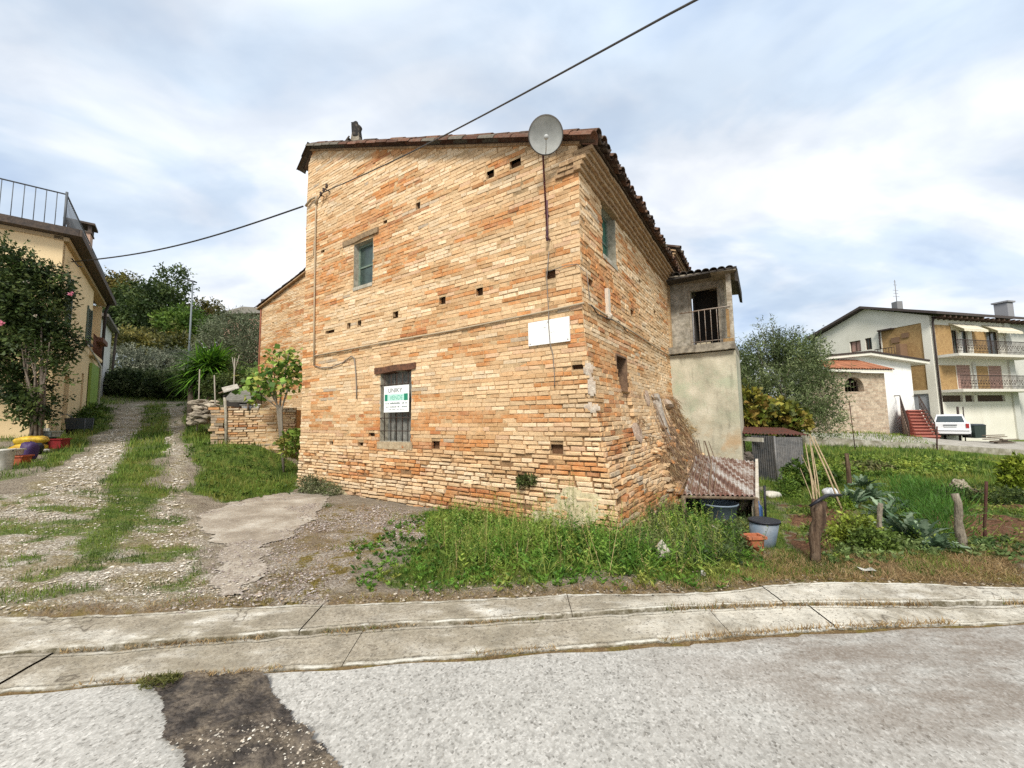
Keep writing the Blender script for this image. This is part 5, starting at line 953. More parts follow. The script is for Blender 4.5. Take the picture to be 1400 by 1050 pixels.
# ---- distant house behind the olive bush
c = atY(328, 425, 46); DH = thing('distant_house', 'far house with a low grey hipped roof on the hill', 'house', (c[0], c[1], hz(c[0], c[1]))); X = A(1, .0, 0); wv = 2.7; zr_ = float(atY(297, 430, 46)[2]); zt_ = float(atY(315, 411, 46)[2])
m = MB(); m.box(A(c[0], c[1]+3, (zr_+hz(c[0], c[1]))/2-.2), 5.4, 5.4, zr_-hz(c[0], c[1])+.4); m.build('wall', simple('pink_wall', (.42, .27, .2), .2), DH)
m = MB(); m.hexa([A(c[0]-3, c[1]-.3, zr_), A(c[0]+3, c[1]-.3, zr_), A(c[0]+3, c[1]+6.3, zr_), A(c[0]-3, c[1]+6.3, zr_), A(c[0]-1.4, c[1]+2.5, zt_), A(c[0]+2.2, c[1]+2.5, zt_-.3), A(c[0]+2.2, c[1]+3.4, zt_-.3), A(c[0]-1.4, c[1]+3.4, zt_)]); rf = m.build('roof', simple('grey_tiles', (.16, .145, .115), .35, 3), DH)
m = MB(); m.box(A(c[0]+1.5, c[1]+2.5, zt_+.35), .8, .8, .9); m.build('chimney', simple('dark_chimney', (.09, .10, .11), .2), rf)
# ------------------------------------------------------------------ neighbours on the right
UA = A(.97, .245, 0); VA = A(-.245, .97, 0); UA /= np.linalg.norm(UA); VA /= np.linalg.norm(VA)
AC = A(28.49, 26., 0)
GF = lambda s, z, o=0: AC+VA*s+UP*z-UA*o          # gable wall: s runs away from us, o toward us (left)
FF = lambda s, z, o=0: AC+UA*s+UP*z-VA*o          # balcony facade: s runs right, o toward us
AP = thing('apartment_building', 'three-storey cream apartment block with ochre brick panels and balconies', 'apartment block', (28.5, 26, hz(28.5, 26)))
M_WHITE = plaster('cream_wall', (.72, .69, .60), (.64, .61, .52), (.45, .41, .33), .6); M_OCH = simple('ochre_brick', (.42, .275, .12), .35, 5, .9, .3, (.33, .20, .085), bs=14); M_SHB = simple('pinkish_shutter', (.36, .22, .18), .15, 6); M_BRN = simple('brown_wood', (.075, .045, .03), .3, 8); M_PIPE = simple('brown_pipe', (.05, .035, .03), .2)
wins = [(3.55, 4.35, 7.95, 8.8), (4.35, 5.25, 6.2, 7.2), (3.5, 4.0, 6.25, 7.25)]
wins = [(3.45, 4.1, 8.15, 8.86), (4.25, 5.05, 6.28, 7.15), (3.5, 3.95, 6.3, 7.2)]
openwall('gable_wall', GF, 2.85, 7.8, -.8, 8.0, wins, .3, M_WHITE, AP); m = MB(); m.add([GF(0, 8.0, 0), GF(7.8, 8.0, 0), GF(3.75, 9.5, 0), GF(0, 8., -.3), GF(7.8, 8., -.3), GF(3.75, 9.5, -.3)], [(0, 1, 2), (3, 5, 4)]); m.build('gable', M_WHITE, AP)
openwall('brick_panel', GF, .45, 2.85, 2.95, 7.6, [], .25, M_OCH, AP, o=-.06); m = MB(); m.span(GF, .0, .45, -.8, 8., -.3, 0); m.span(GF, .45, 2.85, 4.75, 5.0, -.3, .0); m.span(GF, .45, 2.85, 2.7, 2.95, -.3, 0); m.span(GF, .45, 2.85, 7.6, 8.0, -.3, 0); m.span(GF, 1.6, 2.85, -.8, 2.7, -.3, 0); m.build('concrete_frame', M_WHITE, AP)
m = MB(); m.span(GF, .45, 1.6, -.6, 2.7, -.3, -.1); m.build('garage_door', simple('grey_door', (.33, .34, .36), .15), AP)
def window(fn, a, parent, mat, d=.12, glass=M_GLASS):
    s0, s1, z0, z1 = a; w = .06; m = MB(); m.span(fn, s0, s0+w, z0, z1, -d-.06, -d); m.span(fn, s1-w, s1, z0, z1, -d-.06, -d); m.span(fn, s0+w, s1-w, z0, z0+w, -d-.06, -d); m.span(fn, s0+w, s1-w, z1-w, z1, -d-.06, -d); m.span(fn, (s0+s1)/2-.03, (s0+s1)/2+.03, z0+w, z1-w, -d-.06, -d-.002); f = m.build('window', mat, parent); m = MB(); m.span(fn, s0+.05, s1-.05, z0+.05, z1-.05, -d-.05, -d-.03); m.build('pane', glass, f); return f
window(GF, wins[0], AP, M_BRN); window(GF, wins[2], AP, M_BRN); window(GF, wins[1], AP, M_BRN, glass=M_SHB)
m = MB(); m.tube([GF(2.9, 7.6, .1), GF(2.9, 6.2, .1)], .05, 6); m.span(GF, 2.0, 2.9, 7.5, 7.6, 0, .3); m.build('gutter_pipe', M_PIPE, AP)
# terrace on the gable side
m = MB(); m.span(GF, 1.6, 2.8, 5.02, 5.12, 0, .9); m.build('terrace_slab', M_WHITE, AP); m = MB(); railing(m, GF, 1.6, 2.8, 5.12, 6.1, .85, .15, .02, .03); m.build('terrace_railing', M_BRN, AP)
m = MB(); m.span(GF, 1.35, 1.6, 5., 6.3, 0, .7); m.span(GF, 1.75, 2.25, 6.5, 6.9, -.05, .02); m.span(GF, 1.2, 1.6, 6.75, 7.1, -.05, .02); m.build('terrace_wall', simple('brown_shade', (.2, .12, .07), .3), AP)
# facade
fw = [(2.1, 2.75, 5.45, 7.1), (2.9, 3.75, 5.45, 7.1), (5.7, 7.0, 5.45, 7.15), (2.2, 3.6, 3.0, 4.65), (5.5, 6.9, 3.0, 4.65), (.5, 2.5, 2.1, 2.55), (2.75, 3.65, 2.1, 2.55), (4.0, 6.9, 2.1, 2.55)]
openwall('facade_wall', FF, 0.45, 8.2, -.8, 8., fw, .3, M_WHITE, AP, o=-.02)
m = MB()
for s0, s1, z0, z1 in ((.5, 2.05, 5.2, 7.4), (4.2, 5.65, 5.2, 7.3), (.5, 2.1, 2.9, 4.6), (4.1, 5.4, 2.9, 4.6)): m = MB(); m.span(FF, s0, s1, z0, z1, -.1, .0); m.build('brick_panel', M_OCH, AP)
m = MB(); m.span(FF, 7.6, 8.2, -.8, 8., -.2, .08); m.span(FF, 3.75, 4.05, 2.6, 4.8, -.1, .06); m.span(FF, 8.2, 14, -.8, 8., -4, -.3); m.build('pillar', simple('grey_cream', (.55, .54, .49), .2, 4), AP)
for i, a in enumerate(fw[:3]): window(FF, a, AP, M_BRN, glass=M_GLASS)
m = MB(); m.span(FF, 2.92, 3.2, 5.5, 7.0, -.11, -.05); m.build('curtain', simple('white_curtain', (.7, .69, .65), .1), AP)
for a in fw[3:5]: m = MB(); [m.span(FF, a[0], a[1], a[2]+k*.11, a[2]+k*.11+.095, -.1, -.06) for k in range(15)]; m.build('roller_shutter', M_SHB, AP)
for a in fw[5:]: m = MB(); m.span(FF, *a, -.2, -.15); m.build('cellar_window', M_BRN, AP)
for z0, s1 in ((5.2, 8.7), (2.85, 8.8)): m = MB(); m.span(FF, .3, s1, z0-.12, z0+.05, 0, 1.15); m.build('balcony_slab', simple('pale_slab', (.62, .59, .51), .2, 5), AP); m = MB(); railing(m, FF, .3, s1, z0+.05, z0+.95, 1.1, .13, .014, .025); m.tube([FF(.3, z0+.2, 1.1), FF(s1, z0+.2, 1.1)], .015, 5); [m.tube([FF(.3+k*.26, z0+.5, 1.1), FF(.43+k*.26, z0+.65, 1.1), FF(.56+k*.26, z0+.5, 1.1), FF(.43+k*.26, z0+.35, 1.1), FF(.3+k*.26, z0+.5, 1.1)], .014, 4, False) for k in range(int((s1-.3)/.26))]; m.build('balcony_railing', M_PIPE, AP)
for s0, s1 in ((1.9, 4.3), (5.3, 8.0)):
    m = MB(); n = 12
    for k in range(n):
        a, b = s0+(s1-s0)*k/n, s0+(s1-s0)*(k+1)/n; m.hexa([FF(a, 7.55, .0), FF(b-.005, 7.55, .0), FF(b-.005, 6.98, .75), FF(a, 6.98, .75), FF(a, 7.58, 0), FF(b-.005, 7.58, 0), FF(b-.005, 7.01, .76), FF(a, 7.01, .76)]); m.span(FF, a, b-.005, 6.84+.02*(k % 2), 6.98, .74, .76)
    m.build('awning', simple('cream_awning', (.66, .60, .46), .15, 6), AP)
m = MB(); m.hexa([GF(-.7, 7.93, .5), GF(3.75, 9.52, .5), GF(3.75, 9.52, -14), GF(-.7, 7.93, -14), GF(-.7, 8.11, .5), GF(3.75, 9.70, .5), GF(3.75, 9.70, -14), GF(-.7, 8.11, -14)]); m.hexa([GF(3.76, 9.52, .5), GF(8.3, 7.9, .5), GF(8.3, 7.9, -14), GF(3.76, 9.52, -14), GF(3.76, 9.70, .5), GF(8.3, 8.08, .5), GF(8.3, 8.08, -14), GF(3.76, 9.70, -14)]); RFa = m.build('roof', simple('dark_roof', (.07, .055, .05), .3, 5), AP)
m = MB(); [m.span(FF, .3+k*.55, .42+k*.55, 7.75, 7.9, .0, .65) for k in range(22)]; m.build('rafters', M_BRN, RFa)
m = MB(); m.tube([GF(-.15, 7.9, -.25), GF(-.12, 7.5, -.1), GF(-.1, -.5, -.12)], .06, 6); m.build('downpipe', M_PIPE, AP)
m = MB(); cpa = onplane(1373, 428, AC-VA*(-2.), -VA); m.box(cpa+UP*.1, .75, .75, 1.3, (UA, VA, UP)); m.box(cpa+UP*.85, .95, .95, .12, (UA, VA, UP)); m.build('chimney', simple('grey_chimney', (.25, .25, .26), .2), RFa)
m = MB(); a = onplane(1227, 422, AC+VA*3.7, -VA); m.box(a+UP*.15, .45, .45, .8); m.tube([a, a+UP*2.35], .025, 5); [m.tube([a+UP*z-UA*w, a+UP*z+UA*w], .014, 4) for z, w in ((1.0, .35), (1.25, .25), (1.5, .3), (1.95, .18), (2.2, .12))]; m.build('antenna', simple('antenna_grey', (.2, .2, .2), .1), RFa)
# single-storey annex with a stone porch and red stairs
AN = A(22.07, 23., 0); NF = lambda s, z, o=0: AN+UA*s+UP*z-VA*o
AX = thing('annex_house', 'small white gabled annex with an arched stone porch and red stairs', 'house', (21, 22.9, hz(21, 22.9)))
t = NT('pale_stone'); n = t.n.new('ShaderNodeTexBrick'); n.inputs['Scale'].default_value = 1; n.inputs['Brick Width'].default_value = .5; n.inputs['Row Height'].default_value = .16; n.inputs['Mortar Size'].default_value = .012; n.inputs['Color1'].default_value = (.52, .42, .31, 1); n.inputs['Color2'].default_value = (.38, .28, .2, 1); n.inputs['Mortar'].default_value = (.42, .36, .28, 1)
sx = t.n.new('ShaderNodeSeparateXYZ'); t.link(t.pos, sx.inputs[0]); cb = t.n.new('ShaderNodeCombineXYZ'); t.link(t.math('ADD', sx.outputs[0], sx.outputs[1]), cb.inputs[0]); t.link(sx.outputs[2], cb.inputs[1]); t.link(cb.outputs[0], n.inputs[0])
t.bump(t.noise(9, 5, .7), .8, .05); M_PST = t.fin(t.mix(1., n.outputs[0], t.ramp(t.noise(5, 5, .7), (.3, .65), (.7, 1.3)), 'MULTIPLY'), .95, .15)
ac0, aw, azb, azs = -2.30, .74, 2.72, 2.95
m = MB(); seg = 12
m.span(NF, -4.4, ac0-aw, -.3, 3.82, -.3, 0); m.span(NF, ac0+aw, .15, -.3, 3.82, -.3, 0); m.span(NF, ac0-aw, ac0+aw, -.3, azb, -.3, 0)
for k in range(seg):
    a, b = math.pi*(1-k/seg), math.pi*(1-(k+1)/seg); sa, sb = ac0+aw*math.cos(a), ac0+aw*math.cos(b); za, zb_ = azs+.62*math.sin(a), azs+.62*math.sin(b); m.hexa([NF(sa, za, -.3), NF(sb, zb_, -.3), NF(sb, zb_, 0), NF(sa, za, 0), NF(sa, 3.82, -.3), NF(sb, 3.82, -.3), NF(sb, 3.82, 0), NF(sa, 3.82, 0)])
m.span(NF, -.15, .15, -.3, 3.82, -1.5, -.3); m.span(NF, -4.4, -4.1, -.3, 3.82, -1.5, -.3); PW_ = m.build('porch_wall', M_PST, AX)
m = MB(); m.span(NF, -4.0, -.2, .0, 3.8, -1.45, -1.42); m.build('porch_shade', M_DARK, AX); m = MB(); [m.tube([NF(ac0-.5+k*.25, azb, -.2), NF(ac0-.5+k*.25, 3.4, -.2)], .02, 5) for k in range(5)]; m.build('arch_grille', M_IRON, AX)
m = MB(); m.hexa([NF(-4.5, 3.83, .35), NF(.35, 3.83, .35), NF(.35, 4.68, -1.49), NF(-4.5, 4.68, -1.49), NF(-4.5, 3.95, .35), NF(.35, 3.95, .35), NF(.35, 4.8, -1.49), NF(-4.5, 4.8, -1.49)]); pr_ = m.build('porch_roof', M_WHITE, AX)
m = MB(); dsl2 = A(*(VA*1.84+UP*.85)); dsl2 /= np.linalg.norm(dsl2); rq = random.Random(6)
for r in range(24):
    for k in range(6): m.col = tuple(A(.33, .135, .07)*rq.uniform(.6, 1.2)); coppo(m, NF(-4.45+r*.205, 3.97+.42*k*.34, .40-k*.34), dsl2, A(.1, -.4, .91), .44, .1, .085)
m.build('roof_tiles', simple('red_tile', (.36, .14, .07), .3, 8, .9, .3, (.36, .14, .07), attr=True, f0=.5, f1=.8), pr_)
B0 = AN+VA*1.5; sB_ = lambda px, py: (lambda q: (float((q-B0)@UA), float(q[2])))(onplane(px, py, B0, -VA)); gR = sB_(1245, 500)[0]; gX, gXz = sB_(1180, 484); gE, gEz = sB_(1259, 496); gL = gX-(gE-gX)
BF = lambda s, z, o=0: B0+UA*s+UP*z-VA*o
m = MB(); m.add([BF(gL+.6, -.4), BF(gR, -.4), BF(gR, gEz+.1), BF(gX, gXz-.1), BF(gL+.6, gEz+.1), BF(gL+.6, -.4, -2.4), BF(gR, -.4, -2.4), BF(gR, gEz+.1, -2.4), BF(gX, gXz-.1, -2.4), BF(gL+.6, gEz+.1, -2.4)], [(0, 1, 2, 3, 4), (1, 6, 7, 2), (0, 4, 9, 5)]); m.build('wall', plaster('bright_white', (.80, .79, .76), (.74, .73, .69), (.6, .58, .52), .7), AX)
def gable_roof(o, lo, hi, mat, name, par):
    m = MB()
    for a, za, b, zb2 in ((gX, gXz, gE, gEz), (gL, gEz, gX-.01, gXz)): m.hexa([BF(a, za+lo, o), BF(b, zb2+lo, o), BF(b, zb2+lo, -2.6), BF(a, za+lo, -2.6), BF(a, za+hi, o), BF(b, zb2+hi, o), BF(b, zb2+hi, -2.6), BF(a, za+hi, -2.6)])
    return m.build(name, mat, par)
rx_ = gable_roof(.45, -.14, .03, M_WHITE, 'roof', AX); gable_roof(.5, .035, .14, M_PIPE, 'roof_covering', rx_)
M_REDST = simple('red_steps', (.25, .055, .035), .3, 8, .7, .1, (.18, .05, .035)); m = MB(); zg = -.22
st = [(onplane(1233+ (1245-1233)*k/9, 561+(600-561)*k/9, NF(0, 0, -1.2+ .24*k), -VA), onplane(1257+(1279-1257)*k/9, 561+(600-561)*k/9, NF(0, 0, -1.2+.24*k), -VA)) for k in range(10)]
for k in range(9):
    a, b = st[k]; zt_ = a[2]; d_ = -VA*.26; zl = st[k+1][0][2]; m.hexa([A(a[0], a[1], zg-.3), A(b[0], b[1], zg-.3), A(*(b+d_)[:2], zg-.3), A(*(a+d_)[:2], zg-.3), A(a[0], a[1], zt_), A(b[0], b[1], zt_), A(*(b+d_)[:2], zt_), A(*(a+d_)[:2], zt_)])
SS = m.build('stairs', M_REDST, AX); m = MB()
for k in range(9): a, b = st[k]; d_ = -VA*.26; m.hexa([a+d_-UP*.05, b+d_-UP*.05, b+d_*1.22-UP*.05, a+d_*1.22-UP*.05, a+d_+UP*.02, b+d_+UP*.02, b+d_*1.22+UP*.02, a+d_*1.22+UP*.02])
m.build('lit_step_edge', simple('lit_edge_red', (.42, .15, .11), .3, 8, .7, .1), SS)  # paler strips added to set the steps apart; tread light put into their colour
m = MB(); a, b = st[0]; e, f = st[-1]; w = UA*.12; w3 = UP*.06
for p0, p1, sg in ((b, f, 1),): m.hexa([A(p0[0], p0[1], zg-.3), A(*(p0+w)[:2], zg-.3), A(*(p1+w)[:2], zg-.3), A(p1[0], p1[1], zg-.3), p0+w3, p0+w+w3, p1+w+w3, p1+w3])
m.build('stair_kerb', M_WHITE, SS); m = MB(); a2 = a-UA*.12; e2 = e-UA*.12; m.hexa([A(a2[0], a2[1], zg-.3), A(a[0]-.01, a[1], zg-.3), A(e[0]-.01, e[1], zg-.3), A(e2[0], e2[1], zg-.3), a2+UP*.3, a+UP*.3, e+UP*.3, e2+UP*.3]); m.build('stair_wall', simple('brown_wall', (.17, .11, .08), .3, 6), SS)
for p0, p1 in ((a-UA*.06, e-UA*.06), (b+UA*.06, f+UA*.06)):
    m = MB(); p0 = A(*p0); p1 = A(*p1); m.tube([p0-UP*.0+UP*.95+VA*.9, p0+UP*.95, p1+UP*.95, p1], .03, 6); m.tube([p0+UP*.5, p1+UP*.5], .018, 5); [m.tube([p0+(p1-p0)*k/10, p0+(p1-p0)*k/10+UP*.95], .018, 5) for k in range(11)]; m.build('stair_railing', M_IRON, SS)
# lane, its retaining wall
nr_ = [atY(*q) for q in ((1095, 596, 19.5), (1135, 599.5, 19.2), (1180, 603, 19), (1230, 606, 19), (1285, 609.5, 19.), (1335, 612.5, 19.), (1392, 616, 19.), (1500, 622, 19), (1800, 640, 18))]
fr_ = [p+VA*6.2+UP*.04 for p in nr_]; m = MB(); vs = []; fs = []; K = 10
for i, (a, b) in enumerate(zip(nr_, fr_)):
    for k in range(K+1): vv_ = a+(b-a)*k/K; vv_[2] = max(vv_[2], hz(vv_[0], vv_[1])+.05 if k else vv_[2]); vs.append(vv_)
for i in range(len(nr_)-1):
    for k in range(K): fs.append((i*(K+1)+k, (i+1)*(K+1)+k, (i+1)*(K+1)+k+1, i*(K+1)+k+1))
m.add(vs, fs, True); props(m.build('lane', simple('lane_concrete', (.40, .375, .325), .25, 2, .95, .3, (.30, .28, .24)), None), kind='structure')
m = MB()
for i in range(len(nr_)-2):
    a, b = nr_[i], nr_[i+1]; d_ = -VA*.22; m.hexa([a+d_-UP*1.2, b+d_-UP*1.2, b-UP*1.2, a-UP*1.2, a+d_+UP*.05, b+d_+UP*.05, b+UP*.05, a+UP*.05])
props(m.build('retaining_wall', simple('lane_wall', (.42, .39, .33), .35, 3, .95, .5, (.20, .18, .13)), None, tuple(nr_[2])), 'low weathered concrete retaining wall along the far lane above the garden', 'retaining wall')
# parked car seen from behind
def car(c, ang):
    F_ = A(math.cos(ang), math.sin(ang), 0); R_ = A(math.sin(ang), -math.cos(ang), 0); P = lambda x, y, z: c+F_*x+R_*y+UP*z      # x forward, y right
    t_ = thing('parked_car', 'small white hatchback parked at the foot of the red stairs', 'car', tuple(c)); M_CW = simple('white_paint', (.74, .75, .76), .05, 3, .3, 0, spec=.5); M_CG = simple('car_glass', (.05, .065, .07), .15, 3, .1, 0, spec=.7)
    prof = [(0, .24, .52, .90, .72, .80), (.06, .22, .60, .94, .74, .82), (.5, .2, .80, .96, .78, .83), (1.2, .2, .82, .96, .8, .83), (2.6, .2, .84, .93, .8, .83), (3.3, .22, .80, .86, .78, .8), (3.7, .3, .6, .68, .6, .72)]
    m = MB(); vs = []; n = 0
    for x, zb_, zm, zt_, wt, wm_ in prof:
        ring = [(-wt*.9, zb_), (-wm_, zb_+.1), (-wm_, zm), (-wt, zt_), (wt, zt_), (wm_, zm), (wm_, zb_+.1), (wt*.9, zb_)]; vs += [P(x, y, z) for y, z in ring]
    fs = [tuple(range(7, -1, -1)), tuple(range(48, 56))]
    for i in range(6):
        for k in range(8): fs.append((i*8+k, i*8+(k+1) % 8, (i+1)*8+(k+1) % 8, (i+1)*8+k))
    m.add(vs, fs, False); B = m.build('body', M_CW, t_)
    m = MB(); cab = [(.10, .90, .70), (.42, 1.38, .56), (.6, 1.44, .56), (1.7, 1.42, .57), (2.6, .90, .7)]; vs = []
    for x, z, w in cab: vs += [P(x, -w, z), P(x, w, z)]
    for x, z, w in [(.1, .88, .70), (2.6, .88, .70)]: vs += [P(x, -w, z), P(x, w, z)]
    m.add(vs, [(0, 1, 3, 2), (2, 3, 5, 4), (4, 5, 7, 6), (6, 7, 9, 8), (0, 2, 4, 6, 8), (9, 7, 5, 3, 1)]); m.build('cabin', M_CW, t_)
    m = MB(); m.quad(P(.125, -.60, .96), P(.125, .60, .96), P(.39, .51, 1.34), P(.39, -.51, 1.34)); m.build('rear_window', M_CG, t_)
    for s in (-1, 1): m = MB(); m.quad(P(.45, s*.685, .95), P(2.35, s*.69, .95), P(1.72, s*.585, 1.36), P(.62, s*.59, 1.36)); m.build('side_window', M_CG, t_)
    for s in (-1, 1): m = MB(); m.box(P(.02, s*.70, .74), .1, .13, .26, (F_, R_, UP)); m.build('tail_light', simple('red_lamp', (.35, .03, .03), .1, 9, .3, 0), t_)
    m = MB(); m.box(P(-.02, 0, .38), .16, 1.6, .24, (F_, R_, UP)); bm_ = m.build('bumper', M_CW, t_); m = MB(); m.box(P(-.106, 0, .43), .01, 1.5, .03, (F_, R_, UP)); m.build('bumper_strip', M_CHAR, bm_)
    m = MB(); m.box(P(.0, 0, .70), .05, .52, .12, (F_, R_, UP)); m.build('number_plate', simple('plate', (.5, .52, .52), .1), t_); m = MB(); m.box(P(-.03, 0, .79), .03, .56, .04, (F_, R_, UP)); m.build('boot_handle', M_CHAR, t_)
    for x in (.62, 2.95):
        for s in (-1, 1): m = MB(); m.lathe(P(x, s*.72, .28), [(.16, -.09), (.27, -.08), (.285, -.03), (.285, .05), (.27, .09), (.16, .095)], 18, (F_, UP, R_*s)); w = m.build('wheel', M_BLK, t_); m = MB(); m.lathe(P(x, s*.72, .28), [(.17, .08), (.15, .1), (.03, .09)], 14, (F_, UP, R_*s)); m.build('rim', simple('rim', (.4, .4, .4), .1, 9, .4), w)
    m = MB(); m.box(P(1.8, 0, .24), 3.2, 1.5, .2, (F_, R_, UP)); m.build('underbody', M_BLK, t_)
cq = atY(1301, 598.5, 24.3); cq[2] = max(cq[2], hz(cq[0], cq[1])+.06); car(cq, math.radians(41))
# yard things
c = atY(1334, 598.5, 24.4); t_ = thing('compost_bin', 'dark green square bin beside the white car', 'bin', tuple(c)); m = MB(); m.hexa([c+A(-.36, -.3, 0), c+A(.34, -.25, 0), c+A(.34, .4, 0), c+A(-.36, .4, 0), c+A(-.4, -.34, .78), c+A(.38, -.29, .78), c+A(.38, .44, .78), c+A(-.4, .44, .78)]); m.build('body', simple('bin_green', (.03, .045, .038), .4, 8), t_); m = MB(); m.hexa([c+A(-.43, -.37, .781), c+A(.41, -.32, .781), c+A(.41, .47, .781), c+A(-.43, .47, .781), c+A(-.3, -.25, .86), c+A(.3, -.2, .86), c+A(.3, .4, .86), c+A(-.3, .4, .86)]); m.build('lid', M_CHAR, t_)
for px, y0, y1, r, lb in ((1309, 586, 556, .06, 'thick dark post standing behind the white car'), (1316.5, 590, 556, .03, 'thin leaning rod behind the white car')):
    a = atY(px+2, y0, 24.6); b = atY(px, y1, 24.6); a[2] = hz(a[0], a[1]); m = MB(); m.tube([a, b], r, 6); props(m.build('post', M_PIPE, None, tuple(a)), lb, 'post')
c = atY(1368, 606, 22.4); c[2] = hz(c[0], c[1]); m = MB(); rk = random.Random(2)
for k in range(9): m.box(c+A(rk.uniform(-.7, .7), rk.uniform(-.2, .3), .06+.06*k), rk.uniform(.9, 1.7), .16, .045, (A(1, .25+rk.uniform(-.1, .1), 0), A(-.25, 1, 0), UP))
props(m.build('plank_pile', simple('pile_wood', (.20, .16, .12), .4, 9), None, tuple(c)), 'low pile of old planks in the yard at the far right', 'plank pile')
# ---- metal shed (hen house)
sb = G(1095, 660); sA = atY(1016, 650, sb[1]+.9); sB = atY(1063, 657, sb[1]+.12); sC = atY(1101, 657, sb[1]); zf = sb[2]-.1
def uz(p, z): return A(p[0], p[1], z)
zt1 = float(atY(1064, 596, sB[1])[2]); MS = thing('metal_shed', 'low dark sheet-metal shed with a rusty red roof under the olive tree', 'shed', tuple(uz(sB, sb[2])))
def vsheet(name, a, b, z0, z1, mat, parent, per, amp=.012, n=90):
    m = MB(); d = (b-a)*A(1, 1, 0); nr = np.cross(d, UP); nr = nr/np.linalg.norm(nr); vs = []; fs = []
    for i in range(n+1):
        u = i/n; w = max(-1, min(1, 2.2*math.sin(2*math.pi*per*u)))*amp; p = a+d*u+nr*w; vs += [uz(p, z0), uz(p, z1)]
    for i in range(n): fs.append((2*i, 2*i+2, 2*i+3, 2*i+1))
    m.add(vs, fs); return m.build(name, mat, parent)
M_TIN = simple('dark_tin', (.075, .08, .085), .3, 7, .55, .1, (.13, .125, .12), metal=.3); M_TIN2 = simple('grey_tin', (.15, .15, .15), .35, 7, .6, .1, (.22, .21, .2), metal=.3)
sD = atY(1031, 654, sb[1]+.55)
vsheet('door', sD, sB, zf, zt1, M_TIN, MS, 11); vsheet('front_sheet', sB+A(.01, 0, 0), sC, zf, zt1-.03, M_TIN2, MS, 16, .006); back = A(.5, 1.3, 0); vsheet('side_sheet', sC, sC+back, zf, zt1-.03, M_DARK, MS, 10)
m = MB(); m.tube([uz(sB, zf), uz(sB, zt1)], .025, 6); m.tube([uz(sD, zt1-.06), uz(sC, zt1-.08)], .02, 6); m.tube([uz(sD, zf+.12), uz(sB, zf+.12)], .015, 6); m.build('frame', M_TIN2, MS)
m = MB(); [m.rock(uz(sA+(sD-sA)*random.random(), zf+random.uniform(.05, .75)), random.uniform(.06, .12), k, (1.3, 1, .7)) for k in range(40)]; m.build('stone_infill', simple('dark_stone', (.12, .10, .085), .4, 9), MS)
m = MB(); m.box((uz(sA, zt1-.09)+uz(sD, zt1-.11))/2+A(0, -.05, 0), 1.0, .04, .11, ((sD-sA)*A(1, 1, 0)/np.linalg.norm((sD-sA)*A(1, 1, 0)), A(-.6, .8, 0), UP)); m.build('white_board', M_WPL, MS)
corr('roof', uz(sA, zt1+.20)+back*.9+A(-.3, 0, 0), uz(sC, zt1+.15)+back, uz(sC, zt1+.02)+A(.10, -.14, 0), uz(sA, zt1+.06)+A(-.3, -.14, 0), simple('rust_roof', (.17, .055, .04), .45, 6, .85, .3, (.10, .06, .045)), MS, 120, .018, 22)
# ---- corrugated lean-to against the house
t = NT('rusty_sheet'); sx = t.n.new('ShaderNodeSeparateXYZ'); t.link(t.pos, sx.inputs[0])
rust = t.ramp(t.noise(1.6, 6, .7, t.mapv((8, .8, .8))), (.36, (.10, .055, .04)), (.47, (.17, .09, .06)), (.54, (.29, .24, .20)), (.64, (.46, .44, .41)), (.8, (.25, .18, .12)))
base = t.mix(t.ramp(t.math('ADD', t.math('MULTIPLY', sx.outputs[1], -1.), t.math('MULTIPLY', t.noise(4, 4, .6), 1.4)), (.0, 0.), (.01, 0.)), rust, (.2, .05, .03)); zr3 = t.ramp(t.math('ADD', sx.outputs[2], t.math('MULTIPLY', t.noise(9, 5, .7), .25)), (.44, 1.), (.56, 0.)); base = t.mix(t.math('MULTIPLY', zr3, .75), base, (.21, .05, .035)); t.bump(t.noise(40, 5, .7), .3, .01); M_RSH = t.fin(base, .75, .3)
YB, YF_ = 7.3, 5.75; ca, cb_, cc, cd_ = atY(951, 621, YB), atY(1033, 631, YB), atY(1033, 678, YF_), atY(934, 676, YF_)
LT = thing('corrugated_shelter', 'low lean-to with a rusty red and white corrugated sheet roof by the house', 'shelter', tuple(on(3.5, 6.4)))
corr('roof_sheet', ca, cb_, cc, cd_, M_RSH, LT, 150, .014, 15)
m = MB(); gz_ = lambda p: uz(p, hz(p[0], p[1])-.05)
for p in (cc, cd_, ca, cb_): m.tube([gz_(p), p-UP*.02], .03, 6)
m.tube([cd_-UP*.035, cc-UP*.035], .025, 6); m.build('post', M_WOOD, LT)
m = MB(); pr = (cb_-cc); m.hexa([cc+A(.0, 0, -.03), cc+A(.05, 0, -.03), cb_+A(.05, 0, -.03), cb_+A(0, 0, -.03), cc+A(.0, 0, .05), cc+A(.05, 0, .05), cb_+A(.05, 0, .05), cb_+A(0, 0, .05)]); m.build('edge_board', simple('pale_board', (.6, .56, .48), .3, 9, .9, .3, (.42, .36, .28)), LT)
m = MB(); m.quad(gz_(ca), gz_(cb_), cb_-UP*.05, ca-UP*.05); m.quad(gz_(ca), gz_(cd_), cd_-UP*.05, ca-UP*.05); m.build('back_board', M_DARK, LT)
m = MB(); m.hexa([gz_(cc)+A(-.02, .08, 0), gz_(cb_), gz_(cb_)+A(.03, 0, 0), gz_(cc)+A(.02, .08, 0), uz(cc, .22)+A(-.02, .08, 0), uz(cb_, .4), uz(cb_, .4)+A(.03, 0, 0), uz(cc, .22)+A(.02, .08, 0)]); m.build('side_board', simple('buff_board', (.45, .38, .28), .3, 9, .9, .3), LT)
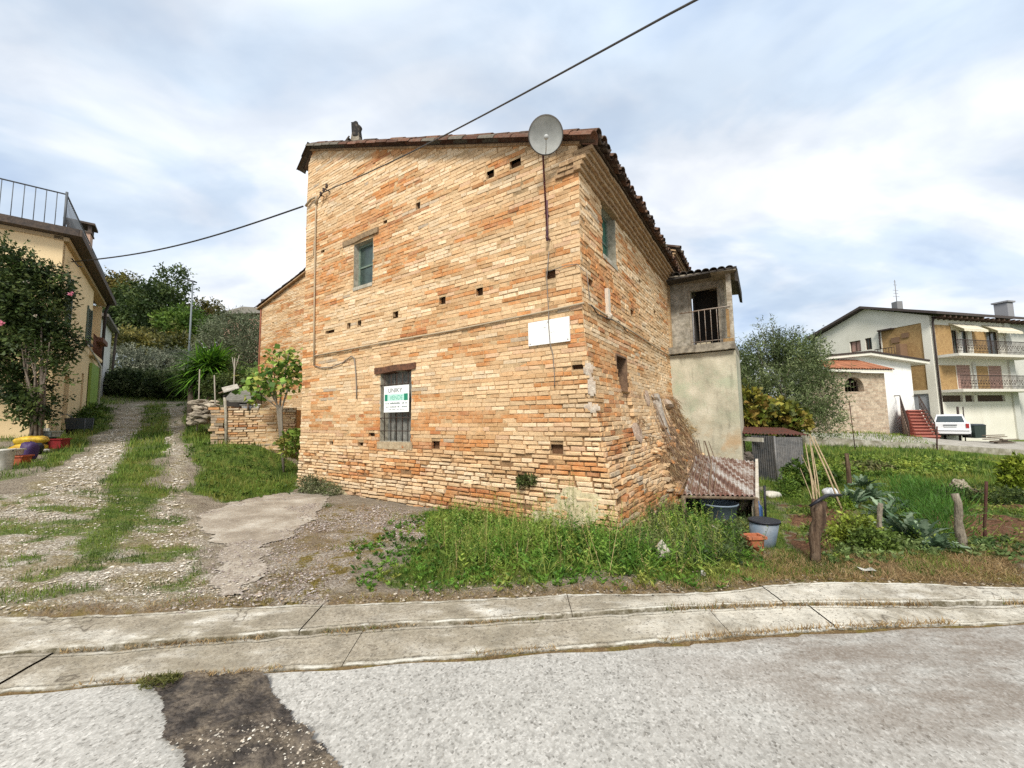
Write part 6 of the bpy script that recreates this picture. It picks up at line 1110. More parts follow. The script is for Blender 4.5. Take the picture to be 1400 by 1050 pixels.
c = on(atY(985, 700, 5.9)[0], 5.95); bucket('tub', 'grey-blue tub half hidden under the corrugated roof', 'tub', c, .26, .3, simple('grey_blue_tub', (.16, .20, .24), .2, 9, .5), False)
c = G(1043, 746); t_ = thing('water_tub', 'blue-grey plastic water tub with a dark rim beside the corrugated shelter', 'tub', tuple(c)); k = c[1]/FPX; m = MB(); m.lathe(c, [(.115, 0), (.125, .01), (.152, .27), (.142, .27), (.115, .03), (.001, .03)], 24, (A(1.05, 0, .0), A(0, 1, 0), A(.12, 0, 1))); m.build('body', simple('tub_blue', (.13, .17, .215), .25, 6, .5, .05, (.18, .2, .22)), t_); m = MB(); m.lathe(c+A(.033, 0, .275), [(.145, 0), (.165, .0), (.167, .022), (.145, .022)], 24, (A(1.05, 0, 0), A(0, 1, 0), A(.12, 0, 1))); m.build('rim', M_BLK, t_)
c = G(1036, 757); M_TERR = simple('terracotta', (.42, .13, .055), .3, 9, .85, .3, (.34, .13, .07)); bucket('flower_pot', 'round terracotta pot in front of the blue-grey water tub', 'flower pot', c, .06, .08, M_TERR, False); crate('planter', 'rectangular terracotta planter on the round pot in front of the water tub', 'planter', c+A(-.02, .02, .085), .17, .12, .10, M_TERR, .05, .85)
c = G(1038, 712); c = on(c[0]+.0, c[1]); m = MB(); m.lathe(c, [(.05, 0), (.055, .01), (.055, .19), (.045, .22), (.02, .25), (.018, .29), (.001, .29)], 16); o = props(m.build('bottle', simple('blue_plastic', (.05, .11, .26), .2, 9, .35, 0), None, tuple(c)), 'blue plastic bottle standing between the corrugated shelter and the black post', 'bottle')
a = G(1047, 716); b = atY(1045, 664, a[1]); m = MB(); m.tube([a-UP*.05, b], .016, 6); props(m.build('post', M_BLK, None, tuple(a)), 'thin black post behind the water tub', 'post')
c = G(1056, 682); sack('bag', 'pale crumpled sack on the grass in front of the metal shed', 'bag', c, .28, .2, .14, simple('pale_sack', (.55, .52, .45), .3, 9, .8, .5), 31)
c = G(968, 733); m = MB(); m.box(c+UP*.05, .32, .26, .06, (A(.95, .2, .05), A(-.2, .95, .12), A(-.05, -.12, .98))); props(m.build('stone_slab', simple('slab_stone', (.42, .38, .30), .3, 9, .95, .5), None, tuple(c)), 'flat pale stone slab lying among the weeds before the shelter', 'stone slab')
c = G(906, 768); m = MB(); m.rock(c+UP*.07, .095, 7, (.75, .7, 1.2), .3); props(m.build('stone', simple('white_stone', (.44, .40, .33), .35, 9, .95, .8), None, tuple(c)), 'upright pale stone at the edge of the weeds near the house corner', 'stone')
c = G(962, 790); m = MB(); m.rock(c+UP*.02, .022, 7, (1, 1, .7)); m.rock(c+UP*.05, .024, 9, (1, 1, .8)); props(m.build('plastic_cup', M_WPL, None, tuple(c)), 'tiny crushed white plastic cup beside the pavement', 'litter')
c = G(1188, 785); m = MB(); m.add([c+A(-.07, -.02, .03), c+A(.0, -.05, .045), c+A(.07, -.02, .025), c+A(.06, .04, .04), c+A(-.01, .03, .03), c+A(-.07, .05, .045)], [(0, 1, 4, 5), (1, 2, 3, 4)]); props(m.build('paper_scrap', M_WPL, None, tuple(c)), 'white scrap of paper on the dry grass by the pavement', 'litter')
# ---- fence posts, canes
def wpost(px0, py0, px1, py1, r0, r1, mat, label, seed, name='fence_post', n=7, cat='fence post', grp='old posts along the garden'):
    a = G(px0, py0); b = atY(px1, py1, a[1]); r = random.Random(seed); pts = []; rs = []
    for i in range(n): q = i/(n-1); pts.append(a+(b-a)*q+A(r.uniform(-.3, .3)*r0, r.uniform(-.3, .3)*r0, -.06*(i == 0))); rs.append((r0+(r1-r0)*q)*r.uniform(.85, 1.15))
    m = MB(); m.tube(pts, rs, 9); return props(m.build(name, mat, None, tuple(a)), label, cat, grp)
def grain(name, a, b, c_, sx_=26.):
    t = NT(name); n = t.noise(1., 6, .75, t.mapv((sx_, sx_, sx_*.09))); base = t.ramp(n, (.32, a), (.5, b), (.68, c_)); base = t.mix(1., base, t.ramp(t.noise(30, 5, .7), (.3, .7), (.7, 1.2)), 'MULTIPLY'); t.bump(n, 1., .02); return t.fin(base, .95, .15)
M_BARK = grain('bark_post', (.035, .022, .016), (.10, .065, .042), (.22, .16, .11)); M_GPOST = grain('grey_post', (.10, .085, .065), (.24, .205, .155), (.36, .32, .25)); M_RPOST = simple('rust_post', (.07, .028, .02), .4, 16, .8, .3)
wpost(1114, 770, 1121, 684, .052, .062, M_BARK, 'thick dark bark-covered post with the black hose around it', 3)
wpost(1202, 740, 1203, 688, .03, .026, M_GPOST, 'short thin wooden post between the artichoke plants', 4); wpost(1316, 750, 1307, 675, .042, .034, M_GPOST, 'leaning weathered grey wooden post right of the artichokes', 5); wpost(1346, 742, 1348, 658, .015, .014, M_RPOST, 'straight rusty metal post at the right of the garden', 6); wpost(1160, 668, 1158, 620, .05, .04, M_BARK, 'dark stump of a post behind the artichokes', 9)
a = atY(1112, 688, G(1114, 770)[1]-.1); b = atY(1150, 677, a[1]+.3); m = MB(); m.tube([a+A(-.04, 0, -.03), a+A(.05, -.04, .05), (a+b)/2+A(0, 0, .04), b], [.014, .018, .018, .014], 7); props(m.build('hose', M_BLK, None, tuple(a)), 'short black hose hooked over the bark-covered post', 'hose')
M_CANE = simple('dry_cane', (.42, .33, .20), .35, 20, .8, .2, (.30, .22, .13)); cb0 = G(1118, 720)
for i, (x0, y0, x1, y1, dy, r) in enumerate([(1113, 694, 1101, 606, .0, .010), (1115, 698, 1103, 618, .06, .009), (1117, 690, 1107, 600, .1, .011), (1119, 700, 1106, 634, .15, .008), (1121, 688, 1110, 612, .2, .010), (1112, 692, 1094, 640, -.05, .007), (1142, 676, 1107, 594, .7, .017), (1146, 672, 1112, 597, .85, .016), (1124, 690, 1096, 622, .3, .008)]):
    a = atY(x0, y0, cb0[1]+.35+dy); b = atY(x1, y1, cb0[1]+.9+dy); d_ = a-b; a = a+d_*max(0, (a[2]-hz(a[0], a[1]))/max(.05, b[2]-a[2])); m = MB(); m.tube([a, (a+b)/2+A(.015, 0, .01), b], [r, r*.9, r*.7], 6)
    lb = 'thick pale dry cane propped to the right of the cane bundle' if i in (6, 7) else 'thin dry bamboo cane in the bundle behind the bark-covered post'
    props(m.build('bamboo_cane', M_CANE, None, tuple(a)), lb, 'cane', 'thick leaning canes' if i in (6, 7) else 'bundle of dry canes')
c = G(1137, 690); sack('plastic_sheet', 'crumpled white plastic sheet between the canes and the artichokes', 'plastic sheet', c+UP*.12, .24, .16, .17, simple('shiny_white', (.62, .64, .66), .2, 9, .35, .5), 41)
c = G(1313, 678); m = MB(); m.col = (.4, .36, .27)
for k in range(16): r = random.Random(k); m.tube([c+A(math.cos(a)*(.17+.02*r.random())*(1-k/26), math.sin(a)*.13*(1-k/26), .13+.011*k+.02*math.sin(3*a+k)) for a in np.linspace(0, 6.28, 16)], .017, 5)
props(m.build('rope_coil', simple('straw_rope', (.36, .32, .24), .4, 20, .95, .6, (.24, .2, .14)), None, tuple(c)), 'heap of pale coiled rope on a plank in the garden', 'rope heap')
a = atY(1258, 676, c[1]); b = atY(1342, 672, c[1]); m = MB(); m.box((a+b)/2*A(1, 1, 0)+UP*(c[2]+.09), np.linalg.norm(b-a), .2, .05, (A(1, .02, 0), A(0, 1, 0), UP)); m.box(a*A(1, 1, 0)+A(.2, 0, c[2]+.03), .12, .2, .1); m.box(b*A(1, 1, 0)+A(-.2, 0, c[2]+.03), .12, .2, .1); props(m.build('plank', M_WOOD, None, tuple(c)), 'dark low plank bench under the coiled rope', 'plank')
for px, y0, y1, Y, r, lb in ((1164, 612, 566, 17.5, .018, 'thin rusty rod before the stone porch, left of the stairs'), (1281, 616, 583, 18.6, .03, 'rusty iron post at the foot of the red stairs')):
    a = atY(px+5*(r < .02), y0, Y); b = atY(px-3*(r < .02), y1-(18 if r < .02 else 0), Y); a[2] = min(a[2], hz(a[0], a[1])); m = MB(); m.tube([a, b], r, 6); props(m.build('garden_rod', M_RPOST, None, tuple(a)), lb, 'rod')
# ------------------------------------------------------------------ vegetation
M_LEAF = leafmat('leaf', .55, .25); M_BARKT = simple('tree_bark', (.13, .10, .075), .4, 12, .95, .8, (.22, .18, .14))
DKG = [(.013, .024, .008), (.026, .046, .013), (.05, .078, .022), (.085, .11, .035)]
OLV = [(.045, .057, .03), (.09, .11, .065), (.13, .155, .10), (.20, .22, .155)]
MIDG = [(.03, .06, .010), (.06, .11, .018), (.105, .17, .028), (.17, .23, .045)]
FRESH = [(.03, .075, .012), (.06, .14, .018), (.10, .20, .028), (.16, .25, .05)]
AUT = [(.03, .035, .012), (.07, .075, .02), (.14, .12, .03), (.20, .13, .035)]
def plant(name, label, cat, loc, blobs, n, per, ls, spread, pal, aspect, trunk=None, group=None, drop=.30, seed=3, shell=.5, upb=.25, part='foliage', sc=2.2):
    """crown of many small leaf sprays through a union of ellipsoids, on a branching trunk"""
    t_ = thing(name, label, cat, tuple(loc), group); P, u = blob_points(blobs, n, shell, drop, seed); D = u*.8+unit(len(P))*.7; D[:, 2] += upb
    D /= np.linalg.norm(D, axis=1)[:, None]; V, F, c = sprays(P, D, per, ls, spread, pal, aspect, seed, sc)
    nmesh(part, V, F, M_LEAF, t_, c)
    if trunk:
        m = MB(); r = random.Random(seed)
        for (h, rad, lean, dep) in trunk: limb(m, A(*loc)-UP*.1, A(lean[0], lean[1], 1), h, rad, dep, r, [])
        m.build('trunk', M_BARKT, t_)
    return t_
def blob_px(px, py, rx, ry, Y, dep=None):
    c = atY(px, py, Y); k = Y/FPX; return (c[0], c[1], c[2], rx*k, (dep if dep else rx*k*.8), ry*k)
# climbing shrub on the yellow house
bl = [blob_px(-6, 368, 40, 36, 9.9, .8), blob_px(2, 415, 54, 56, 9.9, .8), blob_px(34, 430, 36, 50, 10.3, .6), blob_px(26, 480, 40, 34, 10., .6), blob_px(76, 468, 16, 32, 10.5, .4), blob_px(-20, 440, 40, 60, 9.7), blob_px(50, 535, 24, 45, 10.1, .4), blob_px(30, 520, 18, 24, 10., .3), blob_px(58, 398, 22, 36, 10.4, .5), blob_px(72, 530, 14, 30, 10.3, .3)]
base = on(*atY(46, 600, 10.1)[:2]); CB = plant('climbing_shrub', 'large dark flowering climbing shrub covering the front of the yellow house', 'shrub', base, bl, 7000, 7, .10, .32, DKG, .45, drop=.39, seed=11, shell=.35, upb=.0)
m = MB(); r = random.Random(3)
for k in range(9):
    a = base+A(r.uniform(-.15, .25), r.uniform(-.1, .1), -.05); e = atY(r.uniform(20, 75), r.uniform(440, 500), 10.1); m.tube([a, a+(e-a)*.35+A(r.uniform(-.1, .1), 0, .1), a+(e-a)*.7+A(r.uniform(-.1, .1), 0, 0), e], [.035, .03, .022, .012], 6)
m.build('trunk', M_BARKT, CB)
P, u = blob_points(bl[:6], 60, .95, 0, 5); P[:, 1] -= .25; q_ = P[(P[:, 1] < 10.0)][:10]; fl = np.array(list(q_)+[atY(97, 402, 9.8), atY(3, 441, 8.9)])
for i, f0 in enumerate(fl): V, F = leaf_quads(f0+RNG.normal(size=(8, 3))*.015, unit(8), .05 if i < 10 else .085, .8, .2); cc_ = (A(.50, .45, .42) if i < 10 else A(.6, .22, .34))*(1+.2*RNG.random((8, 1))); nmesh('flower', V, F, M_LEAF, CB, np.repeat(np.clip(cc_, 0, 1), 4, 0))
# hedge, grey shrubs, yucca, olives, hill trees
hb = [blob_px(px, 527, 18, 20, 22.5, 1.0) for px in range(150, 285, 13)]
plant('hedge', 'clipped dark green hedge across the top of the driveway', 'hedge', on(*atY(205, 540, 22.6)[:2]), hb, 4200, 6, .13, .2, [(.014, .028, .009), (.035, .055, .018), (.065, .09, .035), (.12, .14, .075)], .5, drop=.2, seed=21)
for i, (px, py, rx, ry, Y, lb) in enumerate([(172, 494, 26, 22, 27, 'silvery grey-green shrub behind the hedge, next to the white house'), (212, 497, 26, 20, 27.5, 'silvery grey-green shrub behind the middle of the hedge'), (248, 494, 24, 18, 28, 'silvery grey-green shrub behind the hedge, beside the spiky plant')]):
    b = blob_px(px, py, rx, ry, Y, 1.2); plant('grey_shrub', lb, 'shrub', on(b[0], b[1]), [b, blob_px(px+12, py+8, 16, 16, Y-.4, 1.), blob_px(px-10, py+10, 16, 16, Y-.4, 1.)], 1300, 6, .14, .28, [(.05, .06, .045), (.09, .105, .08), (.15, .17, .135), (.21, .22, .18)], .35, group='grey shrubs behind the hedge', drop=.22, seed=30+i, trunk=[(1., .05, (0, 0), 1)])
for i, (px, py, rx, ry, Y, pal, lb) in enumerate([(182, 430, 34, 36, 38, DKG, 'dense dark evergreen tree above the white house roof'), (222, 432, 40, 40, 37, DKG, 'tallest dense dark evergreen on the hill, left of the street lamp'), (250, 448, 30, 28, 35, MIDG[:3]+[(.09, .10, .03)], 'mid-green round tree behind the street lamp'), (282, 440, 20, 22, 40, AUT, 'yellow-brown autumn tree between street lamp and distant house'), (160, 400, 22, 26, 41, AUT, 'brownish thin tree over the yellow house eave'), (196, 470, 34, 16, 33, AUT[:2]+[(.13, .13, .05), (.2, .17, .05)], 'low yellowing bush on the slope below the evergreens'), (245, 478, 26, 12, 32, AUT, 'low yellow autumn bush at the foot of the street lamp')]):
    b = blob_px(px, py, rx, ry, Y); hs = [b]+[(b[0]+RNG.normal()*b[3]*.55, b[1]+RNG.normal()*.8, b[2]+RNG.normal()*b[5]*.45, b[3]*.5, b[4]*.5, b[5]*.5) for _ in range(8)]
    g0 = on(b[0], b[1]); plant('tree' if ry > 20 else 'bush', lb, 'tree' if ry > 20 else 'bush', g0, hs, int(2400*rx*ry/1300), 6, .26, .5, pal, .5, [(max(.8, (b[2]-g0[2])*.5), .16, (0, 0), 2)], group='trees and bushes on the hill', drop=.30, seed=40+i, sc=.9)
def bare_tree(name, label, loc, h, r, n, seed, dep=3, group=None):
    t_ = thing(name, label, 'bare tree', tuple(loc), group); m = MB(); rd = random.Random(seed); tips = []
    for k in range(n): limb(m, A(*loc)-UP*.1, A(rd.uniform(-.25, .25), rd.uniform(-.2, .2), 1), h, r, dep, rd, tips, .8)
    m.build('branches', M_BARKT, t_)
    return t_, tips
p = on(*atY(224, 420, 42)[:2]); zt_ = atY(224, 392, 42)[2]; bare_tree('bare_tree', 'leafless tree showing above the dark evergreens', p, (zt_-p[2])*.40, .14, 2, 4)
p = on(*atY(290, 425, 38)[:2]); zt_ = atY(290, 404, 38)[2]; bare_tree('bare_tree', 'leafless tree left of the distant grey roof', p, (zt_-p[2])*.38, .13, 2, 9)
b = blob_px(322, 470, 44, 38, 19); plant('olive_tree', 'rounded grey-green olive tree left of the brick house', 'olive tree', on(b[0], b[1]), [b]+[blob_px(322+dx, 466+dy, 24, 22, 19+dz) for dx, dy, dz in ((-28, 10, -.5), (20, -12, .3), (-10, -12, -.3), (25, 12, -.4), (0, 22, -.7), (-30, 30, -.4))], 3000, 7, .14, .36, OLV[:3]+[(.16, .18, .13)], .24, [(1.6, .14, (.1, 0), 2)], drop=.28, seed=61, upb=.5)
def spiky(name, label, loc, c, n, L, w, pal, group=None, seed=1):
    t_ = thing(name, label, 'spiky plant', tuple(loc), group); rd = np.random.default_rng(seed); V = []; F = []; Cc = []
    for k in range(n):
        d = rd.normal(size=3); d[2] = abs(d[2])*.9+.05 if rd.random() < .8 else -abs(d[2])*.4; d /= np.linalg.norm(d); s = np.cross(d, A(0, 0, 1)); s /= np.linalg.norm(s)+1e-9; l = L*rd.uniform(.7, 1.1); b0 = len(V); cl_ = np.array(pal[rd.integers(len(pal))])*rd.uniform(.7, 1.3); o = A(*c)+rd.normal(size=3)*.12*L
        for i in range(5): q = i/4; p = o+d*l*q-A(0, 0, 1)*l*.30*q*q; ww = w*(1-q)**.7*(1 if i else .6); V += [p-s*ww, p+s*ww]; Cc += [cl_*(.75+.4*q)]*2
        for i in range(4): F.append((b0+2*i, b0+2*i+1, b0+2*i+3, b0+2*i+2))
    nmesh('leaves', V, F, M_LEAF, t_, np.array(Cc)); m = MB(); m.tube([A(*loc)-UP*.1, A(*c)], [.11, .09], 7); m.build('trunk', M_BARKT, t_); return t_
cY = atY(287, 503, 15.); spiky('yucca', 'big bright green spiky yucca behind the stone heap', on(cY[0], cY[1]), cY, 700, 1.35, .042, [(.06, .15, .015), (.10, .22, .02), (.15, .29, .04), (.03, .08, .012)], seed=5)
cY = atY(262, 520, 14.6); spiky('yucca', 'small darker spiky yucca at the left foot of the big one', on(cY[0], cY[1]), cY, 240, .85, .035, [(.05, .12, .015), (.08, .17, .02), (.03, .075, .012)], seed=6)
b = blob_px(300, 530, 18, 14, 14.2); plant('bush', 'dark low bush in the gap under the big yucca', 'bush', on(b[0], b[1]), [b, blob_px(325, 525, 14, 14, 13.9)], 700, 6, .1, .2, DKG, .5, drop=.2, seed=66)
# fig tree by the pen
FGp = on(*atY(389, 622, 10.6)[:2]); FG = thing('fig_tree', 'young fig tree with big pale green leaves between the pen and brick house', 'fig tree', tuple(FGp)); m = MB(); tipsF = []; rd = random.Random(12)
for px, py in ((352, 515), (372, 488), (395, 482), (402, 515), (343, 535), (385, 505), (365, 520), (405, 492)):
    e = atY(px, py, 10.5+rd.uniform(-.3, .3)); mid_ = atY(382+rd.uniform(-4, 4), 560, 10.6); m.tube([FGp-UP*.05, mid_, mid_+(e-mid_)*.6+A(0, 0, .08), e], [.028, .02, .014, .008], 6); tipsF += [e, mid_+(e-mid_)*.75]
m.build('trunk', simple('fig_bark', (.26, .22, .17), .3, 12, .9, .5), FG)
kk = np.repeat(np.arange(len(tipsF)), 30); TP = np.array(tipsF)[kk]+RNG.normal(size=(len(kk), 3))*.14; D = unit(len(kk)); D[:, 2] = -np.abs(D[:, 2])*.5; D[:, 1] -= .3; up = unit(len(kk)); V, F = leaf_quads(TP, D, .175*(.6+.6*RNG.random(len(kk))), .9, .1, up)
pal = np.array([(.09, .17, .03), (.15, .24, .045), (.22, .31, .07), (.30, .30, .08), (.05, .10, .02)]); nmesh('leaves', V, F, M_LEAF, FG, np.repeat(pal[RNG.integers(0, 5, len(kk))]*(.7+.6*RNG.random((len(kk), 1))), 4, 0))
b = blob_px(400, 605, 14, 16, 10.4, .25); plant('small_shrub', 'leafy sucker shoots at the foot of the fig tree', 'shrub', on(b[0], b[1]-.1), [b], 120, 5, .11, .14, MIDG[1:]+[(.2, .17, .05)], .7, drop=.1, seed=70)
# big olive tree on the right
ob = [blob_px(1080, 520, 55, 48, 14, 1.3), blob_px(1040, 500, 34, 40, 14.3, 1.), blob_px(1110, 540, 34, 40, 13.6, .9), blob_px(1060, 550, 45, 40, 13.5, 1.), blob_px(1095, 490, 34, 28, 14.2, .9), blob_px(1128, 575, 20, 22, 13.4, .5), blob_px(1030, 540, 22, 40, 13.8, .7), blob_px(1065, 480, 26, 24, 14.3, .8)]
o_ = on(*atY(1080, 600, 14)[:2]); OT = plant('olive_tree', 'big dense grey-green olive tree right of the balcony tower', 'olive tree', o_, ob, 5200, 7, .12, .32, [(.03, .045, .017), (.068, .092, .038), (.115, .15, .065), (.18, .21, .11)], .22, [(1.3, .17, (.1, .0), 3), (1.2, .12, (-.3, 0), 3)], drop=.30, seed=81, upb=.45, shell=.4)
tw = [(1030, 470), (1042, 448), (1056, 445), (1064, 462), (1088, 455), (1120, 492)]; m = MB(); Ps = []
for px, py in tw:
    e = atY(px, py, 14.2); a = atY(1060+(px-1060)*.6, 500, 14.2); pts = [a+(e-a)*q+A(RNG.normal()*.05, 0, 0) for q in np.linspace(0, 1, 6)]; m.tube(pts, [.025, .02, .016, .012, .009, .006], 5); Ps += [pts[2], pts[3], pts[4], pts[5], pts[4], pts[5]]
m.build('top_twigs', M_BARKT, OT); Ps = np.array(Ps); V, F, c = sprays(np.repeat(Ps, 5, 0)+RNG.normal(size=(len(Ps)*5, 3))*.1, unit(len(Ps)*5)*.6+A(0, 0, .6), 6, .12, .3, OLV[:3], .22, 9); nmesh('twig_leaves', V, F, M_LEAF, OT, c)
b = blob_px(1052, 568, 34, 20, 11.9, .7); plant('vine_shrub', 'yellow-green vine with browning leaves over the metal shed roof', 'vine', on(b[0], b[1]), [b, blob_px(1024, 560, 14, 26, 12, .5), blob_px(1078, 578, 24, 12, 11.7, .5)], 520, 5, .17, .2, [(.04, .05, .014), (.09, .11, .02), (.19, .18, .03), (.22, .14, .045), (.13, .17, .03)], .85, drop=.32, seed=85, upb=0)
for i, (px, py, rx, ry, Y, lb) in enumerate([(1122, 480, 24, 26, 40, 'dark tree showing between the olive tree and the apartment block'), (1020, 520, 30, 40, 34, 'dark tree low behind the balcony tower and the olive tree')]):
    b = blob_px(px, py, rx, ry, Y); g0 = on(b[0], b[1]); plant('tree', lb, 'tree', g0, [b]+[(b[0]+RNG.normal()*b[3]*.5, b[1], b[2]+RNG.normal()*b[5]*.4-.5, b[3]*.5, b[4]*.5, b[5]*.5) for _ in range(5)], 1000, 6, .24, .45, DKG, .5, [(max(.8, (b[2]-g0[2])*.5), .15, (0, 0), 2)], drop=.28, seed=87+i, sc=.9)
# ---- garden plants (each one a thing)
def rosette(name, label, cat, c, n, L, w, pal, lobes, group, seed, stand=.75, droop=.45):
    """arching, lobed leaves growing from one point"""
    t_ = thing(name, label, cat, tuple(c), group); rd = np.random.default_rng(seed); V = []; F = []; Cc = []
    for k in range(n):
        a = rd.uniform(0, 6.28); e = rd.uniform(.35, 1.2)*stand; d = A(math.cos(a)*math.cos(e), math.sin(a)*math.cos(e), math.sin(e)); s = A(-math.sin(a), math.cos(a), 0); l = L*rd.uniform(.65, 1.1); b0 = len(V); col = np.array(pal[rd.integers(len(pal))])*rd.uniform(.75, 1.25); S_ = 11
        tw_ = rd.uniform(-.5, .5)
        for i in range(S_): q = i/(S_-1); p = A(*c)+d*l*q-UP*l*droop*q**2.2; prof = math.sin(math.pi*min(1, q*.92+.08))**.8*(.45+.55*((i % 2) if lobes else 1)); ww = w*prof+.006; sd = s*math.cos(tw_)+np.cross(d, s)*math.sin(tw_); V += [p-sd*ww+UP*ww*.25, p, p+sd*ww+UP*ww*.25]; Cc += [col, col*1.35, col]
        for i in range(S_-1): b_ = b0+3*i; F += [(b_, b_+1, b_+4, b_+3), (b_+1, b_+2, b_+5, b_+4)]
    nmesh('leaves', V, F, M_LEAF, t_, np.array(Cc)); return t_
ART = [(.06, .10, .062), (.095, .145, .095), (.16, .21, .155), (.04, .07, .042)]
for i, (px, py, L, lb) in enumerate([(1166, 692, .62, 'artichoke plant with silvery lobed leaves, leftmost in the garden row'), (1190, 686, .66, 'tall silvery artichoke plant beside the short thin wooden post'), (1212, 712, .62, 'silvery artichoke plant right of the short thin wooden post'), (1180, 668, .6, 'artichoke plant at the back of the row near the bamboo canes'), (1238, 735, .58, 'drooping silvery artichoke plant at the front of the row'), (1262, 742, .55, 'artichoke plant just left of the leaning grey post'), (1230, 700, .5, 'artichoke plant between the feathery green fennel and its neighbours'), (1285, 752, .34, 'small silvery artichoke plant at the foot of the leaning grey post')]):
    rosette('artichoke_plant', lb, 'artichoke', G(px, py), 32, L*.78, .046, ART, True, 'artichoke plants in the garden', 100+i, 1.15, .30)
for i, (px, py, h, lb) in enumerate([(1258, 708, .55, 'feathery bright green fennel behind the artichokes'), (1285, 716, .5, 'feathery bright green fennel beside the leaning grey post'), (1292, 734, .42, 'feathery fennel in front of the leaning grey post'), (1240, 690, .42, 'feathery fennel farthest back, left in the fennel clump')]):
    c = G(px, py); n = 700; t_ = thing('fennel', lb, 'fennel', tuple(c), 'fennel plants in the garden'); P = c+np.c_[RNG.normal(size=n)*.14, RNG.normal(size=n)*.14, RNG.random(n)*h]; D = unit(n)*.7+A(0, 0, 1.1)+np.c_[(P[:, :2]-c[:2])*2, np.zeros(n)]; V, F = leaf_quads(P, D, .16, .045, .05); nmesh('fronds', V, F, M_LEAF, t_, np.repeat(np.array([(.05, .12, .02)])*(.6+.9*RNG.random((n, 1))), 4, 0))
for i, (px, py, rx, ry, pal, lb) in enumerate([(1170, 728, 26, 20, [(.06, .08, .015), (.13, .17, .025), (.21, .25, .04)], 'yellow-green mounding plant right of the bark-covered post'), (1150, 690, 14, 8, [(.05, .09, .012), (.12, .2, .02), (.2, .27, .03)], 'low bright green cushion plant behind the bark-covered post'), (1195, 742, 22, 14, [(.05, .08, .02), (.1, .15, .03), (.17, .2, .05)], 'low green mounding plant in front of the short thin post'), (1095, 650, 20, 22, MIDG, 'green leafy bush in front of the metal shed'), (1078, 668, 14, 16, MIDG, 'dark green leafy plant left in front of the metal shed'), (1130, 655, 16, 14, MIDG, 'broad-leaved green plant behind the bamboo canes'), (1360, 678, 50, 12, DKG, 'dark low hedge behind the straight rusty post'), (1290, 676, 40, 10, DKG, 'dark low hedge under the rope heap'), (1395, 650, 18, 30, [(.05, .08, .012), (.14, .19, .02), (.24, .28, .04)], 'yellow-green bush at the right edge of the photo'), (1190, 640, 30, 8, [(.06, .07, .03), (.16, .15, .07), (.1, .14, .04)], 'pale dry shrub below the stone porch')]):
    g = G(px, py+ry*.8); k = g[1]/FPX; c = g+UP*ry*.6*k
    plant('garden_shrub', lb, 'shrub', g, [(c[0], c[1], c[2], rx*k, rx*k*.6, ry*k), (c[0]-rx*k*.5, c[1]-.05, c[2]-ry*k*.25, rx*k*.5, rx*k*.4, ry*k*.6), (c[0]+rx*k*.5, c[1], c[2]-ry*k*.2, rx*k*.5, rx*k*.4, ry*k*.7)], int(60+rx*ry*.9), 6, .045 if g[1] < 8 else .085, .09, pal, .5, drop=.22, seed=120+i, upb=.4, sc=5)
b = [blob_px(112, 582, 8, 20, 14.5, .3), blob_px(122, 575, 10, 16, 15.5, .3), blob_px(132, 568, 10, 14, 16.5, .3), blob_px(143, 570, 12, 10, 17, .4)]; plant('bush', 'dark green weeds growing along the foot of the yellow house by the green panel', 'bush', on(b[1][0], b[1][1]), b, 700, 6, .1, .2, MIDG[:3], .4, drop=.15, seed=140, upb=.6)
b = [(lambda q: (q[0], q[1], q[2]+.10, .30, .16, .16))(W(6.25, 0, .32)), (lambda q: (q[0], q[1], q[2]+.14, .2, .14, .2))(W(6.6, 0, .3)), (lambda q: (q[0], q[1], q[2]+.08, .2, .12, .12))(W(5.8, 0, .3))]; plant('wall_weed', 'grey-green weed clump against the foot of the brick wall, far left', 'weed', on(*W(6.3, 0, .3)[:2]), b, 420, 6, .05, .1, [(.05, .065, .03), (.1, .115, .06), (.17, .18, .11), (.06, .09, .02)], .35, drop=.1, seed=141, upb=.7, sc=5)
p = W(.95, .62, .12); plant('wall_weed', 'small weed tuft rooted in the brick face above the tall weeds', 'weed', p, [(p[0], p[1], p[2], .14, .06, .06)], 90, 6, .05, .06, [(.04, .06, .02), (.08, .10, .035)], .4, drop=0, seed=142, sc=5)
# ---- dried creeper on the side wall
n = 11000; s_ = 1.5+RNG.random(n)*4.8; z_ = RNG.random(n)**1.3*2.1; k = fbm(s_*1.3, z_*1.3, 150, 3)+(s_-3.0)*.10-z_*.16 > .43; s_, z_ = s_[k], z_[k]; offs = np.array([off_side(a, b) for a, b in zip(s_, z_)])+RNG.random(len(s_))*.14
P = CN+D2*s_[:, None]+N2*offs[:, None]+UP*z_[:, None]; D = unit(len(P))*.5+N2*.25-UP*.9; V, F = leaf_quads(P, D, .10+.16*RNG.random(len(P)), .07, .1)
DC = thing('dried_creeper', 'brown dried creeper hanging over the lower side wall and shelter roof', 'creeper', tuple(S(4, 0, off_side(4, 0)))); pal = np.array([(.20, .13, .08), (.28, .20, .12), (.13, .085, .055), (.34, .26, .17), (.22, .12, .07)]); nmesh('dry_leaves', V, F, M_LEAF, DC, np.repeat(pal[RNG.integers(0, 5, len(P))]*(.7+.5*RNG.random((len(P), 1))), 4, 0))
m = MB(); rd = random.Random(5)
for i in range(34):
    s0 = rd.uniform(3.0, 6.2); z0 = rd.uniform(.9, 2.0); pts = [S(s0+q*rd.uniform(-.3, .5), z0*(1-q), off_side(s0, z0*(1-q))+.04+rd.uniform(0, .10)) for q in np.linspace(0, 1, 6)]; m.tube(pts, rd.uniform(.004, .010), 5)
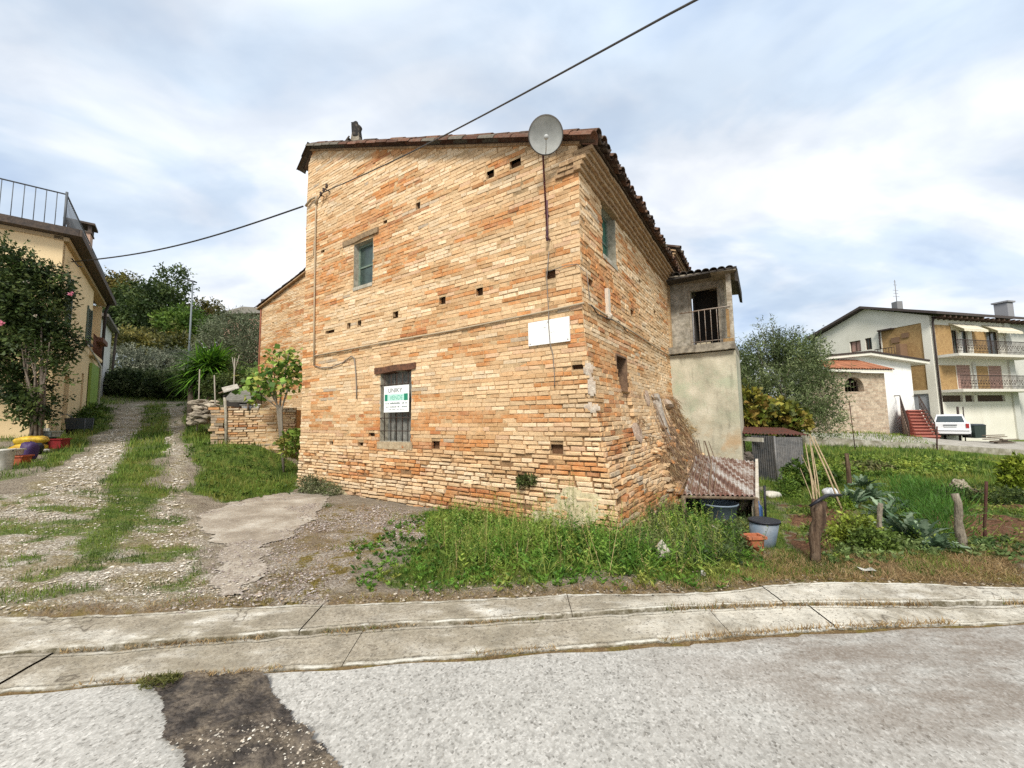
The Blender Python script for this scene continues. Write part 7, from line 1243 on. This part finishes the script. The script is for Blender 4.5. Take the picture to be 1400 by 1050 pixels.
for i in range(14):
    u0 = rd.random()*.5; a = ca+(cb_-ca)*u0*.8+UP*.08; e = cd_+(cc-cd_)*(u0+rd.uniform(-.2, .1))+UP*rd.uniform(-.1, .08); m.tube([a+A(-.1, .1, .2), a+(e-a)*.4+UP*rd.uniform(.03, .12), a+(e-a)*.75+UP*rd.uniform(.02, .1), e+UP*.03], rd.uniform(.004, .009), 5)
m.build('stems', simple('dry_stem', (.19, .125, .08), .4, 20), DC)
# ---- ochre tuft at the tower foot
p = TW(.25, 1.25, .1); plant('dry_tuft', 'ochre dry tuft of creeper at the foot of the balcony tower', 'creeper', p, [(p[0], p[1], p[2]-.1, .28, .12, .35)], 260, 5, .1, .16, [(.20, .11, .04), (.30, .19, .08), (.36, .26, .13)], .12, drop=0, seed=151, upb=-.5)
# ---- tall weeds at the foot of the house (uncountable)
def scatter(P_, n, seed=0):
    lo, hi = P_.min(0), P_.max(0); xy = lo+(hi-lo)*RNG.random((n, 2)); return xy[soft(P_, xy[:, 0], xy[:, 1], .2, 160+seed, 1.6) > RNG.random(n)]
def inhouse(x, y):
    q = np.c_[x-CN[0], y-CN[1]]; a = q@D1[:2]; b = q@D2[:2]; return (a > -.45) & (a < 7.6) & (b > -.06) & (b < 8)
P_TALL = poly([(585, 722), (640, 700), (700, 712), (850, 722), (930, 705), (985, 715), (1000, 770), (930, 785), (880, 792), (760, 795), (660, 790), (600, 770)])
P_TALL2 = poly([(850, 712), (960, 690), (1025, 712), (1030, 745), (1010, 775), (920, 778), (860, 760)])
V_, F_, C_ = [], [], []
def addv(V, F, C): 
    b = sum(len(v) for v in V_); V_.append(V); F_.append(F+b); C_.append(C)
def weed_field(xy, hmin, hmax, per, ls, pal, aspect, lean=.25, seed=1):
    n = len(xy); 
    if not n: return
    z = hgt(xy[:, 0], xy[:, 1]); h = hmin+(hmax-hmin)*RNG.random(n)**1.2*(.15+2.4*fbm(xy[:, 0]*1.3, xy[:, 1]*1.3, seed+50)**1.6)*(.72+1.1*np.exp(-((xy[:, 0]-.75)**2*.5+(xy[:, 1]-4.9)**2)/.45)); d = np.c_[RNG.normal(size=(n, 2))*lean, np.ones(n)]; d /= np.linalg.norm(d, axis=1)[:, None]; base_ = np.c_[xy, z]
    k = np.repeat(np.arange(n), per); q = np.tile((np.arange(per)+.5)/per, n)*.95+.05; P = base_[k]+d[k]*(h[k]*q)[:, None]; a = RNG.random(n*per)*6.28; D = np.c_[np.cos(a), np.sin(a), .35+.5*RNG.random(n*per)]; s = ls*(1.25-q*.75)*(.7+.6*RNG.random(n*per)); V, F = leaf_quads(P, D, s, aspect, .12)
    col = clump_cols(base_, pal, seed, 2.5, .2)[k]*(.62+.55*q)[:, None]; addv(V, F, np.repeat(col, 4, 0))  # leaves darkened toward the foot: ground-contact shade put into the colour
    b0, t0 = base_, base_+d*h[:, None]; sd = np.c_[RNG.normal(size=(n, 2)), np.zeros(n)]; sd = sd/np.linalg.norm(sd, axis=1)[:, None]*.0035; V = np.stack([b0-sd, b0+sd, t0+sd*.4, t0-sd*.4], 1).reshape(-1, 3); addv(V, np.arange(n*4).reshape(-1, 4), np.repeat(clump_cols(base_, pal, seed, 2.5)*.9, 4, 0))
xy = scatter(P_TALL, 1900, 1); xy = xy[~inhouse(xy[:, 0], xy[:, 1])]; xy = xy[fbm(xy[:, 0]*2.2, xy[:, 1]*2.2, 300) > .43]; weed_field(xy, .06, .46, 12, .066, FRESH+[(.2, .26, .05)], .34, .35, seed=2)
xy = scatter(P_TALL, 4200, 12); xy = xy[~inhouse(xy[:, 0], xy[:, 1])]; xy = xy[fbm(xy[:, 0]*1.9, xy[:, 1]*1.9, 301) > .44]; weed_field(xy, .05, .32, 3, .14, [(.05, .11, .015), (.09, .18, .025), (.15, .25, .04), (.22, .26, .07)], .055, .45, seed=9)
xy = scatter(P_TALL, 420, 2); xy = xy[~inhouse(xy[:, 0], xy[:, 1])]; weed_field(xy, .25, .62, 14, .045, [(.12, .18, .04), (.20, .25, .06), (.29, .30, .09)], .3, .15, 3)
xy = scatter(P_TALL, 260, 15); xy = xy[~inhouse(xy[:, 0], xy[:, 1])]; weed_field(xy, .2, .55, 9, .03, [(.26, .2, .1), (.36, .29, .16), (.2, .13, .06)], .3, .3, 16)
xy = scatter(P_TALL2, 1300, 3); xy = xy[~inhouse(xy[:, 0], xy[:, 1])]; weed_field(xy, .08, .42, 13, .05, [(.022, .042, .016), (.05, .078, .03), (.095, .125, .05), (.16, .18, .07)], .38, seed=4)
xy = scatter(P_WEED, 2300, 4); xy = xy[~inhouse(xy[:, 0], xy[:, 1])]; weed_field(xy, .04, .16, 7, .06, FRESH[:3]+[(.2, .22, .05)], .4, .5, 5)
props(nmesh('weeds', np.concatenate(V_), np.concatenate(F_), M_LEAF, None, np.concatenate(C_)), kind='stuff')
V_, F_, C_ = [], [], []
P_GREEN = poly([(1080, 645), (1130, 626), (1250, 630), (1400, 634), (1420, 655), (1300, 652), (1150, 657)])
xy = scatter(P_GREEN, 1500, 6); xy = xy[fbm(xy[:, 0]*.6, xy[:, 1]*.6, 302) > .45]; weed_field(xy, .04, .34, 8, .12, MIDG[1:]+[(.2, .24, .04)], .5, .35, 7)
P_GR2 = poly([(1130, 745), (1420, 742), (1420, 770), (1250, 765), (1130, 775)]); xy = scatter(poly([(1085, 700), (1130, 680), (1300, 690), (1420, 700), (1420, 765), (1240, 762), (1130, 770), (1080, 760)]), 1100, 27); xy = xy[fbm(xy[:, 0]*1.8, xy[:, 1]*1.8, 305) > .47]; weed_field(xy, .04, .32, 8, .06, MIDG+[(.2, .2, .06)], .35, .5, 28)
xy = scatter(P_GR2, 400, 7); weed_field(xy, .03, .15, 7, .07, [(.05, .09, .03), (.10, .15, .05), (.17, .22, .09)], .45, .5, 8)
xy = scatter(P_BANK, 1500, 8); weed_field(xy, .05, .2, 6, .10, MIDG[:3]+[(.10, .17, .03)], .45, .5, 9)
props(nmesh('ground_cover', np.concatenate(V_), np.concatenate(F_), M_LEAF, None, np.concatenate(C_)), kind='stuff')
# ---- grass blades over everything painted as grass (uncountable)
def blades(n, xr, yr, hmin, hmax, w, pal, thr=.25, lean=.6, maskf=None, seed=0):
    u = RNG.random(n); y = yr[0]*(yr[1]/yr[0])**u; x = xr[0]+(xr[1]-xr[0])*RNG.random(n); 
    x = x*(y/yr[1]*.75+.25) if abs(xr[0]) > 9 else x
    g, v, s, d = masks(x, y); mk = maskf(g, v, s, d) if maskf else g; fl_ = fbm(x*3.1, y*3.1, 200+seed, 3); k = (mk*(.5+fl_) > thr+.45*RNG.random(n)) & (y > cy(UC, x)+.05) & ~inhouse(x, y); x, y = x[k], y[k]; n = len(x)
    z = hgt(x, y)+.01; sc2 = np.clip(y/6, 1, 3.2); h = (hmin+(hmax-hmin)*RNG.random(n))*np.clip(y/7, .8, 1.9); a = RNG.random(n)*6.28; dx = np.c_[np.cos(a), np.sin(a), np.zeros(n)]; b = RNG.random(n)*6.28; ln = np.c_[np.cos(b), np.sin(b), np.zeros(n)]*(lean*RNG.random(n)*h)[:, None]; o = np.c_[x, y, z]; ww = (w*sc2)[:, None]
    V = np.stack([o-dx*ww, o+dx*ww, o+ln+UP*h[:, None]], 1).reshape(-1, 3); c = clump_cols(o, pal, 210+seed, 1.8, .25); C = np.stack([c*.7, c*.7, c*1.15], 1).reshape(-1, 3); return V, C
Vg, Cg = [], []
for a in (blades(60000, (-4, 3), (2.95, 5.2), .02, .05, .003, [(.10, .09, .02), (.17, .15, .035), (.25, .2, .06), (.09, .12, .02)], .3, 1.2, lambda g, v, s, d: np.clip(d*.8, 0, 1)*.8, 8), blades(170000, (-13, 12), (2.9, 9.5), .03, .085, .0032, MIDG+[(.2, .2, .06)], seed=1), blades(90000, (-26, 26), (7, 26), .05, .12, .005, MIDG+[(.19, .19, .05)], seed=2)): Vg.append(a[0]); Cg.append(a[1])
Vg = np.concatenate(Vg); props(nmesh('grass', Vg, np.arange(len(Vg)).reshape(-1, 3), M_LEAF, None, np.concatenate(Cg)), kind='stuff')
DRY = [(.14, .09, .045), (.24, .165, .085), (.34, .25, .14), (.18, .10, .045)]
Vd, Cd = blades(110000, (-9, 9), (2.9, 8), .012, .04, .0035, DRY, .22, 2.2, lambda g, v, s, d: np.maximum(d, v*.25), 5)
xs2 = RNG.uniform(-6, 6.5, 9000)                                        # dead grass and crumbs lodged in the joints of the pavement
yy = np.where(RNG.random(9000) < .62, cy(MC, xs2)+RNG.normal(size=9000)*.025, cy(LC, xs2)+RNG.normal(size=9000)*.012-.01); kq = fbm(xs2*1.6, yy*2, 230, 3)+np.where(xs2 > 1.2, .12, 0) > .52; xs2, yy = xs2[kq], yy[kq]; n = len(xs2); a = RNG.random(n)*6.28; o = np.c_[xs2, yy, np.full(n, .025)]; d_ = np.c_[np.cos(a), np.sin(a), np.zeros(n)]*.0035; ln = np.c_[RNG.normal(size=(n, 2))*.022, .006+.045*RNG.random(n)*np.where(xs2 > 1.2, 1.2, .5)]
V = np.stack([o-d_, o+d_, o+ln], 1).reshape(-1, 3); c = clump_cols(o, DRY+[(.10, .11, .03)], 231, 2.5); Vd = np.concatenate([Vd, V]); Cd = np.concatenate([Cd, np.repeat(c, 3, 0)])
Ve, Ce = blades(70000, (.5, 9), (3.1, 5.2), .015, .06, .003, DRY+[(.16, .17, .05)], .2, 2.4, lambda g, v, s, d: d*1.1, 6); Vd = np.concatenate([Vd, Ve]); Cd = np.concatenate([Cd, Ce])
props(nmesh('dry_grass', Vd, np.arange(len(Vd)).reshape(-1, 3), M_LEAF, None, Cd), kind='stuff')
V_, F_, C_ = [], [], []
xy = np.array([atZ(px, py, 0.)[:2] for px, py in ((195, 940), (205, 945), (215, 938), (228, 940), (238, 935))]); xy = np.repeat(xy, 26, 0)+RNG.normal(size=(130, 2))*.02; weed_field(xy, .01, .05, 4, .03, [(.06, .07, .02), (.12, .12, .035), (.2, .17, .06)], .2, .8, 17); props(nmesh('joint_weeds', np.concatenate(V_), np.concatenate(F_), M_LEAF, None, np.concatenate(C_)), kind='stuff')
# ---- loose stones (uncountable)
ico = MB(); ico.rock((0, 0, 0), 1., 1, (1, 1, .6), .2); IV = np.array(ico.v); IF = np.array([f for f in ico.f])[:]
oct_v = np.array([(1, 0, 0), (-1, 0, 0), (0, 1, 0), (0, -1, 0), (0, 0, .7), (0, 0, -.7), (.75, .7, .1), (-.7, .75, -.1), (-.7, -.7, .15), (.7, -.75, 0)], float)
oct_f = np.array([(0, 6, 4), (6, 2, 4), (2, 7, 4), (7, 1, 4), (1, 8, 4), (8, 3, 4), (3, 9, 4), (9, 0, 4)])
def pebbles(x, y, z, r, pal, name, sink=.3):
    n = len(x); a = RNG.random(n)*6.28; S3 = r[:, None]*(.7+.6*RNG.random((n, 3)))*A(1, 1, .75); v = oct_v[None]*(1+.22*RNG.normal(size=(n, 10, 1)))*S3[:, None, :]; ca_, sa_ = np.cos(a)[:, None], np.sin(a)[:, None]
    V = np.stack([v[..., 0]*ca_-v[..., 1]*sa_+x[:, None], v[..., 0]*sa_+v[..., 1]*ca_+y[:, None], v[..., 2]+(z+r*(.5-sink))[:, None]], -1).reshape(-1, 3); F = (oct_f[None]+np.arange(n)[:, None, None]*10).reshape(-1, 3); pal = np.array(pal); c = np.repeat(pal[RNG.integers(0, len(pal), n)]*(.75+.4*RNG.random((n, 1))), 10, 0)
    return nmesh(name, V, F, M_FSTONE, None, c)
n = 80000; y = 2.9*(18/2.9)**RNG.random(n); x = RNG.uniform(-14, .5, n)*np.clip(y/9, .45, 1.4); g, v, s, d = masks(x, y); k = (v*(.4+fbm(x*2, y*2, 240, 3)*1.1) > .35+.5*RNG.random(n)) & (y > cy(UC, x)+.03); x, y = x[k], y[k]; r = (.004+.015*RNG.random(len(x))**3)*np.clip(y/5, .8, 2.2)
props(pebbles(x, y, hgt(x, y), r, [(.64, .58, .48), (.52, .46, .37), (.38, .32, .24), (.74, .69, .6), (.46, .39, .3)], 'gravel'), kind='stuff')
n = 5200; lo, hi = P_PATCH.min(0), P_PATCH.max(0); xy = lo+(hi-lo)*RNG.random((n, 2)); k = inside(P_PATCH, xy[:, 0], xy[:, 1]) & (fbm(xy[:, 0]*2.6+3, xy[:, 1]*2.6, 250, 3) > .40+.25*RNG.random(n)) & (xy[:, 1] < 2.02+.25*(RNG.random(n)-.3)+.25*(xy[:, 0]+1.6)); xy = xy[k]
props(pebbles(xy[:, 0], xy[:, 1], patch_z(xy[:, 0], xy[:, 1]), .0025+.006*RNG.random(len(xy))**2, [(.44, .38, .3), (.36, .31, .25), (.22, .18, .14), (.6, .56, .48)], 'patch_gravel'), kind='stuff')
n = 5000; x = RNG.uniform(-3, 7, n); y = cy(UC, x)+np.abs(RNG.normal(size=n))*.35; g, v, s, d = masks(x, y); k = RNG.random(n) < .35; x, y = x[k], y[k]
props(pebbles(x, y, hgt(x, y), .005+.014*RNG.random(len(x))**3, [(.42, .35, .26), (.3, .24, .17), (.2, .15, .1), (.5, .44, .35)], 'soil_crumbs'), kind='stuff')
n = 30000; x = RNG.uniform(-5, .5, n); y = RNG.uniform(3, 9, n); sm = soft(P_SLAB, x, y, .5, 72, 1.8); k = (sm > .03) & (sm < .95) & (fbm(x*3, y*3, 303) > .42); x, y = x[k], y[k]; props(pebbles(x, y, hgt(x, y)+.012, .003+.010*RNG.random(len(x))**2.5, [(.42, .36, .33), (.33, .27, .25), (.24, .19, .17), (.5, .45, .4)], 'slab_edge_grit', .2), kind='stuff')
n = 26000; lo, hi = P_BARE.min(0), P_BARE.max(0); xy = lo+(hi-lo)*RNG.random((n, 2)); xy = xy[(soft(P_BARE, xy[:, 0], xy[:, 1], .25, 17) > RNG.random(n)) & ~inhouse(xy[:, 0], xy[:, 1]) & (xy[:, 1] > cy(UC, xy[:, 0])+.02)]; xy = xy[fbm(xy[:, 0]*2, xy[:, 1]*2, 260, 3) > .3+.3*RNG.random(len(xy))]
props(pebbles(xy[:, 0], xy[:, 1], hgt(xy[:, 0], xy[:, 1])+.004, .004+.012*RNG.random(len(xy))**2.5, [(.42, .36, .33), (.33, .27, .25), (.24, .19, .17), (.55, .5, .45), (.38, .3, .22)], 'fine_gravel'), kind='stuff')
